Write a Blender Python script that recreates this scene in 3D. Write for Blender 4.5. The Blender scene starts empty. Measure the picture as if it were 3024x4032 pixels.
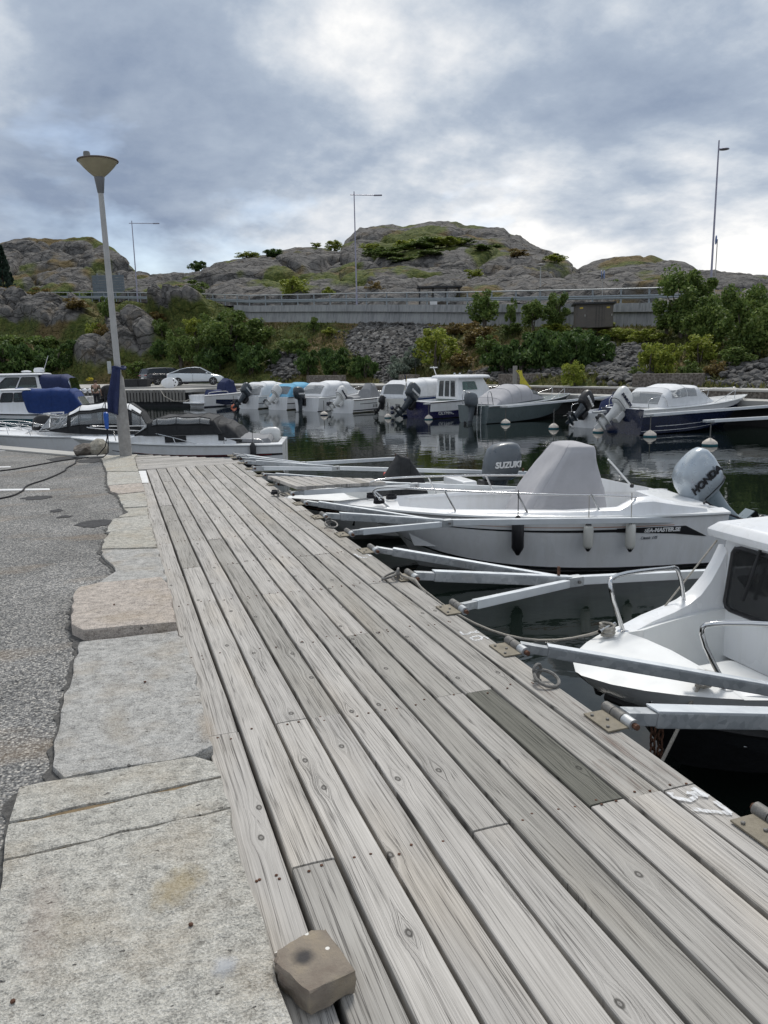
import bpy, bmesh, math, random
import numpy as np
from mathutils import Vector, Matrix, Euler
random.seed(7); RNG = np.random.default_rng(11)
sc = bpy.context.scene
COL = sc.collection
rad = math.radians

# ---------------------------------------------------------------- camera
F_PX, CX, CY = 3028.0, 1512.0, 2016.0        # focal length and centre in photograph pixels
EYE = 1.6                                     # eye height over the boardwalk (z = 0)
WATER = -1.15
_roll = 0.020
_d = np.array([434.0 - CX, 1458.0 - CY, F_PX]); _d /= np.linalg.norm(_d)
_e = np.array([-math.sin(_roll), -math.cos(_roll), 0.0]); _z = np.array([0, 0, 1.0])
_t = math.atan2(-(_e @ _d), _z @ _d)
_u = math.cos(_t) * _e + math.sin(_t) * _z
ROT = np.array([np.cross(_d, _u), _d, _u])    # rows: world axes in camera axes
CAMP = np.array([0.0, 0.0, EYE])
DS = 3024 / 1659.0
def _ray(x, y):
    c = np.array([x * DS - CX, y * DS - CY, F_PX]); return ROT @ (c / F_PX)   # unit depth along the view axis
def atz(x, y, z): r = _ray(x, y); return CAMP + r * ((z - EYE) / r[2])        # survey helpers: where a sight line meets a height / row / distance
def aty(x, y, Y): r = _ray(x, y); return CAMP + r * (Y / r[1])
def atd(x, y, d): return CAMP + _ray(x, y) * d
cam_d = bpy.data.cameras.new('camera'); cam = bpy.data.objects.new('camera', cam_d); COL.objects.link(cam)
cam_d.sensor_fit = 'VERTICAL'; cam_d.sensor_height = 36.0; cam_d.lens = F_PX / 4032 * 36.0
cam_d.clip_start = 0.05; cam_d.clip_end = 5000
right = ROT @ np.array([1, 0, 0.0]); upv = ROT @ np.array([0, -1.0, 0]); back = ROT @ np.array([0, 0, -1.0])
cam.matrix_world = Matrix(((right[0], upv[0], back[0], 0), (right[1], upv[1], back[1], 0), (right[2], upv[2], back[2], EYE), (0, 0, 0, 1)))
sc.camera = cam
sc.render.resolution_x = 768; sc.render.resolution_y = 1024

# ---------------------------------------------------------------- node helpers
def nd(nt, t, ins=None, **props):
    n = nt.nodes.new(t)
    for k, v in props.items(): setattr(n, k, v)
    for k, v in (ins or {}).items():
        s = n.inputs[k]
        if isinstance(v, bpy.types.NodeSocket): nt.links.new(v, s)
        else: s.default_value = v
    return n
def mth(nt, op, a, b=0.0, c=0.0, clamp=False):
    n = nd(nt, 'ShaderNodeMath', {0: a, 1: b, 2: c}, operation=op); n.use_clamp = clamp; return n.outputs[0]
def vm(nt, op, a, b=(0, 0, 0)):
    n = nd(nt, 'ShaderNodeVectorMath', {0: a, 1: b}, operation=op)
    return n.outputs['Value'] if op in ('LENGTH', 'DOT_PRODUCT') else n.outputs[0]
def comb(nt, x, y, z=0.0): return nd(nt, 'ShaderNodeCombineXYZ', {0: x, 1: y, 2: z}).outputs[0]
def noise(nt, vec, scale, detail=3.0, rough=0.55, w=None, dist=0.0):
    n = nd(nt, 'ShaderNodeTexNoise', {'Vector': vec, 'Scale': scale, 'Detail': detail, 'Roughness': rough, 'Distortion': dist})
    if w is not None:
        n.noise_dimensions = '4D'
        if isinstance(w, bpy.types.NodeSocket): nt.links.new(w, n.inputs['W'])
        else: n.inputs['W'].default_value = w
    return n.outputs[0]
def ramp(nt, fac, stops, interp='LINEAR'):
    n = nd(nt, 'ShaderNodeValToRGB', {0: fac}); cr = n.color_ramp; cr.interpolation = interp
    while len(cr.elements) < len(stops): cr.elements.new(0.5)
    for e, (p, c) in zip(cr.elements, stops):
        e.position = p; e.color = (*c[:3], 1) if isinstance(c, (tuple, list)) else (c, c, c, 1)
    return n.outputs[0]
def mix(nt, fac, a, b, blend='MIX'):
    n = nd(nt, 'ShaderNodeMix', None, data_type='RGBA', blend_type=blend)
    for s, v in ((n.inputs[0], fac), (n.inputs[6], a), (n.inputs[7], b)):
        if isinstance(v, bpy.types.NodeSocket): nt.links.new(v, s)
        elif isinstance(v, (tuple, list)): s.default_value = (*v[:3], 1)
        else: s.default_value = v
    return n.outputs[2]

# ---------------------------------------------------------------- sky, sun, exposure
SUN_AZ, SUN_EL = rad(30), rad(54)             # azimuth from +Y towards +X
world = bpy.data.worlds.new('World'); sc.world = world; world.use_nodes = True
wt = world.node_tree; wt.nodes.clear()
sky = nd(wt, 'ShaderNodeTexSky', None, sky_type='NISHITA', sun_disc=False, sun_elevation=SUN_EL, sun_rotation=SUN_AZ, dust_density=1.5)
gen = nd(wt, 'ShaderNodeTexCoord').outputs['Generated']
sep = nd(wt, 'ShaderNodeSeparateXYZ', {0: gen})
zz = mth(wt, 'ADD', mth(wt, 'MAXIMUM', sep.outputs[2], 0.0), 0.34)
px = mth(wt, 'DIVIDE', sep.outputs[0], zz); py = mth(wt, 'DIVIDE', sep.outputs[1], zz)
cp = comb(wt, px, py, 0.0)
cover = noise(wt, vm(wt, 'ADD', cp, (5.6, 2.3, 0)), 1.5, 6.0, 0.55, dist=0.2)
shade = noise(wt, vm(wt, 'ADD', cp, (2.3, 8.2, 0)), 1.45, 8.0, 0.56, dist=0.15)
fine = noise(wt, vm(wt, 'ADD', cp, (1.3, 7.2, 0)), 6.5, 6.0, 0.62)
sdir = Vector((math.sin(SUN_AZ) * math.cos(SUN_EL), math.cos(SUN_AZ) * math.cos(SUN_EL), math.sin(SUN_EL)))
glow = mth(wt, 'POWER', mth(wt, 'MAXIMUM', vm(wt, 'DOT_PRODUCT', gen, tuple(sdir)), 0.0), 5.0)
val = mth(wt, 'ADD', mth(wt, 'ADD', mth(wt, 'MULTIPLY', shade, 0.86), mth(wt, 'MULTIPLY', fine, 0.14)), mth(wt, 'MULTIPLY', glow, 0.035))
ccol = ramp(wt, val, [(0.36, (0.24, 0.30, 0.41)), (0.46, (0.37, 0.435, 0.535)), (0.51, (0.52, 0.575, 0.65)), (0.56, (0.72, 0.745, 0.78)), (0.625, (1.0, 0.985, 0.96))])
mask = ramp(wt, cover, [(0.27, 0.35), (0.42, 1.0)])
b1 = nd(wt, 'ShaderNodeBackground', {0: sky.outputs[0], 1: 0.11})
b2 = nd(wt, 'ShaderNodeBackground', {0: ccol, 1: 0.74})
ms = nd(wt, 'ShaderNodeMixShader', {0: mask, 1: b1.outputs[0], 2: b2.outputs[0]})
nd(wt, 'ShaderNodeOutputWorld', {0: ms.outputs[0]})
sl = bpy.data.lights.new('sun', 'SUN'); sl.energy = 1.5; sl.angle = rad(14); sl.color = (1.0, 0.96, 0.90)
so = bpy.data.objects.new('sun', sl); COL.objects.link(so); so.rotation_euler = sdir.to_track_quat('Z', 'Y').to_euler(); so.location = (10, 20, 40)
sc.view_settings.view_transform = 'Standard'; sc.view_settings.look = 'None'; sc.view_settings.gamma = 1
sc.view_settings.use_curve_mapping = False; sc.view_settings.exposure = 0.58
sc.render.engine = 'CYCLES'

# ---------------------------------------------------------------- mesh helpers
class MB:
    def __init__(s): s.v = []; s.f = []
    def add(s, vs, fs):
        o = len(s.v); s.v += [tuple(map(float, p)) for p in vs]; s.f += [[i + o for i in f] for f in fs]; return s
    def box(s, c, size, m=None):
        hx, hy, hz = [q / 2 for q in size]; m = m or Matrix.Identity(3); c = Vector(c)
        vs = [c + m @ Vector((x, y, z)) for z in (-hz, hz) for y in (-hy, hy) for x in (-hx, hx)]
        return s.add(vs, [(0, 2, 3, 1), (4, 5, 7, 6), (0, 1, 5, 4), (2, 6, 7, 3), (0, 4, 6, 2), (1, 3, 7, 5)])
    def beam(s, a, b, w, h, up=(0, 0, 1)):
        a = Vector(a); b = Vector(b); d = (b - a); L = d.length; d.normalize()
        y = Vector(up).cross(d).normalized(); z = d.cross(y)
        return s.box((a + b) / 2, (L, w, h), Matrix((d, y, z)).transposed())
    def grid(s, P, closed=False):
        n, m = len(P), len(P[0]); vs = [p for r in P for p in r]; fs = []
        for i in range(n - 1):
            for j in range(m if closed else m - 1):
                k = (j + 1) % m; fs.append((i * m + j, i * m + k, (i + 1) * m + k, (i + 1) * m + j))
        return s.add(vs, fs)
    def loft(s, P, caps=True):
        s.grid(P, True)
        if caps:
            m = len(P[0]); o = len(s.v) - len(P) * m
            s.f.append(list(range(o, o + m))); s.f.append(list(range(len(s.v) - m, len(s.v))))
        return s
    def tube(s, pts, r, n=7, caps=True):
        pts = [Vector(p) for p in pts]; rs = r if isinstance(r, (list, tuple)) else [r] * len(pts); P = []; pn = None
        for i, p in enumerate(pts):
            t = (pts[min(i + 1, len(pts) - 1)] - pts[max(i - 1, 0)]); t = t.normalized() if t.length > 1e-9 else Vector((0, 0, 1))
            if pn is None: a = t.orthogonal().normalized()
            else:
                a = pn - t * pn.dot(t); a = a.normalized() if a.length > 1e-6 else t.orthogonal().normalized()
            pn = a; b = t.cross(a)
            P.append([p + (a * math.cos(2 * math.pi * k / n) + b * math.sin(2 * math.pi * k / n)) * rs[i] for k in range(n)])
        return s.loft(P, caps)
    def lathe(s, prof, n=16, o=(0, 0, 0), m=None):
        o = Vector(o); m = m or Matrix.Identity(3)
        return s.loft([[o + m @ Vector((r * math.cos(2 * math.pi * k / n), r * math.sin(2 * math.pi * k / n), z)) for k in range(n)] for r, z in prof])
    def prism(s, poly, z0, z1):
        n = len(poly); s.add([(x, y, z0) for x, y in poly] + [(x, y, z1) for x, y in poly],
              [list(range(n))[::-1], list(range(n, 2 * n))] + [(i, (i + 1) % n, n + (i + 1) % n, n + i) for i in range(n)]); return s
    def build(s, name, mat, parent=None, smooth=None, bevel=0.0, **tags):
        me = bpy.data.meshes.new(name); me.from_pydata(s.v, [], s.f)
        bm = bmesh.new(); bm.from_mesh(me); bmesh.ops.recalc_face_normals(bm, faces=bm.faces)
        if bevel: bmesh.ops.bevel(bm, geom=[e for e in bm.edges if len(e.link_faces) == 2 and e.calc_face_angle(0) > 0.5], offset=bevel, segments=2, profile=0.7, affect='EDGES', clamp_overlap=True)
        bm.to_mesh(me); bm.free()
        if smooth is not None:
            me.shade_smooth(); me.set_sharp_from_angle(angle=rad(smooth))
        return link(name, me, mat, parent, **tags)
def link(name, me, mat, parent=None, **tags):
    if mat is not None:
        me.materials.clear(); me.materials.append(mat)
    o = bpy.data.objects.new(name, me); COL.objects.link(o); o.parent = parent
    tag(o, **tags); return o
def tag(o, label=None, cat=None, group=None, kind=None):
    if label: o['label'] = label
    if cat: o['category'] = cat
    if group: o['group'] = group
    if kind: o['kind'] = kind
    return o
def thing(name, label, cat, loc=(0, 0, 0), rz=0.0, group=None):
    o = bpy.data.objects.new(name, None); COL.objects.link(o); o.location = loc; o.rotation_euler = (0, 0, rz); o.empty_display_size = 0.2
    return tag(o, label, cat, group)
def copy_tree(o, parent=None):
    c = o.copy(); COL.objects.link(c); c.parent = parent
    for ch in list(o.children): copy_tree(ch, c)
    return c
def lettering(text, size, mat, parent, mtx, shear=0.0, extrude=0.002, name='lettering', bold=0.0):
    cu = bpy.data.curves.new('t', 'FONT'); cu.body = text; cu.size = size; cu.extrude = extrude; cu.shear = shear; cu.align_x = 'CENTER'; cu.align_y = 'CENTER'; cu.offset = bold
    to = bpy.data.objects.new('t', cu); COL.objects.link(to)
    dg = bpy.context.evaluated_depsgraph_get(); me = bpy.data.meshes.new_from_object(to.evaluated_get(dg))
    bpy.data.objects.remove(to); bpy.data.curves.remove(cu); me.name = name
    me.transform(mtx); return link(name, me, mat, parent)

# ---------------------------------------------------------------- materials
def new_mat(name):
    m = bpy.data.materials.new(name); m.use_nodes = True; nt = m.node_tree
    return m, nt, nt.nodes['Principled BSDF']
def oc(nt): return nd(nt, 'ShaderNodeTexCoord').outputs['Object']
def setb(nt, b, **kw):
    for k, v in kw.items():
        k = {'col': 'Base Color', 'rough': 'Roughness', 'metal': 'Metallic', 'spec': 'Specular IOR Level', 'coat': 'Coat Weight', 'alpha': 'Alpha', 'nrm': 'Normal', 'ior': 'IOR', 'trans': 'Transmission Weight', 'emit': 'Emission Color'}[k]
        if isinstance(v, bpy.types.NodeSocket): nt.links.new(v, b.inputs[k])
        elif isinstance(v, (tuple, list)): b.inputs[k].default_value = (*v[:3], 1)
        else: b.inputs[k].default_value = v
def bump(nt, h, strength=0.4, dist=0.01): return nd(nt, 'ShaderNodeBump', {'Height': h, 'Strength': strength, 'Distance': dist}).outputs[0]
def simple(name, col, rough=0.5, metal=0.0, var=0.12, scale=6.0, bmp=0.0, bs=40.0, coat=0.0, spec=0.5, rv=0.1):
    m, nt, b = new_mat(name); c = oc(nt)
    n = noise(nt, c, scale, 4.0, 0.6)
    dark = tuple(q * (1 - var) for q in col); lite = tuple(min(1, q * (1 + var)) for q in col)
    setb(nt, b, col=ramp(nt, n, [(0.3, dark), (0.7, lite)]), metal=metal, coat=coat, spec=spec, rough=ramp(nt, noise(nt, c, scale * 2.3, 3.0), [(0.3, max(0.02, rough - rv)), (0.7, min(1, rough + rv))]))
    if bmp: setb(nt, b, nrm=bump(nt, noise(nt, c, bs, 4.0, 0.6), bmp, 0.01))
    return m
MAT = {}
MAT['gel'] = simple('gelcoat', (0.80, 0.81, 0.82), 0.28, var=0.05, scale=2.0, coat=0.3)
m, nt, b = new_mat('gelcoat'); c = oc(nt); dn = noise(nt, vm(nt, 'MULTIPLY', c, (5.0, 5.0, .7)), 1.6, 5.0, .65); bn = noise(nt, c, 1.1, 4.0)
col = mix(nt, ramp(nt, mth(nt, 'ADD', mth(nt, 'MULTIPLY', dn, .6), mth(nt, 'MULTIPLY', bn, .4)), [(.46, 0.0), (.68, .38)]), (.82, .83, .84), (.58, .57, .52))
setb(nt, b, col=col, rough=ramp(nt, bn, [(.3, .2), (.7, .4)]), coat=.3); MAT['gel'] = m
MAT['gel_in'] = simple('gelcoat_liner', (0.76, 0.77, 0.76), 0.45, var=0.06, scale=3.0)
MAT['gel_cream'] = simple('gelcoat_cream', (0.66, 0.65, 0.60), 0.35, var=0.06, scale=2.0)
MAT['navy'] = simple('navy_gelcoat', (0.012, 0.018, 0.05), 0.2, var=0.2, coat=0.5)
MAT['black'] = simple('black_plastic', (0.014, 0.014, 0.016), 0.42, var=0.25)
MAT['rubber'] = simple('black_rubber', (0.02, 0.02, 0.021), 0.65, var=0.25)
MAT['antifoul'] = simple('dark_antifouling', (0.025, 0.027, 0.03), 0.7, var=0.3)
MAT['antifoul_blue'] = simple('blue_antifouling', (0.03, 0.08, 0.22), 0.7, var=0.25)
MAT['teal'] = simple('teal_gelcoat', (0.02, 0.085, 0.105), 0.3, var=0.15, coat=0.3)
MAT['greyhull'] = simple('grey_green_hull', (0.105, 0.135, 0.14), 0.35, var=0.12, coat=0.2)
MAT['red'] = simple('red_paint', (0.35, 0.02, 0.03), 0.35, var=0.15)
MAT['stain'] = simple('stainless_steel', (0.62, 0.62, 0.62), 0.16, metal=1.0, var=0.06, rv=0.06)
MAT['alu'] = simple('aluminium', (0.60, 0.61, 0.62), 0.35, metal=0.85, var=0.08)
MAT['glass'] = None
MAT['cv_white'] = simple('white_canvas', (0.72, 0.73, 0.74), 0.85, var=0.07, bmp=0.25, bs=9.0)
MAT['cv_grey'] = simple('grey_canvas', (0.23, 0.235, 0.245), 0.85, var=0.08, bmp=0.3, bs=9.0)
MAT['cv_lgrey'] = simple('light_grey_canvas', (0.42, 0.415, 0.43), 0.88, var=0.05, bmp=0.3, bs=7.0)
MAT['cv_black'] = simple('black_canvas', (0.022, 0.023, 0.025), 0.8, var=0.2, bmp=0.3, bs=9.0)
MAT['cv_navy'] = simple('navy_canvas', (0.02, 0.03, 0.09), 0.85, var=0.15, bmp=0.3, bs=9.0)
MAT['cv_blue'] = simple('blue_canvas', (0.010, 0.036, 0.15), 0.85, var=0.15, bmp=0.3, bs=9.0)
MAT['cv_sky'] = simple('light_blue_canvas', (0.14, 0.38, 0.56), 0.85, var=0.1, bmp=0.3, bs=9.0)
MAT['mot_dark'] = simple('dark_motor_paint', (0.035, 0.045, 0.055), 0.3, var=0.12, coat=0.3)
MAT['mot_grey'] = simple('grey_motor_paint', (0.10, 0.115, 0.13), 0.35, var=0.1, coat=0.2)
MAT['mot_white'] = simple('white_motor_paint', (0.68, 0.68, 0.66), 0.3, var=0.06, coat=0.2)
MAT['mot_silver'] = simple('silver_motor_paint', (0.42, 0.47, 0.51), 0.32, metal=0.35, var=0.05, coat=0.4)
MAT['mot_silver2'] = simple('grey_blue_motor_paint', (0.20, 0.25, 0.28), 0.35, metal=0.2, var=0.06, coat=0.3)
MAT['white'] = simple('white_paint', (0.76, 0.76, 0.75), 0.5, var=0.07, scale=4)
MAT['rope'] = simple('rope', (0.42, 0.39, 0.34), 0.9, var=0.2, scale=60, bmp=0.6, bs=300)
MAT['rope_dark'] = simple('dark_rope', (0.02, 0.02, 0.024), 0.9, var=0.3, scale=60)
MAT['rust'] = simple('rusty_iron', (0.10, 0.045, 0.025), 0.85, var=0.4, scale=30, bmp=0.5, bs=120)
MAT['iron'] = simple('dull_grey_iron', (0.17, 0.165, 0.155), 0.6, metal=0.4, var=0.25, scale=25, bmp=0.3, bs=90)
MAT['plate'] = simple('brown_grey_hinge_plate', (0.20, 0.175, 0.13), 0.7, metal=0.1, var=0.2, scale=20, bmp=0.2, bs=120)
MAT['buoy_white'] = simple('weathered_buoy', (0.62, 0.56, 0.49), 0.6, var=0.12, scale=8)
MAT['buoy_teal'] = simple('buoy_teal', (0.03, 0.14, 0.17), 0.6, var=0.2)
MAT['buoy_orange'] = simple('buoy_orange', (0.55, 0.13, 0.06), 0.6, var=0.15)
MAT['buoy_red'] = simple('buoy_red', (0.50, 0.07, 0.06), 0.6, var=0.15)
MAT['buoy_blue'] = simple('buoy_blue', (0.04, 0.17, 0.36), 0.55, var=0.15)
MAT['pink'] = simple('faded_red_stripe', (0.5, 0.28, 0.2), 0.5)
def glass_mat(name, tint, alpha, rough=0.03):
    m, nt, b = new_mat(name)
    tr = nd(nt, 'ShaderNodeBsdfTransparent', {0: (*tint, 1)})
    gl = nd(nt, 'ShaderNodeBsdfGlossy', {'Color': (.9, .9, .9, 1), 'Roughness': rough})
    df = nd(nt, 'ShaderNodeBsdfDiffuse', {0: (0.6, 0.62, 0.63, 1)})
    fr = nd(nt, 'ShaderNodeFresnel', {0: 1.45})
    m1 = nd(nt, 'ShaderNodeMixShader', {0: alpha, 1: tr.outputs[0], 2: df.outputs[0]})
    m2 = nd(nt, 'ShaderNodeMixShader', {0: fr.outputs[0], 1: m1.outputs[0], 2: gl.outputs[0]})
    nt.links.new(m2.outputs[0], nt.nodes['Material Output'].inputs[0]); return m
MAT['glass'] = glass_mat('window_glass', (0.45, 0.52, 0.52), 0.02)
MAT['glass_green'] = glass_mat('green_window_glass', (0.42, 0.62, 0.57), 0.10)
MAT['glass_clear'] = glass_mat('clear_glass', (0.86, 0.88, 0.90), 0.05)
MAT['vinyl'] = glass_mat('clear_vinyl', (0.72, 0.74, 0.76), 0.28, 0.12)
MAT['vinyl_dark'] = glass_mat('smoked_vinyl', (0.45, 0.46, 0.48), 0.14, 0.08)

def wood_mat(name, dark, mid, lite, tintvar=0.22, knots=True):
    m, nt, b = new_mat(name); tc = nd(nt, 'ShaderNodeTexCoord').outputs['Object']
    rnd = nd(nt, 'ShaderNodeObjectInfo').outputs['Random']
    s = nd(nt, 'ShaderNodeSeparateXYZ', {0: tc}); x, y = s.outputs[0], s.outputs[1]
    yy = mth(nt, 'ADD', y, mth(nt, 'MULTIPLY', rnd, 61.0)); w = mth(nt, 'MULTIPLY', rnd, 50.0)
    kx = mth(nt, 'MULTIPLY', x, 6.4); ky = mth(nt, 'MULTIPLY', yy, 1.5)
    vo = nd(nt, 'ShaderNodeTexVoronoi', {'Vector': comb(nt, mth(nt, 'ADD', kx, mth(nt, 'MULTIPLY', rnd, 23.0)), ky), 'Scale': 1.0}, voronoi_dimensions='2D')
    ps = nd(nt, 'ShaderNodeSeparateXYZ', {0: vo.outputs['Position']})
    dx = mth(nt, 'DIVIDE', mth(nt, 'SUBTRACT', mth(nt, 'ADD', kx, mth(nt, 'MULTIPLY', rnd, 23.0)), ps.outputs[0]), 6.4)
    dy = mth(nt, 'DIVIDE', mth(nt, 'SUBTRACT', ky, ps.outputs[1]), 1.5)
    sel = mth(nt, 'GREATER_THAN', nd(nt, 'ShaderNodeSeparateColor', {0: vo.outputs['Color']}).outputs[0], 0.42)
    d2 = mth(nt, 'ADD', mth(nt, 'POWER', mth(nt, 'DIVIDE', mth(nt, 'ABSOLUTE', dx), 0.013), 2.0), mth(nt, 'POWER', mth(nt, 'DIVIDE', mth(nt, 'ABSOLUTE', dy), 0.021), 2.0))
    d2 = mth(nt, 'MAXIMUM', mth(nt, 'MULTIPLY', d2, mth(nt, 'ADD', 0.35, mth(nt, 'MULTIPLY', noise(nt, comb(nt, mth(nt, 'MULTIPLY', x, 60.0), mth(nt, 'MULTIPLY', yy, 45.0)), 1.0, 3.0, 0.6), 1.4))), 0.0)
    ex = mth(nt, 'MULTIPLY', mth(nt, 'EXPONENT', mth(nt, 'MULTIPLY', d2, -0.10)), sel)
    wob = noise(nt, comb(nt, mth(nt, 'MULTIPLY', x, 4.0), mth(nt, 'MULTIPLY', yy, 0.7)), 1.0, 2.0, 0.5, w=w)
    g = mth(nt, 'ADD', mth(nt, 'ADD', x, mth(nt, 'MULTIPLY', wob, 0.038)), mth(nt, 'MULTIPLY', mth(nt, 'MULTIPLY', ex, mth(nt, 'SIGN', dx)), -0.021))
    grain = noise(nt, comb(nt, mth(nt, 'MULTIPLY', g, 150.0), mth(nt, 'MULTIPLY', yy, 1.3)), 1.0, 3.0, 0.6, w=w)
    fineg = noise(nt, comb(nt, mth(nt, 'MULTIPLY', g, 330.0), mth(nt, 'MULTIPLY', yy, 5.0)), 1.0, 3.0, 0.65, w=w)
    cr = noise(nt, comb(nt, mth(nt, 'MULTIPLY', g, 34.0), mth(nt, 'MULTIPLY', yy, 0.45)), 1.0, 3.0, 0.6, w=mth(nt, 'ADD', w, 7.0))
    cr2 = noise(nt, comb(nt, mth(nt, 'MULTIPLY', g, 95.0), mth(nt, 'MULTIPLY', yy, 0.8)), 1.0, 2.0, 0.6, w=mth(nt, 'ADD', w, 17.0))
    crack = ramp(nt, mth(nt, 'ABSOLUTE', mth(nt, 'SUBTRACT', cr, 0.5)), [(0.0, 1.0), (0.013, 0.0)])
    crack = mth(nt, 'MAXIMUM', crack, mth(nt, 'MULTIPLY', ramp(nt, mth(nt, 'ABSOLUTE', mth(nt, 'SUBTRACT', cr2, 0.5)), [(0.0, 1.0), (0.02, 0.0)]), ramp(nt, noise(nt, comb(nt, mth(nt, 'MULTIPLY', x, 14.0), mth(nt, 'MULTIPLY', yy, 1.6)), 1.0, 2.0, w=mth(nt, 'ADD', w, 23.0)), [(0.45, 0.0), (0.6, 0.75)])))
    blot = noise(nt, comb(nt, mth(nt, 'MULTIPLY', x, 7.0), mth(nt, 'MULTIPLY', yy, 2.2)), 1.0, 4.0, 0.6, w=mth(nt, 'ADD', w, 3.0))
    v = mth(nt, 'ADD', mth(nt, 'MULTIPLY', grain, 0.46), mth(nt, 'ADD', mth(nt, 'MULTIPLY', fineg, 0.40), mth(nt, 'MULTIPLY', blot, 0.26)))
    col = ramp(nt, v, [(0.36, dark), (0.52, mid), (0.71, lite)])
    col = mix(nt, mth(nt, 'MULTIPLY', crack, 0.72), col, tuple(q * 0.28 for q in dark))
    tint = ramp(nt, rnd, [(0.0, (1 - tintvar, 1 - tintvar, 1 - tintvar * 1.1)), (0.5, (1, 1, 1)), (1.0, (1.0 + tintvar * .5, 1.0 + tintvar * .48, 1 + tintvar * .42))])
    col = mix(nt, 1.0, col, tint, 'MULTIPLY')
    warm = ramp(nt, noise(nt, comb(nt, mth(nt, 'MULTIPLY', x, 3.0), mth(nt, 'MULTIPLY', yy, 0.8)), 1.0, 3.0, w=mth(nt, 'ADD', w, 11.0)), [(0.52, 0.0), (0.75, 0.32)])
    col = mix(nt, warm, col, mix(nt, 1.0, col, (1.12, 1.0, 0.82), 'MULTIPLY'))
    core = mth(nt, 'MULTIPLY', ramp(nt, d2, [(0.0, 1.0), (0.9, 0.75), (1.0, 0.0)]), sel) if knots else 0.0
    d2s = mth(nt, 'MULTIPLY', d2, 0.5)
    core = mth(nt, 'MULTIPLY', ramp(nt, d2s, [(0.25, 1.0), (0.6, 0.0)]), sel)
    ring = mth(nt, 'SINE', mth(nt, 'MULTIPLY', mth(nt, 'SQRT', d2), 7.0))
    kc = mix(nt, ramp(nt, ring, [(0.0, 0.0), (1.0, 1.0)]), tuple(q * 0.5 for q in dark), tuple(q * 0.72 for q in mid))
    col = mix(nt, mth(nt, 'MULTIPLY', core, 0.9), col, kc)
    h = mth(nt, 'SUBTRACT', mth(nt, 'ADD', mth(nt, 'MULTIPLY', grain, 0.8), mth(nt, 'MULTIPLY', fineg, 0.35)), mth(nt, 'MULTIPLY', crack, 0.9))
    setb(nt, b, col=col, rough=0.82, spec=0.25, nrm=bump(nt, h, 0.55, 0.004)); return m
MAT['deck'] = wood_mat('weathered_grey_pine', (0.155, 0.146, 0.132), (0.38, 0.362, 0.338), (0.535, 0.513, 0.482))
MAT['deck_dark'] = wood_mat('dark_damp_board', (0.075, 0.074, 0.062), (0.15, 0.148, 0.128), (0.235, 0.23, 0.20))
MAT['old_wood'] = wood_mat('old_pier_boards', (0.10, 0.095, 0.085), (0.21, 0.20, 0.185), (0.30, 0.29, 0.27))

m, nt, b = new_mat('granite'); c = oc(nt)
ocol = nd(nt, 'ShaderNodeObjectInfo').outputs['Color']
sp = noise(nt, c, 130.0, 3.0, 0.7); md = noise(nt, c, 22.0, 5.0, 0.65); lg = noise(nt, c, 3.2, 4.0, 0.55)
spk = nd(nt, 'ShaderNodeTexVoronoi', {'Vector': c, 'Scale': 210.0}).outputs['Color']
bw = ramp(nt, mth(nt, 'ADD', mth(nt, 'MULTIPLY', sp, 0.55), mth(nt, 'MULTIPLY', md, 0.45)), [(0.38, 0.50), (0.5, 0.98), (0.62, 1.34)])
col = mix(nt, 1.0, ocol, bw, 'MULTIPLY')
col = mix(nt, 0.22, col, nd(nt, 'ShaderNodeRGBToBW', {0: spk}).outputs[0], 'OVERLAY')
col = mix(nt, ramp(nt, lg, [(0.5, 0.0), (0.72, 0.35)]), col, (0.40, 0.31, 0.20))
pit = ramp(nt, noise(nt, vm(nt, 'MULTIPLY', c, (1, 1.6, 1)), 26.0, 2.0, 0.5), [(0.255, 1.0), (0.29, 0.0)])
col = mix(nt, mth(nt, 'MULTIPLY', pit, 0.7), col, (0.06, 0.055, 0.05))
setb(nt, b, col=col, rough=0.88, spec=0.3, nrm=bump(nt, mth(nt, 'SUBTRACT', mth(nt, 'ADD', mth(nt, 'ADD', md, mth(nt, 'MULTIPLY', noise(nt, vm(nt, 'MULTIPLY', c, (.6, 1.5, 1)), 14.0, 4.0, .6), .9)), mth(nt, 'MULTIPLY', sp, 0.45)), mth(nt, 'MULTIPLY', pit, 0.8)), 1.0, 0.02)); MAT['granite'] = m

m, nt, b = new_mat('asphalt'); c = oc(nt)
vo = nd(nt, 'ShaderNodeTexVoronoi', {'Vector': c, 'Scale': 95.0}); vo2 = nd(nt, 'ShaderNodeTexVoronoi', {'Vector': c, 'Scale': 75.0})
g = nd(nt, 'ShaderNodeSeparateColor', {0: vo.outputs['Color']})
agg = ramp(nt, g.outputs[0], [(0.0, (0.09, 0.092, 0.094)), (0.4, (0.24, 0.24, 0.235)), (0.8, (0.38, 0.37, 0.35)), (1.0, (0.60, 0.57, 0.52))])
gap = ramp(nt, vo.outputs['Distance'], [(0.3, 1.0), (0.8, 0.40)])
col = mix(nt, 1.0, agg, gap, 'MULTIPLY')
big = noise(nt, c, 1.1, 5.0, 0.6); col = mix(nt, 1.0, col, ramp(nt, big, [(0.3, 0.72), (0.7, 1.25)]), 'MULTIPLY')
far = noise(nt, vm(nt, 'MULTIPLY', c, (1.0, 2.2, 1)), 0.9, 4.0, 0.55)
col = mix(nt, ramp(nt, far, [(0.56, 0.0), (0.75, 0.5)]), col, (0.26, 0.19, 0.12))
setb(nt, b, col=col, rough=0.9, spec=0.3, nrm=bump(nt, mth(nt, 'ADD', vo.outputs['Distance'], mth(nt, 'MULTIPLY', vo2.outputs['Distance'], 0.6)), 0.7, -0.008)); MAT['asphalt'] = m
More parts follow.
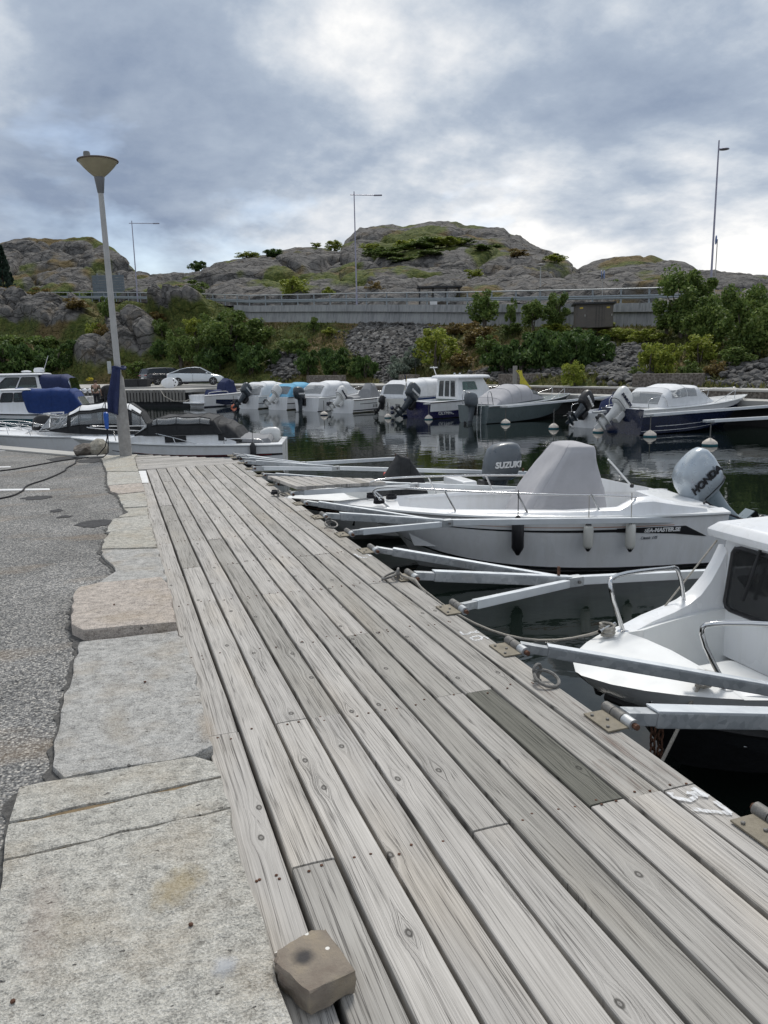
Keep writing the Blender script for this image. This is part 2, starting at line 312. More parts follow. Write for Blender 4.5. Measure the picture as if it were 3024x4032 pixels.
MAT['tar'] = simple('dark_asphalt_patch', (0.035, 0.035, 0.037), 0.85, var=0.35, scale=14, bmp=0.9, bs=60)

m, nt, b = new_mat('galvanised_steel'); c = oc(nt)
vo = nd(nt, 'ShaderNodeTexVoronoi', {'Vector': vm(nt, 'MULTIPLY', c, (1, 1, 1)), 'Scale': 32.0})
v1 = nd(nt, 'ShaderNodeSeparateColor', {0: vo.outputs['Color']}).outputs[0]
st = noise(nt, c, 7.0, 5.0, 0.65)
col = ramp(nt, mth(nt, 'ADD', mth(nt, 'MULTIPLY', v1, 0.35), mth(nt, 'MULTIPLY', st, 0.65)), [(0.2, (0.30, 0.32, 0.335)), (0.5, (0.42, 0.44, 0.455)), (0.8, (0.56, 0.575, 0.58))])
col = mix(nt, ramp(nt, noise(nt, c, 3.0, 5.0, 0.7), [(0.58, 0.0), (0.8, 0.35)]), col, (0.36, 0.29, 0.20))
setb(nt, b, col=col, rough=0.48, metal=0.55, nrm=bump(nt, st, 0.15, 0.01)); MAT['galv'] = m
MAT['beam_white'] = simple('pale_aluminium_beam', (0.66, 0.69, 0.71), 0.42, metal=0.25, var=0.06, scale=5)

m, nt, b = new_mat('water'); c = oc(nt)
w1 = noise(nt, vm(nt, 'MULTIPLY', c, (1.0, 1.35, 1)), 1.25, 3.0, 0.5, dist=0.4)
w2 = noise(nt, vm(nt, 'MULTIPLY', c, (1.0, 1.2, 1)), 5.2, 3.0, 0.55, dist=0.5)
patch = ramp(nt, noise(nt, c, 0.12, 3.0, 0.5), [(0.38, 0.25), (0.68, 1.0)])
hh = mth(nt, 'ADD', mth(nt, 'MULTIPLY', w1, 1.0), mth(nt, 'MULTIPLY', mth(nt, 'MULTIPLY', w2, 0.20), patch))
setb(nt, b, col=(0.006, 0.010, 0.008), rough=0.025, ior=1.37, nrm=bump(nt, hh, 0.30, 0.022)); MAT['water'] = m

m, nt, b = new_mat('concrete'); c = oc(nt)
stk = noise(nt, vm(nt, 'MULTIPLY', c, (3.0, 3.0, 0.25)), 1.6, 4.0, 0.65); lg = noise(nt, c, 0.6, 4.0)
col = ramp(nt, mth(nt, 'ADD', mth(nt, 'MULTIPLY', stk, 0.7), mth(nt, 'MULTIPLY', lg, 0.3)), [(0.32, (0.17, 0.175, 0.18)), (0.5, (0.28, 0.285, 0.285)), (0.7, (0.38, 0.385, 0.38))])
setb(nt, b, col=col, rough=0.85, nrm=bump(nt, noise(nt, c, 9.0, 4.0), 0.3, 0.02)); MAT['concrete'] = m
MAT['slab'] = simple('pale_concrete_slab', (0.40, 0.39, 0.365), 0.85, var=0.12, scale=0.8, bmp=0.2, bs=20)
m, nt, b = new_mat('rough_stone_wall'); c = oc(nt)
vo = nd(nt, 'ShaderNodeTexVoronoi', {'Vector': c, 'Scale': 9.0}); n1 = noise(nt, c, 14.0, 5.0, 0.7)
col = ramp(nt, mth(nt, 'ADD', mth(nt, 'MULTIPLY', n1, 0.6), mth(nt, 'MULTIPLY', vo.outputs['Distance'], 0.5)), [(0.3, (0.05, 0.042, 0.036)), (0.55, (0.13, 0.112, 0.095)), (0.8, (0.24, 0.215, 0.19))])
setb(nt, b, col=col, rough=0.9, nrm=bump(nt, n1, 0.9, 0.04)); MAT['stonewall'] = m
# ================================================================ the near setting
MB().add([(-2500, -2500, WATER), (2500, -2500, WATER), (2500, 2500, WATER), (-2500, 2500, WATER)], [(0, 1, 2, 3)]).build('water', MAT['water'], kind='structure')
quay_poly = [(0.10, -8), (0.10, 15.25), (-0.24, 15.42), (-2.4, 18.6), (-13, 34.2), (-80, 34), (-80, -8)]
MB().prism(quay_poly, -2.5, 0.0).build('asphalt_quay', MAT['asphalt'], kind='structure')
ep = [(-0.05, 15.18), (-0.24, 15.52), (-2.45, 18.72), (-13.1, 34.4), (-13.5, 34.2), (-2.75, 18.45), (-0.55, 15.3)]
MB().prism(ep, 0.001, 0.035).build('quay_edge_kerb', MAT['slab'], kind='structure', bevel=0.01)
# worn paint lines, tar patches
def strip(pts, z=0.004):
    return MB().add([(x, y, z) for x, y in pts], [list(range(len(pts)))])
for pts in ([(-2.6, 12.20), (-0.93, 11.53), (-0.91, 11.36), (-2.6, 12.02)], [(-2.6, 14.9), (-1.76, 14.62), (-1.74, 14.46), (-2.6, 14.72)], [(-3.4, 18.05), (-2.19, 17.69), (-2.18, 17.6), (-3.4, 17.9)]):
    strip(pts).build('parking_line', MAT['white'], label=None, kind='structure')
def blob(cx, cy, rx, ry, n=22, j=0.3):
    return [(cx + rx * math.cos(a) * (1 + random.uniform(-j, j)), cy + ry * math.sin(a) * (1 + random.uniform(-j, j))) for a in [2 * math.pi * k / n for k in range(n)]]
for cx, cy, rx, ry in ((-1.02, 10.72, 0.17, 0.19), (-0.27, 8.58, 0.19, 0.2), (-0.95, 15.45, 0.25, 0.35), (-0.42, 14.85, 0.28, 0.35), (-0.72, 9.6, 0.07, 0.1), (-0.62, 9.15, 0.09, 0.07)):
    strip(blob(cx, cy, rx, ry), 0.005).build('asphalt_patch', MAT['tar'], kind='structure')

# ---- granite kerb
kerb = thing('granite_kerb', 'row of rough granite kerb slabs between the asphalt and the boardwalk', 'kerb', (0, 0, 0))
def stone(poly, z1, col, par=kerb, z0=-0.5, bev=0.012, jit=0.012, name='stone', seg=0.09):
    out = []
    n = len(poly)
    for i in range(n):
        a = Vector(poly[i]); b2 = Vector(poly[(i + 1) % n]); k = max(1, int((b2 - a).length / seg))
        for q in range(k):
            p = a.lerp(b2, q / k)
            out.append((p.x + (random.uniform(-jit, jit) if q else 0), p.y + (random.uniform(-jit, jit) if q else 0)))
    me_b = MB(); me_b.prism(out, z0, z1)
    o = me_b.build(name, MAT['granite'], par, bevel=bev); o.color = (*col, 1)
    me = o.data; bm = bmesh.new(); bm.from_mesh(me)
    top = [f for f in bm.faces if f.normal.z > 0.9 and len(f.verts) > 6]
    if top:
        r = bmesh.ops.inset_region(bm, faces=top, thickness=0.03, depth=0.0)
        r = bmesh.ops.poke(bm, faces=top)
        for v in r['verts']: v.co.z += random.uniform(-0.004, 0.006)
    bm.to_mesh(me); bm.free(); return o
G1, G2, G3, PK = (0.48, 0.465, 0.42), (0.44, 0.432, 0.41), (0.46, 0.44, 0.385), (0.49, 0.435, 0.385)
stone([(-0.46, 3.03), (0.20, 3.03), (0.27, 2.95), (0.285, 2.83), (-0.1, 2.80), (-0.47, 2.79)], 0.034, G1)
stone([(-0.47, 2.775), (-0.1, 2.785), (0.285, 2.815), (0.288, 2.60), (0.0, 2.58), (-0.46, 2.56)], 0.034, G1)
stone([(-0.46, 2.545), (0.0, 2.565), (0.288, 2.585), (0.275, 2.4), (0.28, 2.1), (0.288, 1.84), (0.292, 1.6), (0.29, 0.9), (-0.43, 0.9), (-0.445, 2.0), (-0.45, 2.35)], 0.036, G1)
stone([(0.29, 0.885), (0.28, -0.8), (-0.45, -0.8), (-0.43, 0.885)], 0.03, G3)
stone([(-0.30, 4.68), (0.262, 4.665), (0.29, 4.3), (0.288, 3.6), (0.284, 3.1), (0.2, 3.045), (-0.3, 3.05), (-0.35, 3.16), (-0.345, 3.6), (-0.32, 4.3)], 0.03, G2)
stone([(-0.34, 5.77), (-0.2, 5.85), (0.24, 5.83), (0.27, 5.62), (0.262, 4.70), (-0.28, 4.76), (-0.35, 4.9), (-0.37, 5.5)], 0.075, PK, bev=0.018)
stone([(-0.21, 6.0), (-0.09, 6.30), (-0.11, 6.55), (-0.17, 6.78), (-0.21, 7.15), (0.27, 7.0), (0.275, 5.87), (-0.18, 5.88)], 0.03, G2)
stone([(-0.20, 7.18), (-0.17, 7.65), (-0.12, 7.93), (0.268, 7.86), (0.27, 7.03)], 0.034, G3)
stone([(-0.17, 7.98), (-0.13, 8.4), (-0.09, 8.68), (0.27, 8.72), (0.268, 7.88)], 0.026, G1)
stone([(-0.05, 8.75), (0.06, 9.0), (0.02, 9.3), (0.28, 9.28), (0.272, 8.74)], 0.022, G3)
stone([(0.02, 9.33), (-0.01, 9.83), (0.288, 9.82), (0.28, 9.30)], 0.03, G1)
stone([(-0.01, 9.86), (-0.04, 10.38), (0.295, 10.46), (0.29, 9.85)], 0.024, G3)
stone([(-0.12, 10.68), (-0.16, 11.24), (0.295, 11.3), (0.297, 10.5), (-0.03, 10.42)], 0.03, PK)
stone([(-0.165, 11.27), (-0.17, 12.0), (-0.17, 12.80), (0.29, 12.6), (0.295, 11.33)], 0.03, G1)
stone([(-0.19, 12.84), (-0.28, 14.93), (-0.2, 15.2), (0.36, 15.2), (0.28, 14.7), (0.288, 12.63)], 0.036, G3)
for (a, c2) in (((-0.44, 2.782), (0.28, 2.822)), ((-0.44, 2.552), (0.28, 2.592))):
    MB().beam((a[0], a[1], 0.018), (c2[0], c2[1], 0.018), 0.02, 0.012).build('joint_fill', simple('brown_joint_dirt', (0.22, 0.16, 0.09), 0.95, var=0.3, scale=40, bmp=0.6, bs=150), kerb)
pebble = MB(); pebble.lathe([(0.003, 0.0), (0.007, 0.003), (0.0065, 0.007), (0.003, 0.009)], 7)
for x, y, lb in ((0.09, 2.02, 'small reddish pebble beside the yellow stain on the kerb'), (-0.1, 5.2, 'small pebble on the raised pink kerb slab'), (0.04, 3.9, 'small pebble on the long grey kerb slab'), (-0.36, 1.9, 'small dark pebble by the asphalt side of the largest slab')):
    p = pebble.build('pebble', MAT['rust'], None, label=lb, cat='pebble', group='pebbles on the kerb'); p.location = (x, y, 0.0365 if y < 3.05 else (0.0755 if 4.7 < y < 5.8 else 0.0305)); p.rotation_euler = (0, 0, random.random() * 6)

# ---- boardwalk
PITCH, BW, BT = 0.1577, 0.1415, 0.075
X0 = 0.272
walk = thing('boardwalk', 'weathered grey plank boardwalk running along the granite kerb above the water', 'boardwalk')
joints = {0: [-0.4, 3.27, 7.33, 11.5], 1: [2.22, 6.3, 9.4], 2: [0.1, 3.26, 7.28, 11.45], 3: [0.2, 3.25, 7.29, 11.44], 4: [1.1, 5.3, 9.37], 5: [2.19, 5.3, 9.37], 6: [0.0, 4.25, 8.38, 11.43], 7: [1.12, 3.25, 6.3, 10.4], 8: [2.18, 3.24, 6.3, 10.4], 9: [2.17, 5.26, 9.4], 10: [2.17, 5.24, 8.38, 11.43]}
nails = MB()
def board(x0, x1, y0, y1, mat, par=walk, z=0.0, rz=0.0, name='board', along='y', t=BT):
    """one plank, long side on its local y axis"""
    w, L = x1 - x0, y1 - y0
    n = max(2, int(L / 0.35)); P = []
    ph = random.random() * 9
    for i in range(n + 1):
        y = -L / 2 + L * i / n; s = 0.0016 * math.sin(y * 2.3 + ph); e = 0.0018 * random.uniform(-1, 1); b3 = 0.0035
        hw = w / 2 + 0.0012 * math.sin(y * 5.1 + ph)
        P.append([(-hw + e, y, -t), (hw + e, y, -t), (hw + e, y, s - b3), (hw - b3 + e, y, s), (0, y, s + 0.0012), (-hw + b3 + e, y, s), (-hw + e, y, s - b3)])
    o = MB().loft(P).build(name, mat, par, smooth=35)
    o.location = ((x0 + x1) / 2, (y0 + y1) / 2, z); o.rotation_euler = (random.uniform(-.0006, .0006), random.uniform(-.008, .008), rz); return o
for k in range(11):
    x0 = X0 + PITCH * k; js = [-2.5] + joints[k] + [12.98 + 0.035 * k + (0.01 if k % 2 else 0)]
    for a, c2 in zip(js[:-1], js[1:]):
        dark = (k == 8 and a == 2.18); dk2 = (k == 0 and a == 7.33)
        o = board(x0, x0 + BW, a + 0.003, c2 - 0.003, MAT['deck_dark'] if dark else MAT['deck'], z=random.uniform(-0.003, 0.0) - (0.012 if k == 0 else 0))
        if dark: o['label'] = 'dark green-grey replacement board'
    y = -0.9
    while y < 12.9:
        for q in (0.3, 0.7):
            for _ in range(2 if random.random() < 0.35 else 1):
                nx = x0 + BW * q + random.uniform(-.012, .012); ny = y + random.uniform(-.03, .03)
                if random.random() < 0.8: nails.lathe([(0.005, 0.0), (0.0058, 0.003), (0.003, 0.0045)], 6, (nx, ny, -0.001 - (0.012 if k == 0 else 0)))
        y += 1.03
nails.build('nails', MAT['rust'], walk, kind='stuff')
board(1.985, 2.035, -2.5, 12.95, MAT['old_wood'], name='edge_board', z=-0.055, t=0.16)
for i in range(15):
    board(1.14 - 0.07, 1.14 + 0.07, -0.82, 0.82, MAT['old_wood'], name='stringer', z=-0.052, t=0.18).matrix_local = Matrix.Translation((1.14, -0.9 + 1.03 * i, -0.094)) @ Matrix.Rotation(math.pi / 2, 4, 'Z')
# boards of the next section lie across
for i in range(14):
    y = 13.12 + 0.155 * i
    xr = 2.0 if y < 13.7 else 2.0 - (y - 13.7) * 0.95
    xl = 0.30
    o = board(-0.07, 0.07, 0, 1, MAT['deck'], name='cross_board') if False else None
    L = xr - xl; sh = 0.12
    o = board(0, 0.143, 0, L, MAT['deck'], name='cross_board', z=random.uniform(-.004, 0)); o.location = ((xl + xr) / 2, y + 0.07 + 0.03, o.location.z); o.rotation_euler = (0, 0, math.pi / 2 + 0.045)
def pile(x, y):
    MB().lathe([(0.13, -2.6), (0.125, -0.23)], 12, (x, y, 0)).build('pile', MAT['old_wood'], walk, smooth=40)
for y in (0.2, 3.2, 6.3, 9.4, 12.4): pile(1.75, y)
m, nt, b = new_mat('worn_white_paint'); c = oc(nt); n1 = noise(nt, vm(nt, 'MULTIPLY', c, (90, 14, 1)), 1.0, 4.0, .7)
tr = nd(nt, 'ShaderNodeBsdfTransparent'); nt.links.new(nd(nt, 'ShaderNodeMixShader', {0: ramp(nt, n1, [(0.38, 0.1), (0.55, 0.9)]), 1: tr.outputs[0], 2: b.outputs[0]}).outputs[0], nt.nodes['Material Output'].inputs[0])
setb(nt, b, col=(.74, .75, .76), rough=.7); MAT['worn'] = m
# worn white berth numbers brushed on the edge boards
def brush(strokes, name='painted_mark', z=0.0035, w=0.011):
    mb = MB()
    for k_, st in enumerate(strokes):
        pts = [Vector((*p, 0)) for p in st]; dens = []
        for a, c2 in zip(pts[:-1], pts[1:]):
            for q in range(4): dens.append(a.lerp(c2, q / 4))
        dens.append(pts[-1]); L, Rr = [], []
        for i, p in enumerate(dens):
            t = (dens[min(i + 1, len(dens) - 1)] - dens[max(i - 1, 0)]).normalized(); nn = Vector((-t.y, t.x, 0))
            L.append(p + nn * w * random.uniform(0.75, 1.2)); Rr.append(p - nn * w * random.uniform(0.75, 1.2))
        mb.grid([[(a.x, a.y, z + k_ * .0007), (c2.x, c2.y, z + k_ * .0007)] for a, c2 in zip(L, Rr)])
    return mb.build(name, MAT['worn'], walk)
brush([[(1.855, 2.145), (1.845, 2.125), (1.855, 2.10), (1.885, 2.075), (1.912, 2.082), (1.935, 2.10), (1.94, 2.12)], [(1.955, 2.14), (1.96, 2.105), (1.968, 2.07)], [(1.91, 2.12), (1.94, 2.092), (1.966, 2.072)]])
brush([[(1.855, 2.03), (1.89, 2.0), (1.925, 1.98), (1.966, 1.955)], [(1.966, 1.955), (1.967, 2.0), (1.967, 2.038)]])
brush([[(1.87, 4.05), (1.868, 4.0), (1.90, 3.99), (1.93, 4.02), (1.95, 4.0), (1.975, 3.995)], [(1.955, 4.005), (1.97, 4.035)]], w=0.008)
brush([[(1.88, 3.92), (1.91, 3.94), (1.94, 3.94), (1.95, 3.91), (1.93, 3.88), (1.89, 3.88), (1.88, 3.92)], [(1.94, 3.94), (1.96, 3.92), (1.975, 3.9), (1.976, 3.87)]], w=0.008)
brush([[(1.86, 6.18), (1.87, 6.05), (1.92, 6.01)], [(1.925, 6.18), (1.955, 6.13), (1.97, 6.04)]], w=0.012)
brush([[(1.92, 9.31), (1.955, 9.36), (1.97, 9.2)]], w=0.02); brush([[(1.89, 11.97), (1.95, 12.03), (1.97, 11.9)]], w=0.02)
MB().add([(0.30, 12.90, 0.0036), (0.41, 12.86, 0.0036), (0.395, 11.5, -0.0052), (0.30, 11.53, -0.0052)], [(0, 1, 2, 3)]).build('painted_patch', MAT['white'], walk)

# ---- loose paving brick on the boards
m, nt, b = new_mat('sandstone_brick'); c = oc(nt)
n1 = noise(nt, c, 9.0, 4.0); col = ramp(nt, n1, [(0.3, (0.16, 0.125, 0.10)), (0.48, (0.23, 0.195, 0.155)), (0.68, (0.32, 0.265, 0.19))])
sp = nd(nt, 'ShaderNodeSeparateXYZ', {0: c})
dd = vm(nt, 'LENGTH', vm(nt, 'SUBTRACT', vm(nt, 'MULTIPLY', c, (1, 1, 0)), (-0.012, 0.022, 0)))
dd = mth(nt, 'ADD', dd, mth(nt, 'MULTIPLY', noise(nt, c, 40.0, 3.0), 0.018))
col = mix(nt, ramp(nt, dd, [(0.022, 0.9), (0.045, 0.0)]), col, (0.03, 0.03, 0.034))
dots = nd(nt, 'ShaderNodeTexVoronoi', {'Vector': c, 'Scale': 45.0}).outputs['Distance']
dm = mth(nt, 'MULTIPLY', ramp(nt, dots, [(0.22, 1.0), (0.28, 0.0)]), ramp(nt, noise(nt, c, 14.0, 2.0), [(0.48, 0.0), (0.51, 1.0)]))
col = mix(nt, mth(nt, 'MULTIPLY', dm, mth(nt, 'GREATER_THAN', sp.outputs[1], 0.0)), col, (0.75, 0.73, 0.68))
setb(nt, b, col=col, rough=0.9, nrm=bump(nt, noise(nt, c, 60.0, 5.0, 0.7), 0.6, 0.01)); MAT['brick'] = m
bp = [(-0.062, -0.085), (0.066, -0.092), (0.084, 0.07), (0.055, 0.092), (-0.055, 0.086), (-0.078, 0.05)]
mbk = MB(); P = []
for zz_, s_, j_ in ((0.0, 0.97, .004), (0.025, 0.99, .006), (0.055, 1.0, .006), (0.08, 1.0, .005), (0.089, 0.985, .003), (0.093, 0.955, .001)):
    ring = []
    for i in range(len(bp)):
        a, c2 = Vector(bp[i]), Vector(bp[(i + 1) % len(bp)])
        for q in range(5):
            p = a.lerp(c2, q / 5) * s_ * (1 - (random.random() ** 4) * .09 * (zz_ > .05)); ring.append((p.x + random.uniform(-j_, j_), p.y + random.uniform(-j_, j_), zz_ + (random.uniform(-j_, j_) if zz_ > 0 and j_ > .001 else 0)))
    P.append(ring)
bk = mbk.loft(P).build('loose_brick', MAT['brick'], None, smooth=25, label='loose brown paving brick with a black burn mark on the planks beside the kerb', cat='brick')
bk.location = (0.376, 1.735, 0.003); bk.scale = (1.06, 1.06, 0.72); bk.rotation_euler = (0, 0, rad(18))

# ---- mooring booms: hinge plates, main beam, two braces, outer beam, float
def boom(y0, dy0, dy1, xj=3.45, xo=7.1, label='', walkway=False, main_w=0.07, white_braces=(True, False), yo=None, float_mat=None, zj=-0.19, zo=-0.50, white_main=False, xo_show=True, near_brace=True):
    t = thing('mooring_boom', label, 'mooring boom', (2.0, y0, 0), 0, 'mooring booms hinged to the boardwalk edge'); yo = 0.0 if yo is None else yo
    J = Vector((xj - 2.0, 0.0, zj))
    def hinge(dy):
        pl = MB(); pl.box((-0.02, dy, 0.008), (0.115, 0.19, 0.008)); ho = pl.build('hinge_plate', MAT['plate'], t, bevel=0.002)
        for bx, by in ((-0.055, 0.06), (-0.055, -0.06), (-0.015, 0.0)): MB().lathe([(0.008, 0.011), (0.0085, 0.019), (0.004, 0.021)], 6, (bx, dy + by, 0)).build('bolt', MAT['iron'], ho)
        for a, c2 in ((-0.10, -0.035), (-0.03, 0.04), (0.045, 0.11)):
            MB().tube([(0.052, dy + a, 0.018), (0.052, dy + c2, 0.018)], 0.026, 12).build('hinge_knuckle', MAT['iron'] if a > -0.05 else MAT['galv'], ho, smooth=40)
        MB().tube([(0.052, dy - 0.125, 0.018), (0.052, dy + 0.125, 0.018)], 0.014, 8).build('hinge_pin', MAT['rust'], ho, smooth=40)
    def arm(dy, w, h, white, end):
        a = Vector((0.07, dy, 0.014)); d = (end - a)
        s = a + d * (0.16 / d.length)
        MB().beam(a, s, w * 0.8, h * 0.8).build('hinge_stub', MAT['galv'], t, bevel=0.003)
        MB().beam(s, end, w, h).build('brace' if dy else 'main_beam', MAT['beam_white'] if white else MAT['galv'], t, bevel=0.006)
        if not white: MB().beam(s + Vector((0, 0, h / 2 + 0.0045)), end + Vector((0, 0, h / 2 + 0.0045)), w * 0.96, 0.008).build('top_cap', MAT['beam_white'], t, bevel=0.002)
    hinge(0.0); arm(0.0, main_w, 0.076, white_main, J)
    if near_brace: hinge(-dy0); arm(-dy0, 0.055, 0.062, white_braces[0], J + Vector((-0.06, -0.05, 0.0)))
    hinge(dy1); arm(dy1, 0.055, 0.062, white_braces[1], J + Vector((-0.06, 0.05, 0.0)))
    MB().box(J + Vector((0.03, 0, 0)), (0.15, 0.085, 0.08)).build('joint_plate', MAT['galv'], t, bevel=0.004)
    MB().lathe([(0.014, 0), (0.014, 0.012)], 6, J + Vector((0.06, -0.046, 0)), Matrix.Rotation(math.pi / 2, 3, 'X')).build('joint_bolt', MAT['iron'], t)
    O = Vector((xo - 2.0, yo, zo))
    MB().beam(J + Vector((0.11, 0, 0)), O, 0.066, 0.07).build('outer_beam', MAT['beam_white'], t, bevel=0.006)
    if float_mat:
        MB().tube([O + Vector((-0.08, 0, 0.1)), O + Vector((-0.08, 0, -0.65))], 0.022, 8).build('float_post', MAT['rust'], t, smooth=40)
        fb = MB().lathe([(0.10, -0.95), (0.27, -0.9), (0.29, -0.45), (0.27, -0.36), (0.1, -0.33)], 18, O + Vector((-0.08, 0, 0.05))).build('float', MAT[float_mat[0]], t, smooth=40)
        MB().lathe([(0.285, -0.44), (0.272, -0.35), (0.11, -0.31), (0.05, -0.30)], 18, O + Vector((-0.08, 0, 0.05))).build('float_cap', MAT[float_mat[1]], fb, smooth=40)
    return t
u0 = boom(2.72, 0.90, 0.95, xj=4.35, xo=7.6, label='mooring boom with broad rusty-topped galvanised beam beside the white cabin boat', main_w=0.095, white_braces=(False, False), zj=-0.43)
u1 = boom(5.30, 0.85, 0.93, label='mooring boom crossing the empty berth beside the white cabin boat', white_braces=(True, False), float_mat=('buoy_blue', 'buoy_red'), yo=0.25)
u2 = boom(7.91, 0.95, 0.89, label='mooring boom lying along the grey-covered open boat', white_braces=(True, False), yo=0.15, xo=7.3)
u3 = boom(10.45, 0.93, 0.95, label='mooring boom carrying a triangular slatted footway', white_braces=(True, False), xj=4.05, zj=-0.16, yo=0.3)
MB().lathe([(0.012, 0), (0.013, 0.085), (0.006, 0.09)], 8, (1.34, 0.0, -0.14)).build('rusty_pin', MAT['rust'], u1, smooth=40)
u4 = boom(13.1, 0.82, 0.6, label='mooring boom with a blue float, at the bend of the boardwalk', white_braces=(True, False), xj=3.6, yo=-0.15, xo=7.4, float_mat=('buoy_blue', 'buoy_blue'))
u5 = boom(14.0, 0.3, 0.35, label='mooring boom with a red-topped rusty post at its end', white_braces=(False, False), xj=3.2, yo=1.4, xo=5.7, float_mat=('buoy_blue', 'buoy_red'), zo=-0.38)
# slats of the footway on u3
for i in range(10):
    fr = 0.13 + i * 0.082; xs = 2.12 + i * 0.148
    y_lo = 10.45 - 0.93 * (1 - (xs - 2.0) / 2.05) - 0.03; y_hi = 10.45 + 0.16 * (1 - (xs - 2.0) / 2.05) + 0.10
    o = board(-0.066, 0.066, 0, max(0.16, y_hi - y_lo), MAT['deck'], u3, name='slat', t=0.04)
    o.location = (xs - 2.0, (y_lo + y_hi) / 2 - 10.45, 0.10 - 0.085 * (xs - 2.0)); o.rotation_euler = (0, 0.083, rad(8))
# ---- mooring rings with iron eyes and ropes on the edge
def ring(x, y, rz, tilt, lab, rope=False):
    t = thing('mooring_ring', lab, 'mooring ring', (x, y, 0), rz, 'iron rings along the boardwalk edge')
    MB().lathe([(0.022, 0.0), (0.024, 0.006), (0.014, 0.012), (0.013, 0.05)], 10).build('eye_bolt', MAT['iron'], t, smooth=40)
    MB().tube([(0.028 * math.cos(a), 0, 0.06 + 0.028 * math.sin(a)) for a in [2 * math.pi * k / 14 for k in range(15)]], 0.009, 7).build('eye', MAT['iron'], t, smooth=50)
    M = Matrix.Rotation(tilt, 3, 'X')
    MB().tube([M @ Vector((0.062 * math.cos(a), 0.065 + 0.065 * math.sin(a), 0)) + Vector((0, 0, 0.055)) for a in [2 * math.pi * k / 20 for k in range(21)]], 0.009, 7).build('ring', MAT['iron'], t, smooth=50)
    return t
ring(1.93, 3.24, rad(200), -0.35, 'iron mooring ring in a rust stain on the edge board, near the dark board')
ring(1.93, 5.28, rad(60), -0.36, 'iron mooring ring with a pale rope tied through it')
ring(1.97, 7.42, rad(190), -0.38, 'iron mooring ring on an orange-stained patch of the edge board')
ring(1.87, 9.46, rad(250), -0.38, 'mooring ring with a dark rope knot beside the slatted footway')
MB().tube([(1.90, 5.30, 0.03), (1.95, 5.33, 0.05), (1.96, 5.27, 0.03), (2.02, 5.16, 0.02), (2.06, 5.08, -0.06), (2.10, 5.03, -0.3), (2.2, 5.0, -1.2)], 0.011, 7).build('mooring_rope', MAT['rope'], None, smooth=50, label='short pale rope hanging from the ring over the boardwalk edge', cat='rope')
MB().tube([(1.84 + .04 * math.cos(k), 9.52 + 0.03 * math.sin(k), 0.02 + 0.003 * k) for k in range(16)], 0.014, 6).build('mooring_rope', MAT['rope_dark'], None, smooth=50, label='knotted dark rope heaped on the edge board by the footway', cat='rope')
# rust runs on the edge board
rs = simple('rust_stain', (0.17, 0.085, 0.05), 0.9, var=0.35, scale=30)
m, nt, b = new_mat('rust_run'); c = oc(nt); n1 = noise(nt, vm(nt, 'MULTIPLY', c, (40, 3, 1)), 1.0, 4.0, 0.7)
tr = nd(nt, 'ShaderNodeBsdfTransparent'); nt.links.new(nd(nt, 'ShaderNodeMixShader', {0: ramp(nt, n1, [(0.48, 0.0), (0.75, 0.5)]), 1: tr.outputs[0], 2: b.outputs[0]}).outputs[0], nt.nodes['Material Output'].inputs[0])
setb(nt, b, col=(0.14, 0.07, 0.045), rough=0.9); MAT['rust_run'] = m
for x0, x1, y0, y1 in ((1.87, 1.96, 2.2, 3.2), (1.89, 1.97, 7.15, 7.35), (1.70, 1.78, 2.2, 2.45)):
    MB().add([(x0, y0, 0.0034), (x1, y0, 0.0034), (x1, y1, 0.0034), (x0, y1, 0.0034)], [(0, 1, 2, 3)]).build('rust_stain', MAT['rust_run'], walk)

# ---- lamp post with a timber-grey sleeve
lp = thing('lamp_post', 'leaning grey lamp post with an upturned cream bowl on the last granite slab', 'lamp post', (0.15, 15.05, 0.03))
lp.rotation_euler = (0, rad(-0.7), 0)
sleeve = MB(); sleeve.lathe([(0.11, 0), (0.108, 0.5), (0.10, 1.1), (0.088, 1.42), (0.055, 1.5)], 12); sleeve.build('base_sleeve', simple('grey_timber_sleeve', (0.30, 0.29, 0.275), 0.85, var=0.2, scale=9, bmp=0.5, bs=30), lp, smooth=30)
MB().lathe([(0.058, 1.4), (0.052, 3.2), (0.045, 4.62)], 14).build('pole', simple('pole_paint', (0.40, 0.40, 0.39), 0.55, var=0.1, scale=5), lp, smooth=40)
MB().lathe([(0.04, 4.60), (0.055, 4.62), (0.078, 4.80), (0.086, 4.84), (0.086, 4.87), (0.06, 4.88)], 16).build('collar', simple('collar_grey', (0.16, 0.165, 0.175), 0.5, var=0.1), lp, smooth=40)
shade_o = MB().lathe([(0.078, 4.87), (0.10, 4.89), (0.17, 4.95), (0.25, 5.03), (0.31, 5.10), (0.335, 5.135), (0.31, 5.13), (0.05, 5.12)], 28).build('lamp_bowl', simple('cream_bowl', (0.34, 0.305, 0.205), 0.5, var=0.12, scale=4), lp, smooth=40)
MB().tube([(0.334 * math.cos(a), 0.334 * math.sin(a), 5.137) for a in [2 * math.pi * k / 32 for k in range(33)]], 0.014, 8).build('rim', simple('rim_brown', (0.12, 0.095, 0.08), 0.6), shade_o, smooth=50)
MB().lathe([(0.31, 5.142), (0.24, 5.167), (0.1, 5.185), (0.02, 5.19)], 24).build('bowl_lid', simple('lid_grey', (0.45, 0.44, 0.42), 0.6), shade_o, smooth=40)
MB().lathe([(0.055, 5.14), (0.058, 5.25), (0.05, 5.28), (0.02, 5.285)], 12, (-0.17, 0, 0)).build('photocell', simple('photocell_grey', (0.16, 0.16, 0.15), 0.6), lp, smooth=40)
MB().box((-0.14, -0.03, 1.62), (0.07, 0.10, 0.22)).build('junction_box', simple('box_grey', (0.42, 0.45, 0.45), 0.5), lp, bevel=0.01)
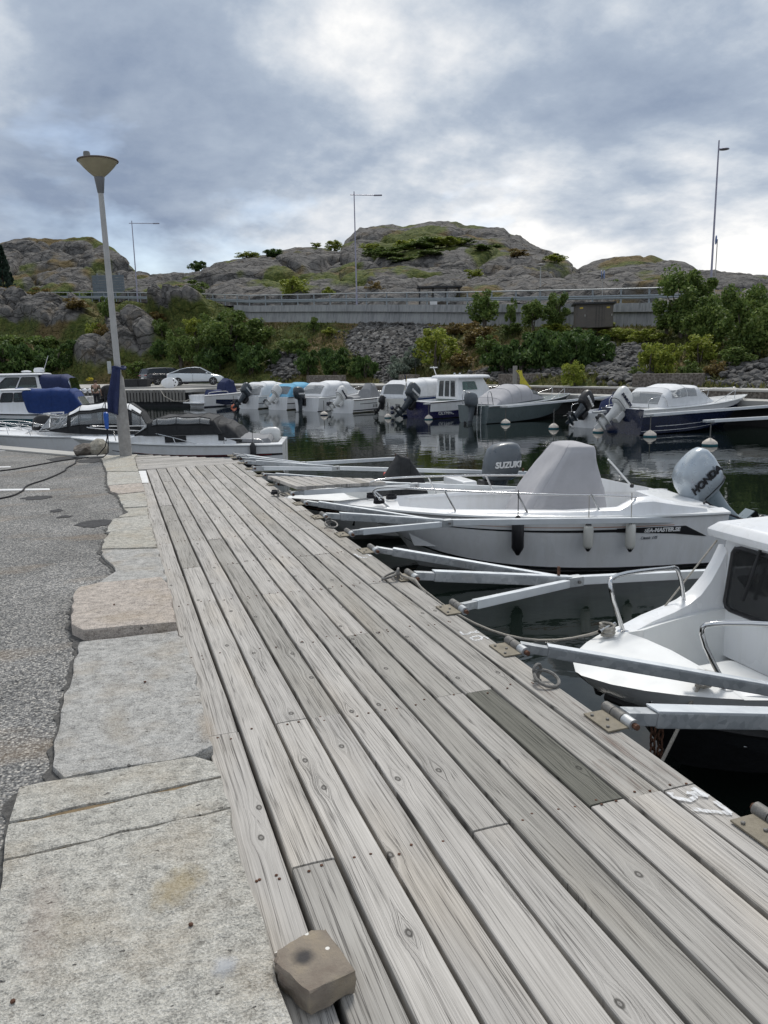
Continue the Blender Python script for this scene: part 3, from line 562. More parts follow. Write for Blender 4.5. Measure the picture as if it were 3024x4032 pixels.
# navy cloth knotted round it, shore-power leads
fl = MB(); P = []
for i in range(15):
    v = i / 14; row = []
    for j in range(9):
        u = j / 8; w = 0.04 + 0.13 * min(1, v * 1.5)
        row.append((-0.07 - w * (1 - u) + 0.10 * u * (1 - v), -0.12 - 0.035 * math.sin(u * 9 + v * 2) * (0.3 + v) , 1.62 - 0.80 * v - 0.06 * u * v))
    P.append(row)
fo = fl.grid(P).build('tied_cloth', MAT['cv_navy'], None, smooth=60, label='navy cloth knotted round the leaning lamp post', cat='cloth'); fo.location = (0.15, 15.05, 0.03)
sm = fo.modifiers.new('t', 'SOLIDIFY'); sm.thickness = 0.012
MB().tube([(-0.115 * math.cos(a) , -0.115 * math.sin(a), 1.61 + 0.02 * math.sin(2 * a)) for a in [2 * math.pi * k / 18 for k in range(19)]], 0.022, 7).build('knot', MAT['cv_navy'], fo, smooth=60)
pc = thing('power_lead', 'thin dark lead with a blue plug hanging beside the lamp post', 'power lead', (0, 15.0, 0))
MB().tube([(-0.13, -0.06, 1.3), (-0.135, -0.08, 1.0), (-0.14, -0.08, 0.85)], 0.010, 6).build('upper_lead', MAT['rope_dark'], pc)
MB().lathe([(0.02, 0.55), (0.035, 0.57), (0.038, 0.70), (0.045, 0.72), (0.045, 0.84), (0.02, 0.86)], 12, (-0.14, -0.08, 0)).build('plug', simple('blue_plug', (0.02, 0.10, 0.42), 0.4), pc, smooth=40)
MB().tube([(-0.14, -0.08, 0.56), (-0.15, -0.05, 0.4), (-0.2, 0.05, 0.22), (-0.3, 0.2, 0.10), (-0.36, 0.3, 0.04)], 0.010, 6).build('lower_lead', MAT['rope_dark'], pc, smooth=50)
MB().tube([(-0.13, -0.08, 0.56), (-0.14, -0.1, 0.3), (-0.16, -0.12, 0.12), (-0.25, -0.16, 0.045), (-0.55, -0.05, 0.04)], 0.009, 6).build('ground_lead', MAT['rope_dark'], pc, smooth=50)
c1 = [(-3.2, 13.3, 0.012), (-1.84, 13.94, 0.012), (-1.46, 14.33, 0.012), (-1.02, 14.95, 0.012), (-0.61, 15.3, 0.014)]
c2_ = [(-2.4, 10.2, 0.012), (-1.47, 10.82, 0.012), (-1.27, 11.33, 0.012), (-1.24, 11.92, 0.012), (-1.02, 12.56, 0.012), (-0.83, 13.41, 0.012), (-0.82, 13.79, 0.012), (-0.71, 14.45, 0.012), (-0.70, 15.01, 0.02), (-0.51, 15.15, 0.03)]
def smoothp(pts, k=5):
    pts = [Vector(p) for p in pts]; out = []
    for i in range(len(pts) - 1):
        p0, p1, p2, p3 = pts[max(i - 1, 0)], pts[i], pts[i + 1], pts[min(i + 2, len(pts) - 1)]
        for q in range(k):
            t = q / k; out.append(0.5 * ((2 * p1) + (p2 - p0) * t + (2 * p0 - 5 * p1 + 4 * p2 - p3) * t * t + (-p0 + 3 * p1 - 3 * p2 + p3) * t ** 3))
    out.append(pts[-1]); return out
MB().tube(smoothp(c1), 0.012, 6).build('cable', MAT['rope_dark'], None, smooth=50, label='dark cable crossing the far asphalt to the boulder', cat='cable')
MB().tube(smoothp(c2_), 0.012, 6).build('cable', MAT['rope_dark'], None, smooth=50, label='dark cable winding across the white parking line', cat='cable')
def boulder(loc, s, mat, seed, flat=1.0):
    r = random.Random(seed); bm = bmesh.new(); bmesh.ops.create_icosphere(bm, subdivisions=2, radius=1.0)
    ax = [Vector((r.uniform(-1, 1), r.uniform(-1, 1), r.uniform(-1, 1))).normalized() for _ in range(9)]; off = [r.uniform(0.45, 0.85) for _ in ax]
    for v in bm.verts:
        for a, d in zip(ax, off):
            k = v.co.dot(a)
            if k > d: v.co -= a * (k - d) * 0.9
        v.co = Vector((v.co.x * s[0], v.co.y * s[1], v.co.z * s[2]))
    zmin = min(v.co.z for v in bm.verts)
    for v in bm.verts: v.co.z = max(v.co.z - zmin * 0.8, 0) * flat
    me = bpy.data.meshes.new('b'); bm.to_mesh(me); bm.free(); return me
o = link('boulder', boulder(None, (0.24, 0.3, 0.2), None, 3), MAT['granite'], None, label='pale angular boulder holding down cables at the quay edge', cat='boulder'); o.location = (-0.36, 15.75, 0.0); o.color = (0.33, 0.31, 0.26, 1)
o = link('boulder', boulder(None, (0.26, 0.22, 0.15), None, 8), MAT['stonewall'], None, label='dark rubbery lump lying against the pale boulder', cat='boulder'); o.location = (-0.62, 15.6, 0.0)

# mineral stains on the largest kerb slab
def stain(cx, cy, rx, ry, z, col_, amt, rz=0.0):
    m, nt, b = new_mat('stone_stain'); c = oc(nt); l_ = vm(nt, 'LENGTH', vm(nt, 'MULTIPLY', c, (1 / rx, 1 / ry, 0))); n_ = noise(nt, c, 22.0, 5.0, .65)
    f_ = mth(nt, 'MULTIPLY', ramp(nt, mth(nt, 'ADD', l_, mth(nt, 'MULTIPLY', mth(nt, 'SUBTRACT', n_, .5), 1.6)), [(.25, 1.0), (.95, 0.0)]), amt)
    tr = nd(nt, 'ShaderNodeBsdfTransparent'); nt.links.new(nd(nt, 'ShaderNodeMixShader', {0: f_, 1: tr.outputs[0], 2: b.outputs[0]}).outputs[0], nt.nodes['Material Output'].inputs[0]); setb(nt, b, col=col_, rough=.9)
    o = MB().add([(-rx, -ry, 0), (rx, -ry, 0), (rx, ry, 0), (-rx, ry, 0)], [(0, 1, 2, 3)]).build('mineral_stain', m, kerb); o.location = (cx, cy, z); o.rotation_euler = (0, 0, rz)
p_ = atz(385, 1915, .04); stain(p_[0], p_[1], .09, .13, .0445, (.40, .30, .13), .36, rad(-35)); p_ = atz(485, 2092, .04); stain(p_[0], p_[1], .045, .05, .0445, (.50, .53, .58), .45); p_ = atz(90, 1990, .04); stain(p_[0], p_[1], .07, .3, .0446, (.42, .33, .27), .2)
p_ = atz(250, 1560, .04); stain(p_[0], p_[1], .08, .25, .0385, (.40, .34, .25), .18); p_ = atz(445, 1570, .04); stain(p_[0], p_[1], .05, .2, .0386, (.46, .37, .27), .28)

# dark crumbled asphalt along the kerb stones
le = [(-.43, .9), (-.445, 2.0), (-.46, 2.56), (-.47, 2.79), (-.46, 3.03), (-.36, 3.08), (-.35, 3.2), (-.335, 3.9), (-.32, 4.3), (-.30, 4.68), (-.35, 4.9), (-.37, 5.5), (-.34, 5.77), (-.2, 5.87), (-.21, 6.0), (-.09, 6.3), (-.11, 6.55), (-.17, 6.78), (-.21, 7.15), (-.17, 7.65), (-.12, 7.95), (-.17, 8.0), (-.09, 8.68), (.04, 9.0), (0, 9.8), (-.04, 10.4), (-.12, 10.68), (-.17, 11.3), (-.18, 12.8), (-.28, 14.93)]
rows_ = []
for a, c2 in zip(le[:-1], le[1:]):
    n_ = max(1, int(math.hypot(c2[0] - a[0], c2[1] - a[1]) / .05))
    for q in range(n_):
        t_ = q / n_; x_, y_ = a[0] + (c2[0] - a[0]) * t_, a[1] + (c2[1] - a[1]) * t_; w_ = .008 + .03 * random.random() ** 2 + .012 * math.sin(y_ * 9) ** 2; rows_.append([(x_ + .05, y_, .0062), (x_ - w_, y_ + random.uniform(-.02, .02), .0062)])
MB().grid(rows_).build('crumbled_edge', simple('crumbled_asphalt', (.085, .083, .079), .9, var=.5, scale=45, bmp=.9, bs=110), kind='structure')
# ================================================================ far shore: terrain, walls, road, vegetation
def _hash(i):
    i = (i ^ (i >> 15)) * np.uint32(2246822519); i = (i ^ (i >> 13)) * np.uint32(3266489917); return i ^ (i >> 16)
def _h3(ix, iy, iz, s=0):
    with np.errstate(over='ignore'):
        k = ix.astype(np.int64).astype(np.uint32) * np.uint32(73856093) ^ iy.astype(np.int64).astype(np.uint32) * np.uint32(19349663) ^ iz.astype(np.int64).astype(np.uint32) * np.uint32(83492791) ^ np.uint32(s * 7919 + 13)
        return _hash(k).astype(np.float64) / 4294967295.0
def vnoise(P, s=0):
    I = np.floor(P); Fq = P - I; Fq = Fq * Fq * (3 - 2 * Fq); r = 0
    for dx in (0, 1):
        for dy_ in (0, 1):
            for dz_ in (0, 1):
                w = (Fq[:, 0] if dx else 1 - Fq[:, 0]) * (Fq[:, 1] if dy_ else 1 - Fq[:, 1]) * (Fq[:, 2] if dz_ else 1 - Fq[:, 2])
                r = r + w * _h3(I[:, 0] + dx, I[:, 1] + dy_, I[:, 2] + dz_, s)
    return r
def fbm(P, o=4, s=0):
    r = 0; a = 0.5
    for k in range(o): r = r + a * vnoise(P * 2 ** k, s + k); a *= 0.5
    return r / (1 - 0.5 ** o)
def worley(P, s=0):
    I = np.floor(P); f1 = np.full(len(P), 9.0); f2 = np.full(len(P), 9.0); cid = np.zeros(len(P))
    for dx in (-1, 0, 1):
        for dy_ in (-1, 0, 1):
            for dz_ in (-1, 0, 1):
                c = I + np.array([dx, dy_, dz_]); q = np.stack([_h3(c[:, 0], c[:, 1], c[:, 2], s + k) for k in (1, 2, 3)], 1)
                d = np.linalg.norm(c + q - P, axis=1); idv = _h3(c[:, 0], c[:, 1], c[:, 2], s + 9)
                n = d < f1; f2 = np.where(n, f1, np.minimum(f2, d)); cid = np.where(n, idv, cid); f1 = np.where(n, d, f1)
    return f1, f2, cid
_h = (ROT[2] / F_PX)
def ypix(x, d, z):                      # picture row of height z at distance d
    return (((z - EYE) / d - ROT[2][2] - _h[0] * (x * DS - CX)) / _h[1] + CY) / DS
def pts_grid(X, Y, Dp):
    sx = (X * DS - CX) / F_PX; sy = (Y * DS - CY) / F_PX
    V = np.stack([sx, sy, np.ones_like(sx)], -1) @ ROT.T
    return CAMP + V * Dp[..., None]

# terrain material: vertex colour layers r = rock, g = dry grass, b = scree
m, nt, b = new_mat('hillside'); c = oc(nt)
at_ = nd(nt, 'ShaderNodeAttribute', None, attribute_name='cover'); sp_ = nd(nt, 'ShaderNodeSeparateColor', {0: at_.outputs['Color']})
n1 = noise(nt, c, 0.8, 6.0, 0.65); n2 = noise(nt, vm(nt, 'MULTIPLY', c, (1, 1, 0.35)), 2.2, 5.0, 0.65); n3 = noise(nt, c, 9.0, 4.0, 0.65)
rock = ramp(nt, mth(nt, 'ADD', mth(nt, 'MULTIPLY', n1, 0.5), mth(nt, 'ADD', mth(nt, 'MULTIPLY', n2, 0.3), mth(nt, 'MULTIPLY', n3, 0.2))), [(0.33, (0.055, 0.054, 0.053)), (0.48, (0.12, 0.115, 0.11)), (0.6, (0.195, 0.185, 0.172)), (0.75, (0.30, 0.28, 0.26))])
lich = noise(nt, c, 0.35, 5.0, 0.6)
ck = nd(nt, 'ShaderNodeTexVoronoi', {'Vector': vm(nt, 'ADD', vm(nt, 'MULTIPLY', c, (.17, .17, .42)), vm(nt, 'MULTIPLY', nd(nt, 'ShaderNodeTexNoise', {'Vector': c, 'Scale': .35, 'Detail': 4.0}).outputs['Color'], (.9, .9, .9))), 'Scale': 1.0}, feature='DISTANCE_TO_EDGE')
ck2 = nd(nt, 'ShaderNodeTexVoronoi', {'Vector': vm(nt, 'ADD', vm(nt, 'MULTIPLY', c, (.5, .5, 1.1)), vm(nt, 'MULTIPLY', nd(nt, 'ShaderNodeTexNoise', {'Vector': c, 'Scale': .9, 'Detail': 4.0}).outputs['Color'], (.9, .9, .9))), 'Scale': 1.0}, feature='DISTANCE_TO_EDGE')
fis = mth(nt, 'MAXIMUM', ramp(nt, ck.outputs['Distance'], [(0.0, 1.0), (0.05, 0.0)]), mth(nt, 'MULTIPLY', ramp(nt, ck2.outputs['Distance'], [(0.0, 1.0), (0.06, 0.0)]), 0.6))
rock = mix(nt, mth(nt, 'MULTIPLY', fis, 0.78), rock, (0.025, 0.024, 0.022))
rock = mix(nt, ramp(nt, lich, [(0.55, 0.0), (0.72, 0.45)]), rock, (0.20, 0.15, 0.09))
gn = noise(nt, c, 1.7, 6.0, 0.7); gr = ramp(nt, gn, [(0.3, (0.028, 0.042, 0.011)), (0.5, (0.080, 0.100, 0.024)), (0.7, (0.16, 0.16, 0.045))])
dry = ramp(nt, gn, [(0.3, (0.07, 0.05, 0.02)), (0.7, (0.20, 0.15, 0.07))])
scv = nd(nt, 'ShaderNodeTexVoronoi', {'Vector': c, 'Scale': 3.6}); scc = ramp(nt, nd(nt, 'ShaderNodeSeparateColor', {0: scv.outputs['Color']}).outputs[0], [(0.0, (0.05, 0.048, 0.046)), (0.7, (0.13, 0.126, 0.12)), (1.0, (0.25, 0.245, 0.235))])
col = mix(nt, sp_.outputs[1], gr, dry); col = mix(nt, sp_.outputs[2], col, scc); col = mix(nt, sp_.outputs[0], col, rock)
hb = mth(nt, 'ADD', mth(nt, 'MULTIPLY', n2, 0.6), mth(nt, 'ADD', mth(nt, 'MULTIPLY', n3, 0.35), mth(nt, 'ADD', mth(nt, 'MULTIPLY', scv.outputs['Distance'], -0.3), mth(nt, 'MULTIPLY', fis, -0.8))))
setb(nt, b, col=col, rough=0.92, spec=0.2, nrm=bump(nt, hb, 0.9, 0.22)); MAT['hill'] = m

def terrain(name, x0, x1, nx, nv, base, crest, disp, cover, vpow=1.0, back=(40, 14), kind='structure'):
    """base / crest: lists of (picture column, distance, height z or ('y', row)); rows in between run up the slope"""
    X = np.linspace(x0, x1, nx)
    def prof(tb):
        xs = [t[0] for t in tb]; d = np.interp(X, xs, [t[1] for t in tb])
        y = np.interp(X, xs, [t[2][1] if isinstance(t[2], tuple) else ypix(t[0], t[1], t[2]) for t in tb]); return d, y
    db, yb = prof(base); dc, yc = prof(crest); v = np.linspace(0, 1, nv)[:, None]
    Dp = db + (dc - db) * v ** vpow; Y = yb + (yc - yb) * v; XX = np.broadcast_to(X, Dp.shape)
    P = pts_grid(XX, Y, Dp)
    bk = pts_grid(X, yc, dc)
    fw = np.array([ROT[0][2], ROT[1][2], 0.0]); rows = [bk + fw * back[0] * q - np.array([0, 0, back[1] * q * q]) for q in (0.15, 0.5, 1.0)]
    P = np.concatenate([P, np.stack(rows)], 0); XA = np.concatenate([XX, np.stack([X] * 3)], 0); YA = np.concatenate([Y, np.stack([yc] * 3)], 0); VA = np.concatenate([np.broadcast_to(v, Dp.shape), np.full((3, nx), 1.0)], 0)
    du = np.gradient(P, axis=1); dv = np.gradient(P, axis=0); N = np.cross(du, dv); N /= np.linalg.norm(N, axis=2, keepdims=True) + 1e-9
    flat = P.reshape(-1, 3); h = disp(flat, XA.ravel(), YA.ravel(), VA.ravel())
    flat = flat + (N.reshape(-1, 3) * 0.75 + np.array([0, 0, 0.35])) * h[:, None]
    Pn = flat.reshape(P.shape); R_ = Pn.shape[0]
    me = bpy.data.meshes.new(name); idx = np.arange(R_ * nx).reshape(R_, nx)
    fs = np.stack([idx[:-1, :-1], idx[:-1, 1:], idx[1:, 1:], idx[1:, :-1]], -1).reshape(-1, 4)
    me.from_pydata(flat.tolist(), [], fs.tolist()); me.shade_smooth()
    du = np.gradient(Pn, axis=1); dv = np.gradient(Pn, axis=0); N2 = np.cross(du, dv); N2 /= np.linalg.norm(N2, axis=2, keepdims=True) + 1e-9
    cv = cover(flat, XA.ravel(), YA.ravel(), VA.ravel(), h, N2.reshape(-1, 3)); ca = me.color_attributes.new('cover', 'FLOAT_COLOR', 'POINT')
    ca.data.foreach_set('color', np.concatenate([np.clip(cv, 0, 1), np.ones((len(cv), 1))], 1).astype(np.float32).ravel())
    o = link(name, me, MAT['hill'], None, kind=kind); return o, Pn, X, Y
def sst(a, b_, x): t = np.clip((x - a) / (b_ - a), 0, 1); return t * t * (3 - 2 * t)
def reg(XA, YA, cx, cy, rx, ry): return np.clip(1.6 - 1.6 * (((XA - cx) / rx) ** 2 + ((YA - cy) / ry) ** 2), 0, 1)
def boulders(P, sx=7.0, sz=3.2, amp=2.0, s=0):
    P = P @ np.array([[.94, .34, 0], [-.34, .94, 0], [0, 0, 1.0]])
    W = P + 2.2 * (np.stack([fbm(P / 9.0, 3, s + 20), fbm(P / 9.0, 3, s + 30), fbm(P / 9.0, 3, s + 40)], 1) - 0.5)
    f1, f2, cid = worley(W / np.array([sx, sx, sz]), s); g1, g2, gid = worley(W / np.array([sx, sx, sz]) * 2.7 + 3.3, s + 50)
    dome = np.clip(1 - (f1 / 1.0) ** 2, 0, 1) ** .7; d2 = np.clip(1 - (g1 / 1.0) ** 2, 0, 1) ** .7
    crev = sst(0.0, 0.11, f2 - f1); cr2 = sst(0.0, 0.10, g2 - g1)
    return amp * (0.55 * dome + 0.25 * cid) * (0.45 + 0.55 * crev) + amp * 0.17 * d2 * (0.55 + 0.45 * cr2) + amp * 0.10 * (fbm(P / 1.6, 4, s + 60) - 0.5), crev, cr2

# --- the main rock hill
main_crest = [(250, 118, ('y', 640)), (300, 118, ('y', 617)), (330, 118, ('y', 601)), (400, 119, ('y', 590)), (440, 120, ('y', 588)), (465, 122, ('y', 570)), (505, 123, ('y', 560)), (560, 124, ('y', 556)), (600, 125, ('y', 548)), (640, 126, ('y', 536)), (690, 127, ('y', 535)), (738, 130, ('y', 543)), (748, 134, ('y', 519)), (778, 138, ('y', 493)), (820, 140, ('y', 486)), (870, 140, ('y', 488)), (930, 140, ('y', 479)), (968, 140, ('y', 479)), (1000, 139, ('y', 487)), (1088, 137, ('y', 491)), (1100, 136, ('y', 505)), (1122, 134, ('y', 508)), (1160, 128, ('y', 533)), (1215, 122, ('y', 557)), (1228, 118, ('y', 578)), (1250, 108, ('y', 596)), (1300, 96, ('y', 612)), (1420, 80, ('y', 628))]
main_base = [(250, 101, ('y', 657)), (540, 87, ('y', 667)), (771, 79, ('y', 664)), (1000, 72, ('y', 665)), (1250, 67, ('y', 662)), (1420, 62, ('y', 660))]
def dmain(P, XA, YA, VA):
    h, c1_, c2q = boulders(P, 14.0, 5.0, 3.2, 3); return (h - 1.1) * sst(0.0, 0.08, VA) * (1 - 0.96 * sst(0.80, 0.99, VA)) + (fbm(P / 2.2, 3, 66) - .5) * 1.0
def cmain(P, XA, YA, VA, h, N):
    n = fbm(P / 7.0, 4, 80); green = reg(XA, YA, 880, 552, 130, 34) * 1.3 + reg(XA, YA, 620, 620, 55, 30) * .9 + reg(XA, YA, 1060, 575, 60, 16) + reg(XA, YA, 500, 572, 60, 14) * .7
    veg = sst(0.58, 0.66, n + 0.28 * green + 0.06 * np.clip(N[:, 2], 0, 1) - 0.04) ; veg = np.clip(np.maximum(veg, green * sst(0.38, 0.5, n)), 0, 1)
    dry = sst(0.5, 0.62, fbm(P / 5.0, 3, 90)) * (1 - np.clip(green, 0, 1) * 0.8); return np.stack([1 - veg, dry, veg * 0], 1)
_, HP, HX_, HY = terrain('rock_hill', 250, 1420, 420, 120, main_base, main_crest, dmain, cmain, 1.15)
# --- cliff on the left and the low dome on the right
left_crest = [(-260, 150, ('y', 500)), (-100, 150, ('y', 526)), (0, 148, ('y', 526)), (40, 148, ('y', 517)), (80, 148, ('y', 514)), (120, 147, ('y', 517)), (170, 146, ('y', 514)), (200, 145, ('y', 514)), (226, 144, ('y', 528)), (247, 142, ('y', 552)), (262, 141, ('y', 564)), (272, 140, ('y', 582)), (292, 139, ('y', 592)), (330, 137, ('y', 612)), (420, 132, ('y', 625))]
left_base = [(-260, 130, ('y', 646)), (90, 117, ('y', 654)), (300, 108, ('y', 657)), (420, 103, ('y', 658))]
def dleft(P, XA, YA, VA):
    h, c1_, c2q = boulders(P, 9.0, 13.0, 3.4, 13); return (h - 1.0) * sst(0.0, 0.1, VA) * (1 - 0.95 * sst(0.84, 0.99, VA)) + (fbm(P / 2.2, 3, 67) - .5) * 1.0
def cleft(P, XA, YA, VA, h, N):
    n = fbm(P / 8.0, 4, 85); veg = sst(0.56, 0.66, n + 0.2 * sst(0.86, 1.0, VA) + 0.25 * (1 - sst(0.0, 0.18, VA))); return np.stack([1 - veg, sst(0.4, 0.55, fbm(P / 6.0, 3, 91)) * np.ones_like(n), veg * 0], 1)
terrain('rock_cliff', -260, 420, 240, 100, left_base, left_crest, dleft, cleft, 0.55)
right_crest = [(1180, 112, ('y', 612)), (1225, 112, ('y', 600)), (1250, 112, ('y', 582)), (1265, 112, ('y', 573)), (1300, 111, ('y', 559)), (1350, 110, ('y', 555)), (1400, 109, ('y', 560)), (1440, 108, ('y', 571)), (1470, 107, ('y', 575)), (1500, 106, ('y', 592)), (1560, 104, ('y', 609)), (1700, 100, ('y', 617)), (1950, 95, ('y', 622))]
right_base = [(1180, 80, ('y', 662)), (1420, 72, ('y', 658)), (1700, 62, ('y', 655)), (1950, 55, ('y', 652))]
def dright(P, XA, YA, VA):
    h, c1_, c2q = boulders(P, 16.0, 8.0, 2.8, 23); return (h - 0.9) * sst(0.0, 0.1, VA) * (1 - 0.96 * sst(0.80, 0.99, VA)) + (fbm(P / 2.5, 3, 68) - .5) * .8
def cright(P, XA, YA, VA, h, N):
    n = fbm(P / 8.0, 4, 86); veg = sst(0.57, 0.66, n + 0.15 * reg(XA, YA, 1390, 580, 60, 12)); return np.stack([1 - veg, sst(0.4, 0.55, fbm(P / 6.0, 3, 92)), veg * 0], 1)
terrain('rock_dome', 1180, 1950, 220, 80, right_base, right_crest, dright, cright, 0.9)
# --- the bank between the quay and the road
ROADL = [(-260, 121, 12.3), (-150, 115, 11.9), (90, 104, 11.0), (298, 92, 9.55), (540, 79, 7.75), (771, 71, 7.02), (1000, 64, 6.3), (1250, 58, 5.75), (1400, 55, 5.5), (1659, 50, 5.15), (1950, 45, 4.9)]
def road_at(x, back=0.0, z=0.0):
    xs = [r[0] for r in ROADL]; d = np.interp(x, xs, [r[1] for r in ROADL]) + back; zz_ = np.interp(x, xs, [r[2] for r in ROADL]) + z
    return Vector(atd(x, ypix(x, d, zz_), d))
bank_base = [(-260, 84, 0.2), (0, 80, 0.2), (200, 78, 0.2), (330, 75, 0.2), (440, 70.5, 0.2), (600, 65, 0.2), (800, 57.5, 0.2), (1020, 49, 0.2), (1250, 41.6, 0.2), (1450, 37, 0.2), (1659, 33.4, 0.2), (1950, 29.5, 0.2)]
bank_top = [(-260, 120, 11.6), (-150, 114, 11.6), (90, 103, 10.8), (298, 91, 9.4), (440, 83.5, 8.9), (500, 80.5, 8.0), (545, 78.4, 6.2), (771, 70.4, 5.4), (1000, 63.4, 4.7), (1250, 57.4, 4.05), (1400, 54.4, 3.85), (1659, 49.4, 3.7), (1950, 44.4, 3.6)]
def rocky(XA, YA):
    return np.clip(reg(XA, YA, 290, 735, 75, 60) + reg(XA, YA, 130, 690, 85, 42) + reg(XA, YA, 390, 668, 75, 20) + reg(XA, YA, 215, 785, 60, 32) + reg(XA, YA, 20, 680, 70, 34), 0, 1)
def dbank(P, XA, YA, VA):
    h, c1_, c2q = boulders(P, 5.0, 3.6, 2.6, 33); k = rocky(XA, YA)
    base = (fbm(P / 4.0, 4, 36) - 0.5) * 1.1 + (fbm(P / 0.9, 3, 37) - 0.5) * 0.35
    return (h * k * 1.15 + base * (1 - 0.5 * k)) * sst(0.0, 0.07, VA) * (1 - sst(0.93, 1.0, VA) * 0.8 * (XA > 520))
def scree(XA, YA, P):
    s = reg(XA, YA, 850, 735, 120, 60) * 1.2 + reg(XA, YA, 1350, 790, 75, 50) + reg(XA, YA, 1640, 815, 90, 26) + reg(XA, YA, 620, 790, 45, 35) + reg(XA, YA, 1130, 810, 130, 20) + reg(XA, YA, 850, 800, 45, 40)
    return sst(0.35, 0.6, np.clip(s, 0, 1) + (fbm(P / 3.0, 3, 95) - 0.5) * 0.7)
def cbank(P, XA, YA, VA, h, N):
    k = rocky(XA, YA); n = fbm(P / 3.5, 4, 87); rock = sst(0.42, 0.6, k * 0.85 + (n - 0.5) * 0.9)
    dry = sst(0.5, 0.65, fbm(P / 6.0, 3, 97) + 0.25 * reg(XA, YA, 700, 735, 60, 30) + 0.3 * reg(XA, YA, 1010, 770, 60, 30) + .25 * reg(XA, YA, 900, 702, 250, 12))
    return np.stack([rock, dry, scree(XA, YA, P) * (1 - rock)], 1)
bank_o, BP, BX, BY = terrain('far_bank', -260, 1950, 560, 110, bank_base, bank_top, dbank, cbank, 1.0, back=(4.0, 0.6))
nb = BP.shape[0] - 3
def on_bank(x, y):
    j = int(np.clip((x + 260) / 2210 * 559, 0, 559)); col_ = BY[:, j]; i = int(np.argmin(np.abs(col_ - y))); return Vector(BP[i, j]), i, j
def on_hill(x, y):
    j = int(np.clip((x - 250) / 1170 * 419, 0, 419)); i = int(np.argmin(np.abs(HY[:, j] - y))); return Vector(HP[i, j])
# --- riprap: the largest stones singly, the rest as one mass
rip = thing('riprap_slope', 'loose grey broken rock spilling down the bank under the road', 'rubble')
bmesh_var = [boulder(None, (0.5 * r1, 0.4 * r2, 0.28), None, 40 + q) for q, (r1, r2) in enumerate(((1, 1), (1.3, .8), (.9, 1.2), (1.1, 1.0), (1.5, .9), (.8, .8)))]
MAT['rip'] = simple('broken_rock', (0.105, 0.101, 0.096), 0.9, var=0.45, scale=3.0, bmp=0.5, bs=9)
for me in bmesh_var: me.materials.append(MAT['rip'])
zones = [(850, 735, 100, 52, 60, 0.55), (1350, 792, 62, 40, 110, 0.85), (1630, 812, 80, 22, 35, 0.8), (620, 790, 34, 28, 22, 1.0), (1130, 812, 110, 15, 25, 0.7), (850, 800, 34, 30, 30, 0.7)]
cnt = 0
for cx, cy, rx, ry, n_, s_ in zones:
    for _ in range(n_):
        a = random.random() * 6.28; r_ = math.sqrt(random.random())
        p, i, j = on_bank(cx + rx * r_ * math.cos(a), cy + ry * r_ * math.sin(a))
        o = bpy.data.objects.new('stone', random.choice(bmesh_var)); COL.objects.link(o); o.parent = rip; k = s_ * random.uniform(0.45, 1.05)
        o.location = p + Vector((0, 0, -0.06)); o.scale = (k, k, k * random.uniform(.8, 1.3)); o.rotation_euler = (random.uniform(-.5, .5), random.uniform(-.5, .5), random.random() * 6.28); cnt += 1
sm_ = MB(); bmv = []
for q in range(4):
    me = boulder(None, (0.28, 0.22, 0.16), None, 70 + q); bmv.append(([tuple(v.co) for v in me.vertices], [list(p_.vertices) for p_ in me.polygons]))
for cx, cy, rx, ry, n_, s_ in zones:
    for _ in range(n_ * 9):
        a = random.random() * 6.28; r_ = math.sqrt(random.random()) * 1.15
        p, i, j = on_bank(cx + rx * r_ * math.cos(a), cy + ry * r_ * math.sin(a)); p = p + Vector((random.uniform(-.4, .4), random.uniform(-.4, .4), random.uniform(-.06, .03)))
        vs, fs = random.choice(bmv); k = s_ * random.uniform(0.5, 1.4); Mr = Euler((random.uniform(-.5, .5), random.uniform(-.5, .5), random.random() * 6.28)).to_matrix() * k
        sm_.add([p + Mr @ Vector(v) for v in vs], fs)
o = sm_.build('small_stones', MAT['rip'], rip, kind='stuff')

# --- road, retaining wall, guard rail
xs_r = list(range(-260, 1951, 26))
MB().grid([[road_at(x, 0.0, -0.02), road_at(x, 9.0, -0.02)] for x in xs_r]).build('road', simple('road_asphalt', (0.06, 0.06, 0.062), 0.9), kind='structure')
MB().grid([[road_at(x, 8.5, -0.6), road_at(x, 22.0, -0.3)] for x in xs_r]).build('verge', simple('verge_grass', (0.07, 0.08, 0.03), 0.95, var=0.4, scale=2), kind='structure')
wl = thing('retaining_wall', 'board-marked grey concrete retaining wall under the road', 'wall')
wx = list(range(505, 1951, 18))
MB().grid([[road_at(x, 0.12, -3.2), road_at(x, 0.12, -0.52)] for x in wx]).build('wall_face', MAT['concrete'], wl)
cap = MB(); P = []
for x in wx: P.append([road_at(x, -0.12, -0.55), road_at(x, -0.12, 0.08), road_at(x, 0.45, 0.08), road_at(x, 0.45, -0.55)])
cap.loft(P).build('wall_beam', MAT['concrete'], wl)
gr = thing('guard_rail', 'galvanised road guard rail with a top handrail along the wall', 'guard rail')
pr = simple('rail_steel', (0.27, 0.30, 0.32), 0.5, metal=0.5, var=0.1)
L_ = [road_at(x, 0.3) for x in np.linspace(95, 1480, 160)]; acc = 0.0; post = MB().box((0, 0, 0.52), (0.10, 0.10, 1.10)); pme = None
for a, c2 in zip(L_[:-1], L_[1:]):
    acc += (c2 - a).length
    if acc > 2.0:
        acc = 0
        if pme is None: po = post.build('rail_post', pr, gr); pme = po.data
        else: po = bpy.data.objects.new('rail_post', pme); COL.objects.link(po); po.parent = gr
        po.location = c2 + Vector((0, 0, 0.05))
MB().tube([p + Vector((0, 0, 1.12)) for p in L_], 0.055, 6).build('handrail', simple('handrail_steel', (0.36, 0.38, 0.39), 0.45, metal=0.4), gr, smooth=50)
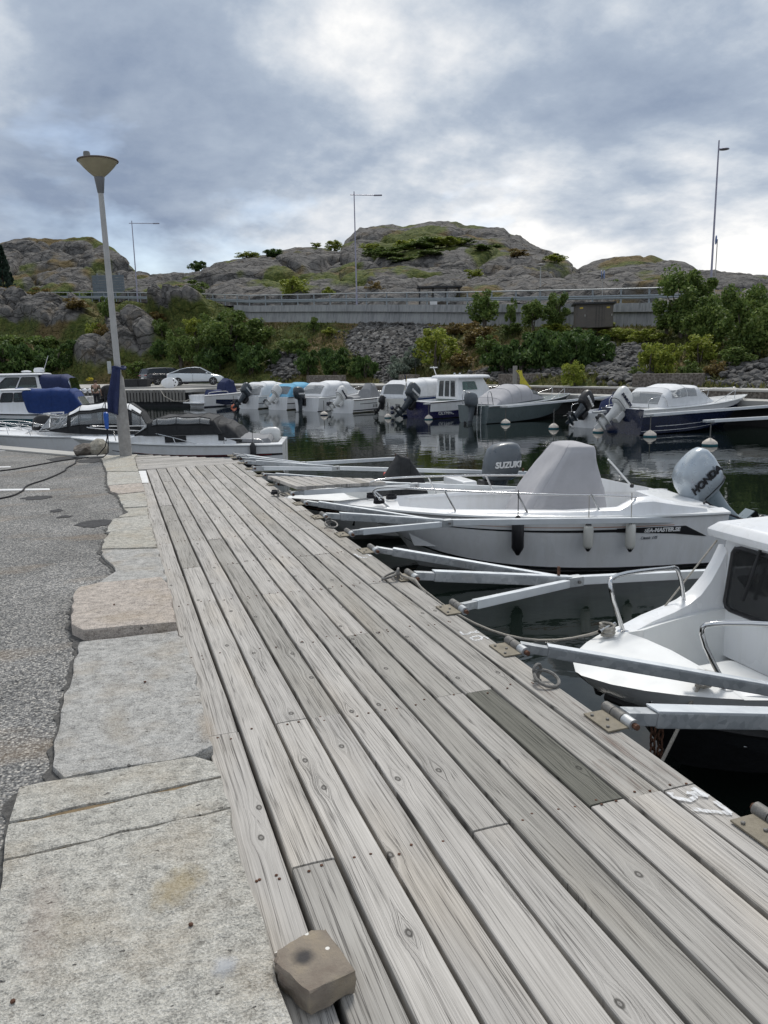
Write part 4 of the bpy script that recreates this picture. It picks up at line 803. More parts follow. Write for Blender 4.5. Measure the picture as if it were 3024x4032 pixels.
wb = MB(); fwv = Vector((ROT[0][2], ROT[1][2], 0)) * -0.07
wb.grid([[p + Vector((0, 0, 0.38)) + fwv * 0.6, p + Vector((0, 0, 0.46)) + fwv * 1.2, p + Vector((0, 0, 0.53)) + fwv * 0.7, p + Vector((0, 0, 0.60)) + fwv * 1.2, p + Vector((0, 0, 0.68)) + fwv * 0.6] for p in L_]).build('w_beam', pr, gr)
# --- street lamps on the road
def street_lamp(x, back, h, arm, lab, head='flat'):
    p = road_at(x, back); t = thing('street_lamp', lab, 'street lamp', p, 0, 'street lamps along the road')
    pm = simple('lamp_post_paint', (0.30, 0.29, 0.36), 0.45, metal=0.3, var=0.08)
    MB().lathe([(0.10, 0), (0.10, 1.0), (0.075, 1.1), (0.045, h)], 10).build('pole', pm, t, smooth=40)
    ax = Vector((ROT[0][0], ROT[1][0], 0)).normalized()
    if arm:
        MB().tube([-ax * 0.35 + Vector((0, 0, h - 0.28)), ax * arm + Vector((0, 0, h - 0.36))], 0.04, 7).build('arm', pm, t, smooth=40)
        MB().box((0, 0, 0), (0.75, 0.26, 0.09)).build('lamp_head', pm, t, bevel=0.03).matrix_local = Matrix.Translation(ax * (arm + 0.25) + Vector((0, 0, h - 0.37))) @ Matrix.Rotation(math.atan2(ax.y, ax.x), 4, 'Z')
    else:
        MB().tube([(0, 0, h - 0.5), ax * 0.25 + Vector((0, 0, h - 0.55))], 0.03, 7).build('arm', pm, t)
        MB().lathe([(0.05, 0.1), (0.30, 0.02), (0.32, -0.02), (0.1, -0.06)], 14, ax * 0.38 + Vector((0, 0, h - 0.55))).build('lamp_head', pm, t, smooth=40)
    return t
street_lamp(771, 0.3, 10.0, 1.9, 'tall street lamp with long arm standing on the middle of the retaining wall')
street_lamp(298, 0.3, 9.3, 2.6, 'tall street lamp with long arm by the road below the cliff')
street_lamp(1533, 0.3, 10.4, 0, 'tall street lamp with small hooked head rising out of the leafy trees')
# small path lamp, signs, sign panel, bus shelter, hut
p = road_at(1166, 12.0); t = thing('path_lamp', 'short lamp post with flat round head in front of the rock hill', 'path lamp', p)
MB().lathe([(0.06, 0), (0.045, 4.4)], 8).build('pole', simple('pole_pale', (0.42, 0.42, 0.40), 0.5), t, smooth=40); MB().lathe([(0.1, 4.38), (0.42, 4.45), (0.42, 4.52), (0.1, 4.58)], 14).build('lamp_head', MAT['slab'], t, smooth=40)
def sign(x, back, z, lab, n=1):
    p = road_at(x, back); t = thing('road_sign', lab, 'road sign', p, 0, 'round road signs'); rx = Vector((ROT[0][0], ROT[1][0], 0)).normalized(); al = math.atan2(rx.y, rx.x)
    MB().lathe([(0.035, 0), (0.035, z)], 8).build('post', MAT['slab'], t)
    for q in range(n):
        o = MB().lathe([(0.33, 0), (0.33, 0.03)], 20).build('sign_disc', simple('blue_sign', (0.06, 0.13, 0.32), 0.5), t); o.matrix_local = Matrix.Translation(rx * (0.09 if q else -0.12) + Vector((0, 0, z - 0.05))) @ Matrix.Rotation(al + (1.15 if q else 1.35), 4, 'Z') @ Matrix.Rotation(math.pi / 2, 4, 'X')
        MB().lathe([(0.34, -0.01), (0.345, 0.015), (0.34, 0.02)], 20).build('sign_rim', MAT['white'], t).matrix_local = o.matrix_local.copy()
sign(1300, 3.0, 2.5, 'pair of round blue signs on a post behind the guard rail', 2); sign(1541, 6.0, 5.0, 'single round blue sign half hidden behind the tall lamp pole', 1)
p = road_at(238, 6.0); t = thing('sign_panel', 'back of a large slatted grey-blue sign below the cliff', 'sign', p)
rx = Vector((ROT[0][0], ROT[1][0], 0)).normalized(); MX = Matrix.Rotation(math.atan2(rx.y, rx.x), 4, 'Z')
for q in range(9): MB().box((0, 0, 1.0 + 0.34 * q), (4.2, 0.06, 0.3)).build('slat', simple('sign_back', (0.13, 0.16, 0.18), 0.6), t).matrix_local = MX
for q in (-1.4, 1.5): MB().box((q, 0.08, 2.0), (0.12, 0.1, 4.2)).build('post', pr, t).matrix_local = MX
p = road_at(950, 8.5); t = thing('bus_shelter', 'small glazed bus shelter with dark frame beside the road', 'bus shelter', p)
for q in (-1.9, -0.6, 0.7, 1.9):
    for w in (0, 1.3): MB().box((q, w, 1.15), (0.09, 0.09, 2.3)).build('post', MAT['black'], t).matrix_local = MX
MB().box((0, 0.65, 2.36), (4.3, 1.8, 0.14)).build('roof', MAT['black'], t).matrix_local = MX
for q in (-1.25, 0.05, 1.3): MB().box((q, 1.3, 1.15), (1.15, 0.02, 1.8)).build('pane', MAT['glass_clear'], t).matrix_local = MX
MB().box((-0.6, -0.05, 1.0), (0.7, 0.03, 0.6)).build('notice_board', MAT['white'], t).matrix_local = MX
hp = Vector(atd(1283, 698, 53.5)); hp.z -= 0.3; t = thing('utility_hut', 'brown metal utility hut with flat black roof against the retaining wall', 'hut', hp)
hm = simple('brown_cladding', (0.115, 0.10, 0.088), 0.6, var=0.08, scale=2); HX = Matrix.Rotation(math.atan2(rx.y, rx.x) - 0.15, 4, 'Z')
t.scale = (1, 1, .68)
MB().box((0, 0.7, 1.15), (2.5, 1.9, 2.3)).build('wall', hm, t).matrix_local = HX
MB().box((0, 0.7, 2.40), (2.85, 2.3, 0.2)).build('roof', MAT['black'], t, bevel=0.02).matrix_local = HX
for q, w in ((-0.85, 0.62), (0.95, 0.55)):
    dd_ = MB().box((q, -0.265, 1.12), (w, 0.04, 2.1)).build('door', hm, t, bevel=0.006); dd_.matrix_local = HX
    MB().box((q + 0.2, -0.30, 1.2), (0.05, 0.04, 0.22)).build('handle', MAT['slab'], dd_); MB().box((q - 0.05, -0.29, 1.95), (0.22, 0.01, 0.16)).build('warning_sign', simple('yellow_sign', (0.6, 0.42, 0.05), 0.6), dd_)
for q in (0.1, 0.3, 0.5): MB().box((q, -0.262, 1.12), (0.02, 0.02, 2.1)).build('seam', MAT['black'], t).matrix_local = HX

# --- far quay
LEDGE = [(29.5, 2), (26.6, 10), (24.2, 23.7), (23.4, 28.3), (22.3, 33.9), (20.2, 42.0), (16.2, 49.0), (11.4, 56.0), (7.4, 61.5)]
def offs(poly, d):
    out = []
    for i, p in enumerate(poly):
        a = Vector(poly[max(i - 1, 0)]); c2 = Vector(poly[min(i + 1, len(poly) - 1)]); t_ = (c2 - a).normalized(); n_ = Vector((t_.y, -t_.x)); q = Vector(p) + n_ * d; out.append((q.x, q.y))
    return out
def strip3(poly, d0, d1, z0, z1):
    A, B_ = offs(poly, d0), offs(poly, d1); return MB().loft([[(a[0], a[1], z0), (a[0], a[1], z1), (b_[0], b_[1], z1), (b_[0], b_[1], z0)] for a, b_ in zip(A, B_)])
strip3(LEDGE, 0.0, 1.7, -0.32, -0.10).build('lower_quay', MAT['slab'], kind='structure')
strip3(LEDGE, 1.55, 1.9, -2.5, 0.18).build('quay_wall', MAT['stonewall'], kind='structure')
strip3(LEDGE, 1.5, 6.5, 0.181, 0.26).build('upper_quay', MAT['slab'], kind='structure')
strip3(LEDGE, 0.5, 1.5, -2.5, -0.33).build('quay_shadow_wall', simple('under_quay_shade', (0.02, 0.02, 0.02), 0.9), kind='structure')  # near-black wall, its colour stands in for the shade beneath the lower quay
MB().prism([(8.4, 62.6), (0.6, 66.2), (-9, 70), (-40, 78), (-40, 96), (14, 92), (22, 70), (17, 58)], -2.0, 0.24).build('parking_area', MAT['slab'], kind='structure')
pier = thing('timber_pier', 'low pier faced with upright grey timber slats below the parked cars', 'pier')
pf = [(5.1, 58.7), (-0.2, 63.9), (-7, 66.5), (-16, 69)]
strip3(pf[::-1], -4.2, 0.0, -0.12, 0.10).build('pier_deck', MAT['slab'], pier)
strip3(pf[::-1], -0.9, -0.3, -2.4, -0.12).build('pier_core', MAT['antifoul'], pier)
sl_ = None
for a, c2 in zip(pf[:-1], pf[1:]):
    a, c2 = Vector(a), Vector(c2); d_ = (c2 - a); n_ = int(d_.length / 0.3)
    for q in range(n_):
        p = a + d_ * ((q + 0.5) / n_)
        if sl_ is None: o = MB().box((0, 0, 0), (0.2, 0.05, 0.86)).build('slat', MAT['old_wood'], pier); sl_ = o.data
        else: o = bpy.data.objects.new('slat', sl_); COL.objects.link(o); o.parent = pier
        nn = Vector((d_.y, -d_.x)).normalized() * -0.05
        o.location = (p.x + nn.x, p.y + nn.y, -0.36 + random.uniform(-.03, .02)); o.rotation_euler = (0, 0, math.atan2(d_.y, d_.x))
for (xa, xb, ya, d) in ((667, 744, 822, 57.5), (1080, 1190, 832, 45.5), (1368, 1520, 836, 37.3), (868, 900, 826, 52)):
    A, B_ = Vector(atd(xa, ypix(xa, d + 1.2, 0.26), d + 1.2)), Vector(atd(xb, ypix(xb, d - 0.6, 0.26), d - 0.6))
    MB().beam(A + Vector((0, 0, 0.32)), B_ + Vector((0, 0, 0.32)), 0.5, 0.66).build('low_stone_wall', MAT['stonewall'], None, bevel=0.03, label='low rough stone block wall at the foot of the bank ' + {667: 'below the dark pines', 1080: 'behind the yellow hose post', 1368: 'below the yellow-green knotweed', 868: 'beside the grey-green shrub'}[xa], cat='wall', group='low stone walls along the far quay')
# post with yellow hose on the ledge
p = Vector(atd(1112, ypix(1112, 43.5, -0.1), 43.5)); t = thing('hose_post', 'mossy timber post hung with yellow hose on the far quay', 'post', p)
MB().box((0, 0, 0.75), (0.2, 0.2, 1.5)).build('post', MAT['old_wood'], t, bevel=0.02)
for q in range(9): MB().tube([(0.1 + random.uniform(-.1, .25), -0.12, 1.25), (0.25 + q * 0.05, -0.15, 0.6), (0.3 + q * 0.09, -0.15, 0.1)], 0.022, 5).build('hose', simple('yellow_hose', (0.55, 0.5, 0.05), 0.6), t)

# --- foliage
def leaf_mat(name, a, b2, c3):
    m, nt, b = new_mat(name); r = nd(nt, 'ShaderNodeNewGeometry').outputs['Random Per Island']; c = oc(nt)
    col = ramp(nt, mth(nt, 'ADD', mth(nt, 'MULTIPLY', r, 0.6), mth(nt, 'MULTIPLY', noise(nt, c, 1.3, 3.0), 0.5)), [(0.15, a), (0.5, b2), (0.95, c3)])
    setb(nt, b, col=col, rough=0.6, spec=0.25)
    tl = nd(nt, 'ShaderNodeBsdfTranslucent', {0: col}); nt.links.new(nd(nt, 'ShaderNodeMixShader', {0: 0.28, 1: b.outputs[0], 2: tl.outputs[0]}).outputs[0], nt.nodes['Material Output'].inputs[0]); return m
LM = {'pine': leaf_mat('pine_needles', (0.023, 0.051, 0.016), (0.058, 0.108, 0.027), (0.146, 0.215, 0.058)),
      'green': leaf_mat('green_leaves', (0.043, 0.078, 0.019), (0.108, 0.166, 0.039), (0.254, 0.312, 0.088)),
      'lime': leaf_mat('yellow_green_leaves', (0.098, 0.137, 0.023), (0.234, 0.282, 0.043), (0.468, 0.488, 0.098)),
      'grey': leaf_mat('grey_green_leaves', (0.068, 0.090, 0.068), (0.165, 0.203, 0.158), (0.330, 0.375, 0.300)),
      'rusty': leaf_mat('brownish_leaves', (0.078, 0.058, 0.023), (0.176, 0.127, 0.043), (0.312, 0.234, 0.078)),
      'gold': leaf_mat('yellow_flowers', (0.150, 0.135, 0.015), (0.525, 0.405, 0.030), (0.700, 0.675, 0.045)),
      'spruce': leaf_mat('spruce_needles', (0.012, 0.024, 0.018), (0.024, 0.045, 0.030), (0.053, 0.083, 0.060))}
MAT['bark'] = simple('bark', (0.13, 0.11, 0.09), 0.9, var=0.3, scale=6, bmp=0.5, bs=30)
def crown_mesh(kind, seed, n=2600, ls=0.10, tall=False, cone=False):
    r = np.random.default_rng(seed); nc = 34
    if cone:
        t_ = r.random(nc * 3) ** 0.8; a = r.random(nc * 3) * 6.283; C_ = np.stack([np.cos(a) * (1 - t_) * 0.46, np.sin(a) * (1 - t_) * 0.46, t_ * 0.98], 1); nc *= 3; rad_ = np.full(nc, 0.10) * (1.15 - t_)
    else:
        q = r.normal(size=(nc, 3)); q /= np.linalg.norm(q, axis=1, keepdims=True); q *= (r.random(nc)[:, None] ** 0.45) * np.array([0.41, 0.41, 0.40]); C_ = q + np.array([0, 0, 0.50]); rad_ = r.uniform(0.07, 0.17, nc)
        C_[:, 2] = np.maximum(C_[:, 2], 0.08); C_ += (r.random((nc, 3)) - 0.5) * 0.08
    k = r.integers(0, nc, n); g = r.normal(size=(n, 3)); g /= np.linalg.norm(g, axis=1, keepdims=True); P = C_[k] + g * rad_[k][:, None] * (r.random(n)[:, None] ** 0.35)
    P[:, 2] = np.maximum(P[:, 2], 0.0)
    u = r.normal(size=(n, 3)); 
    if tall: u[:, 2] = np.abs(u[:, 2]) * 1.2 + 0.35
    else: u[:, 2] *= 0.6
    u /= np.linalg.norm(u, axis=1, keepdims=True); w = np.cross(u, r.normal(size=(n, 3))); w /= np.linalg.norm(w, axis=1, keepdims=True)
    s_ = ls * r.uniform(0.55, 1.3, n)[:, None]; a_, b_ = u * s_ * (0.5 if tall else 0.5), w * s_ * (0.2 if tall else 0.34)
    V = np.stack([P - a_, P + b_, P + a_, P - b_], 1).reshape(-1, 3)
    me = bpy.data.meshes.new('crown'); me.vertices.add(len(V)); me.vertices.foreach_set('co', V.astype(np.float32).ravel()); me.loops.add(n * 4); me.loops.foreach_set('vertex_index', np.arange(n * 4, dtype=np.int32)); me.polygons.add(n); me.polygons.foreach_set('loop_start', np.arange(0, n * 4, 4, dtype=np.int32)); me.polygons.foreach_set('loop_total', np.full(n, 4, dtype=np.int32)); me.update(); me.validate()
    me.materials.append(LM[kind]); return me
def stem_mesh(seed, n=5, spread=0.25, h=0.62):
    mb = MB(); r = random.Random(seed)
    for q in range(n):
        a = r.random() * 6.28; e = r.uniform(0.4, 1) * spread; mb.tube([(0.03 * math.cos(a), 0.03 * math.sin(a), -0.12), (e * 0.35 * math.cos(a), e * 0.35 * math.sin(a), h * 0.45), (e * math.cos(a + .4), e * math.sin(a + .4), h)], [0.022, 0.016, 0.006], 5)
    o = mb.build('stems', MAT['bark'], None, smooth=60); me = o.data; bpy.data.objects.remove(o); return me
CROWN = {}
for kd, nl, ls, tl in (('pine', 3600, 0.11, True), ('green', 3200, 0.075, False), ('lime', 2800, 0.075, False), ('grey', 2600, 0.08, False), ('rusty', 2200, 0.08, False), ('gold', 500, 0.08, False)):
    CROWN[kd] = [crown_mesh(kd, 100 + q + len(kd) * 7, nl, ls, tl) for q in range(3 if kd in ('pine', 'green', 'lime') else 1)]
CROWN['big'] = [crown_mesh('green', 300 + q, 9000, 0.048) for q in range(3)]
CROWN['spruce'] = [crown_mesh('spruce', 400, 4200, 0.12, False, True)]
STEM = [stem_mesh(5), stem_mesh(6, 4, 0.3, 0.7), stem_mesh(7, 7, 0.3, 0.6)]
def shrub(x, y, w, h, d, kind, label, group='shrubs on the far bank', name='shrub', cat='shrub', snap=True, sink=0.1):
    """x, y: foot in the picture; w, h: size in picture units at distance d"""
    if snap == 'hill': p = on_hill(x, y); d = float(np.dot(np.array(p) - CAMP, ROT[:, 2]))
    elif snap and -250 < x < 1940 and kind != 'skip':
        p, i, j = on_bank(x, y)
        if np.dot(np.array(p) - CAMP, ROT[:, 2]) > 0: d = float(np.dot(np.array(p) - CAMP, ROT[:, 2]))
    else: p = Vector(atd(x, y, d))
    k = DS * d / F_PX; t = thing(name, label, cat, p, random.random() * 6.28, group)
    c = bpy.data.objects.new('crown', random.choice(CROWN[kind])); COL.objects.link(c); c.parent = t; c.scale = (w * k * 1.08, w * k * 0.95, h * k * 1.06); c.location = (0, 0, -sink * h * k); c.rotation_euler = (0, 0, random.random() * 6)
    s = bpy.data.objects.new('trunk' if name.endswith('tree') else 'stems', random.choice(STEM)); COL.objects.link(s); s.parent = t; s.scale = (w * k, w * k, h * k * 0.95)
    return t
S = shrub
S(503, 775, 150, 118, 72, 'big', 'large mid-green willow-like tree left of the grassy slope', 'trees on the far bank', 'broadleaf_tree', 'tree')
S(475, 802, 95, 72, 67, 'pine', 'broad dark pine shrub behind the white boat with a navy cover')
S(545, 808, 90, 80, 66, 'pine', 'dark pine shrub at the foot of the willow-like tree'); S(590, 790, 50, 45, 66, 'pine', 'low dark pine shrub next to the rubble gap')
S(395, 792, 75, 90, 70, 'green', 'thin pale-stemmed tree behind the parked cars', 'trees on the far bank', 'broadleaf_tree', 'tree'); S(430, 790, 60, 80, 69, 'green', 'slender tree with forked bare trunk behind the white car', 'trees on the far bank', 'broadleaf_tree', 'tree'); S(360, 740, 45, 40, 74, 'green', 'small scrubby bush on top of the split rock')
S(672, 812, 72, 64, 60, 'pine', 'dark pine shrub behind the light blue canopy'); S(725, 815, 82, 72, 59, 'pine', 'widest dark pine shrub beside the scree')
S(790, 818, 64, 60, 57, 'pine', 'brighter upright pine shrub at the edge of the scree'); S(760, 806, 45, 40, 57, 'pine', 'small pine shrub between two larger pines')
S(679, 714, 30, 36, 68, 'green', 'lone small bush under the retaining wall'); S(715, 722, 45, 22, 68, 'lime', 'low pale bush beside the lone wall bush')
S(945, 800, 102, 92, 52, 'lime', 'round yellow-green tree with thin trunks at the far quay', 'trees on the far bank', 'broadleaf_tree', 'tree', sink=-0.05)
S(868, 820, 70, 66, 51, 'grey', 'silvery grey-green shrub next to the round yellow-green tree'); S(900, 800, 50, 60, 51, 'grey', 'grey-green shrub tucked behind the silvery one')
S(1046, 702, 84, 82, 60, 'green', 'rounded bush covering the concrete wall', snap=False); S(1104, 700, 30, 60, 59, 'green', 'wispy narrow sapling in front of the wall', snap=False)
S(1150, 706, 72, 70, 57, 'green', 'bush in front of the wall, left neighbour of the hut bush', snap=False); S(1200, 706, 70, 82, 57, 'big', 'leafy bush growing against the brown hut', snap=False)
S(1035, 748, 88, 58, 55, 'rusty', 'rust-brown bush above the round yellow-green tree'); S(985, 722, 60, 30, 58, 'rusty', 'low brown heath bush below the wall')
for q, (x, y, w, h) in enumerate(((1085, 800, 90, 70), (1130, 803, 100, 88), (1185, 800, 110, 100), (1240, 795, 110, 90), (1290, 785, 90, 78), (1170, 760, 90, 60), (1250, 750, 90, 55))):
    S(x, y, w, h, 47, 'pine', 'dense dark dwarf pine in the thicket under the hut', 'dwarf pines in the thicket')
S(1240, 838, 62, 66, 41, 'lime', 'small bright green sapling at the quay in front of the dark thicket', 'trees on the far bank', 'broadleaf_tree', 'tree'); S(1110, 722, 60, 28, 54, 'green', 'low green scrub on the ledge above the thicket'); S(1200, 722, 70, 30, 54, 'lime', 'low yellowish scrub below the hut bush'); S(1300, 712, 70, 22, 52, 'lime', 'flat yellow-flowered scrub in front of the hut')
S(1478, 735, 150, 160, 46, 'big', 'tall leafy tree in front of the tall hooked street lamp', 'trees on the far bank', 'broadleaf_tree', 'tree'); S(1530, 760, 120, 140, 44, 'big', 'leafy tree right beside the tall street lamp tree', 'trees on the far bank', 'broadleaf_tree', 'tree')
S(1610, 775, 150, 175, 40, 'big', 'broad dark leafy tree with many stems above the black-hulled boat', 'trees on the far bank', 'broadleaf_tree', 'tree'); S(1690, 780, 150, 170, 38, 'big', 'dense leafy tree at the end of the bank', 'trees on the far bank', 'broadleaf_tree', 'tree'); S(1440, 715, 70, 60, 50, 'green', 'bush at the end of the retaining wall', snap=False)
S(1405, 812, 70, 92, 38, 'lime', 'tall yellow-green knotweed clump above the low stone wall'); S(1440, 808, 70, 85, 38, 'lime', 'second knotweed clump, leaning over the low stone wall'); S(1515, 785, 85, 75, 39, 'lime', 'bright yellow-green shrub under the leafy trees'); S(1375, 815, 45, 30, 38, 'green', 'low bush by the end of the broken rock'); S(1490, 815, 60, 45, 37, 'green', 'shrub with pale blossoms over the stone wall'); S(1545, 812, 60, 42, 37, 'rusty', 'brownish shrub beside the pale blossoms'); S(1590, 800, 80, 50, 37, 'green', 'low dark scrub under the many-stemmed tree')
for x, y, w, h, k in ((20, 812, 110, 95, 'pine'), (75, 806, 100, 85, 'pine'), (125, 800, 80, 62, 'pine'), (-50, 812, 120, 110, 'pine'), (170, 790, 60, 36, 'pine')): S(x, y, w, h, 76, k, 'dark juniper mound below the left rocks', 'juniper mounds below the left rocks', sink=0.2)
S(208, 740, 42, 52, 78, 'lime', 'yellowing little tree between the left rocks', 'trees on the far bank', 'broadleaf_tree', 'tree'); S(232, 760, 45, 44, 77, 'rusty', 'brown heather bush beside the yellowing tree'); S(245, 715, 42, 48, 79, 'green', 'green bush left of the split grey rock'); S(180, 700, 60, 28, 84, 'rusty', 'low brown bush on the left rock shelf'); S(345, 700, 40, 24, 82, 'rusty', 'reddish heather clump beside the roadside boulder'); S(350, 775, 50, 48, 73, 'pine', 'dark bush at the foot of the split grey rock')
for x, y, w, h, k in ((30, 655, 90, 42, 'rusty'), (-40, 655, 90, 50, 'rusty'), (85, 652, 70, 32, 'rusty')): S(x, y, w, h, 106, k, 'brownish roadside bush below the left cliff', 'brownish roadside bushes', snap=False)
for x, y, w, h, d in ((150, 650, 80, 24, 108), (215, 650, 70, 26, 106), (275, 648, 60, 28, 104)): S(x, y, w, h, d, 'green', 'low green roadside bush under the left cliff', 'green roadside bushes', snap=False)
for x, y, w, h, d, k, lab in ((412, 650, 92, 44, 93, 'green', 'wide pale green bush behind the guard rail'), (635, 646, 70, 52, 86, 'lime', 'yellow-green bush at the foot of the rock hill'), (710, 645, 36, 28, 84, 'lime', 'small pale bush at the foot of the rock hill'), (806, 645, 56, 38, 82, 'rusty', 'brown-green bush beside the middle street lamp'), (1025, 628, 50, 22, 88, 'lime', 'small bush on the rocks above the bus shelter'), (1325, 648, 50, 45, 78, 'green', 'dark bush beside the pair of round signs'), (1120, 590, 50, 22, 105, 'rusty', 'brown bush on the shoulder of the rock hill'), (1195, 600, 60, 20, 100, 'lime', 'yellowish bush in the saddle between the hills'), (1400, 650, 60, 26, 66, 'lime', 'grassy bush behind the end of the guard rail'),
    (430, 592, 46, 28, 119, 'pine', 'dark windblown tree on the low skyline'), (592, 556, 52, 18, 125, 'pine', 'dark bush on the stepped skyline'), (540, 564, 60, 16, 123, 'lime', 'pale low bush on the stepped skyline'), (722, 540, 44, 26, 129, 'lime', 'pale bush at the notch in the skyline'), (685, 536, 30, 12, 128, 'lime', 'tiny bush left of the skyline notch')):
    S(x, y, w, h, d, k, lab, 'shrubs on the rock hill', snap='hill' if y < 640 and x < 1290 else False, sink=0.05)
for x, y, w, h in ((815, 565, 50, 34), (905, 570, 70, 24), (850, 560, 55, 42), (885, 556, 60, 50), (925, 560, 60, 48), (965, 562, 56, 36), (870, 585, 60, 22), (930, 584, 60, 20), (800, 545, 40, 36), (1000, 560, 45, 24), (840, 578, 60, 22), (1075, 545, 40, 26), (1045, 572, 50, 20)): S(x, y, w * 1.35, h * .62, 118, random.choice(('green', 'lime', 'green')), 'low green bush in the hollow of the rock hill', 'bushes in the hill hollow', snap='hill', sink=0.05)
sp = S(14, 650, 56, 108, 110, 'spruce', 'dark spruce standing against the left cliff', 'conifers', 'spruce_tree', 'tree', snap=False, sink=0.0)
for x, y, w, h in ((340, 826, 16, 18), (312, 828, 16, 13), (330, 830, 14, 10), (195, 824, 18, 10)): S(x, y, w, h, 71, 'gold', 'yellow flowering weeds at the rock foot by the parking', 'yellow weeds by the parking', snap=False, sink=0.0)

# further rounded bushes filling the bank
for x, y, w, h, k, lab in ((640, 770, 70, 46, 'green', 'rounded green bush above the pines by the grassy slope'), (560, 745, 70, 60, 'green', 'green bush on the right flank of the willow-like tree'), (455, 742, 70, 70, 'green', 'green bush on the left flank of the willow-like tree'), (420, 725, 55, 45, 'lime', 'pale bush under the roadside boulder'), (300, 812, 60, 36, 'green', 'green scrub at the foot of the split grey rock'), (770, 815, 50, 34, 'green', 'low green bush between scree and pines'), (1000, 800, 70, 40, 'rusty', 'brownish scrub right of the round yellow-green tree'), (1060, 775, 70, 50, 'green', 'green bush at the thicket edge'), (1340, 735, 90, 34, 'lime', 'yellowish scrub on the bank right of the hut'), (1400, 745, 80, 40, 'lime', 'yellow-green scrub between hut and leafy trees'), (1560, 730, 100, 90, 'big', 'full leafy bush between the two tallest trees'), (1640, 720, 110, 110, 'big', 'full leafy bush above the many-stemmed tree'), (100, 765, 90, 50, 'green', 'green scrub under the left rock shelf'), (30, 760, 90, 50, 'green', 'green scrub left of the rock shelf'), (170, 765, 70, 40, 'lime', 'yellow-green scrub below the left rock shelf')):
    S(x, y, w, h, 60, k, lab)
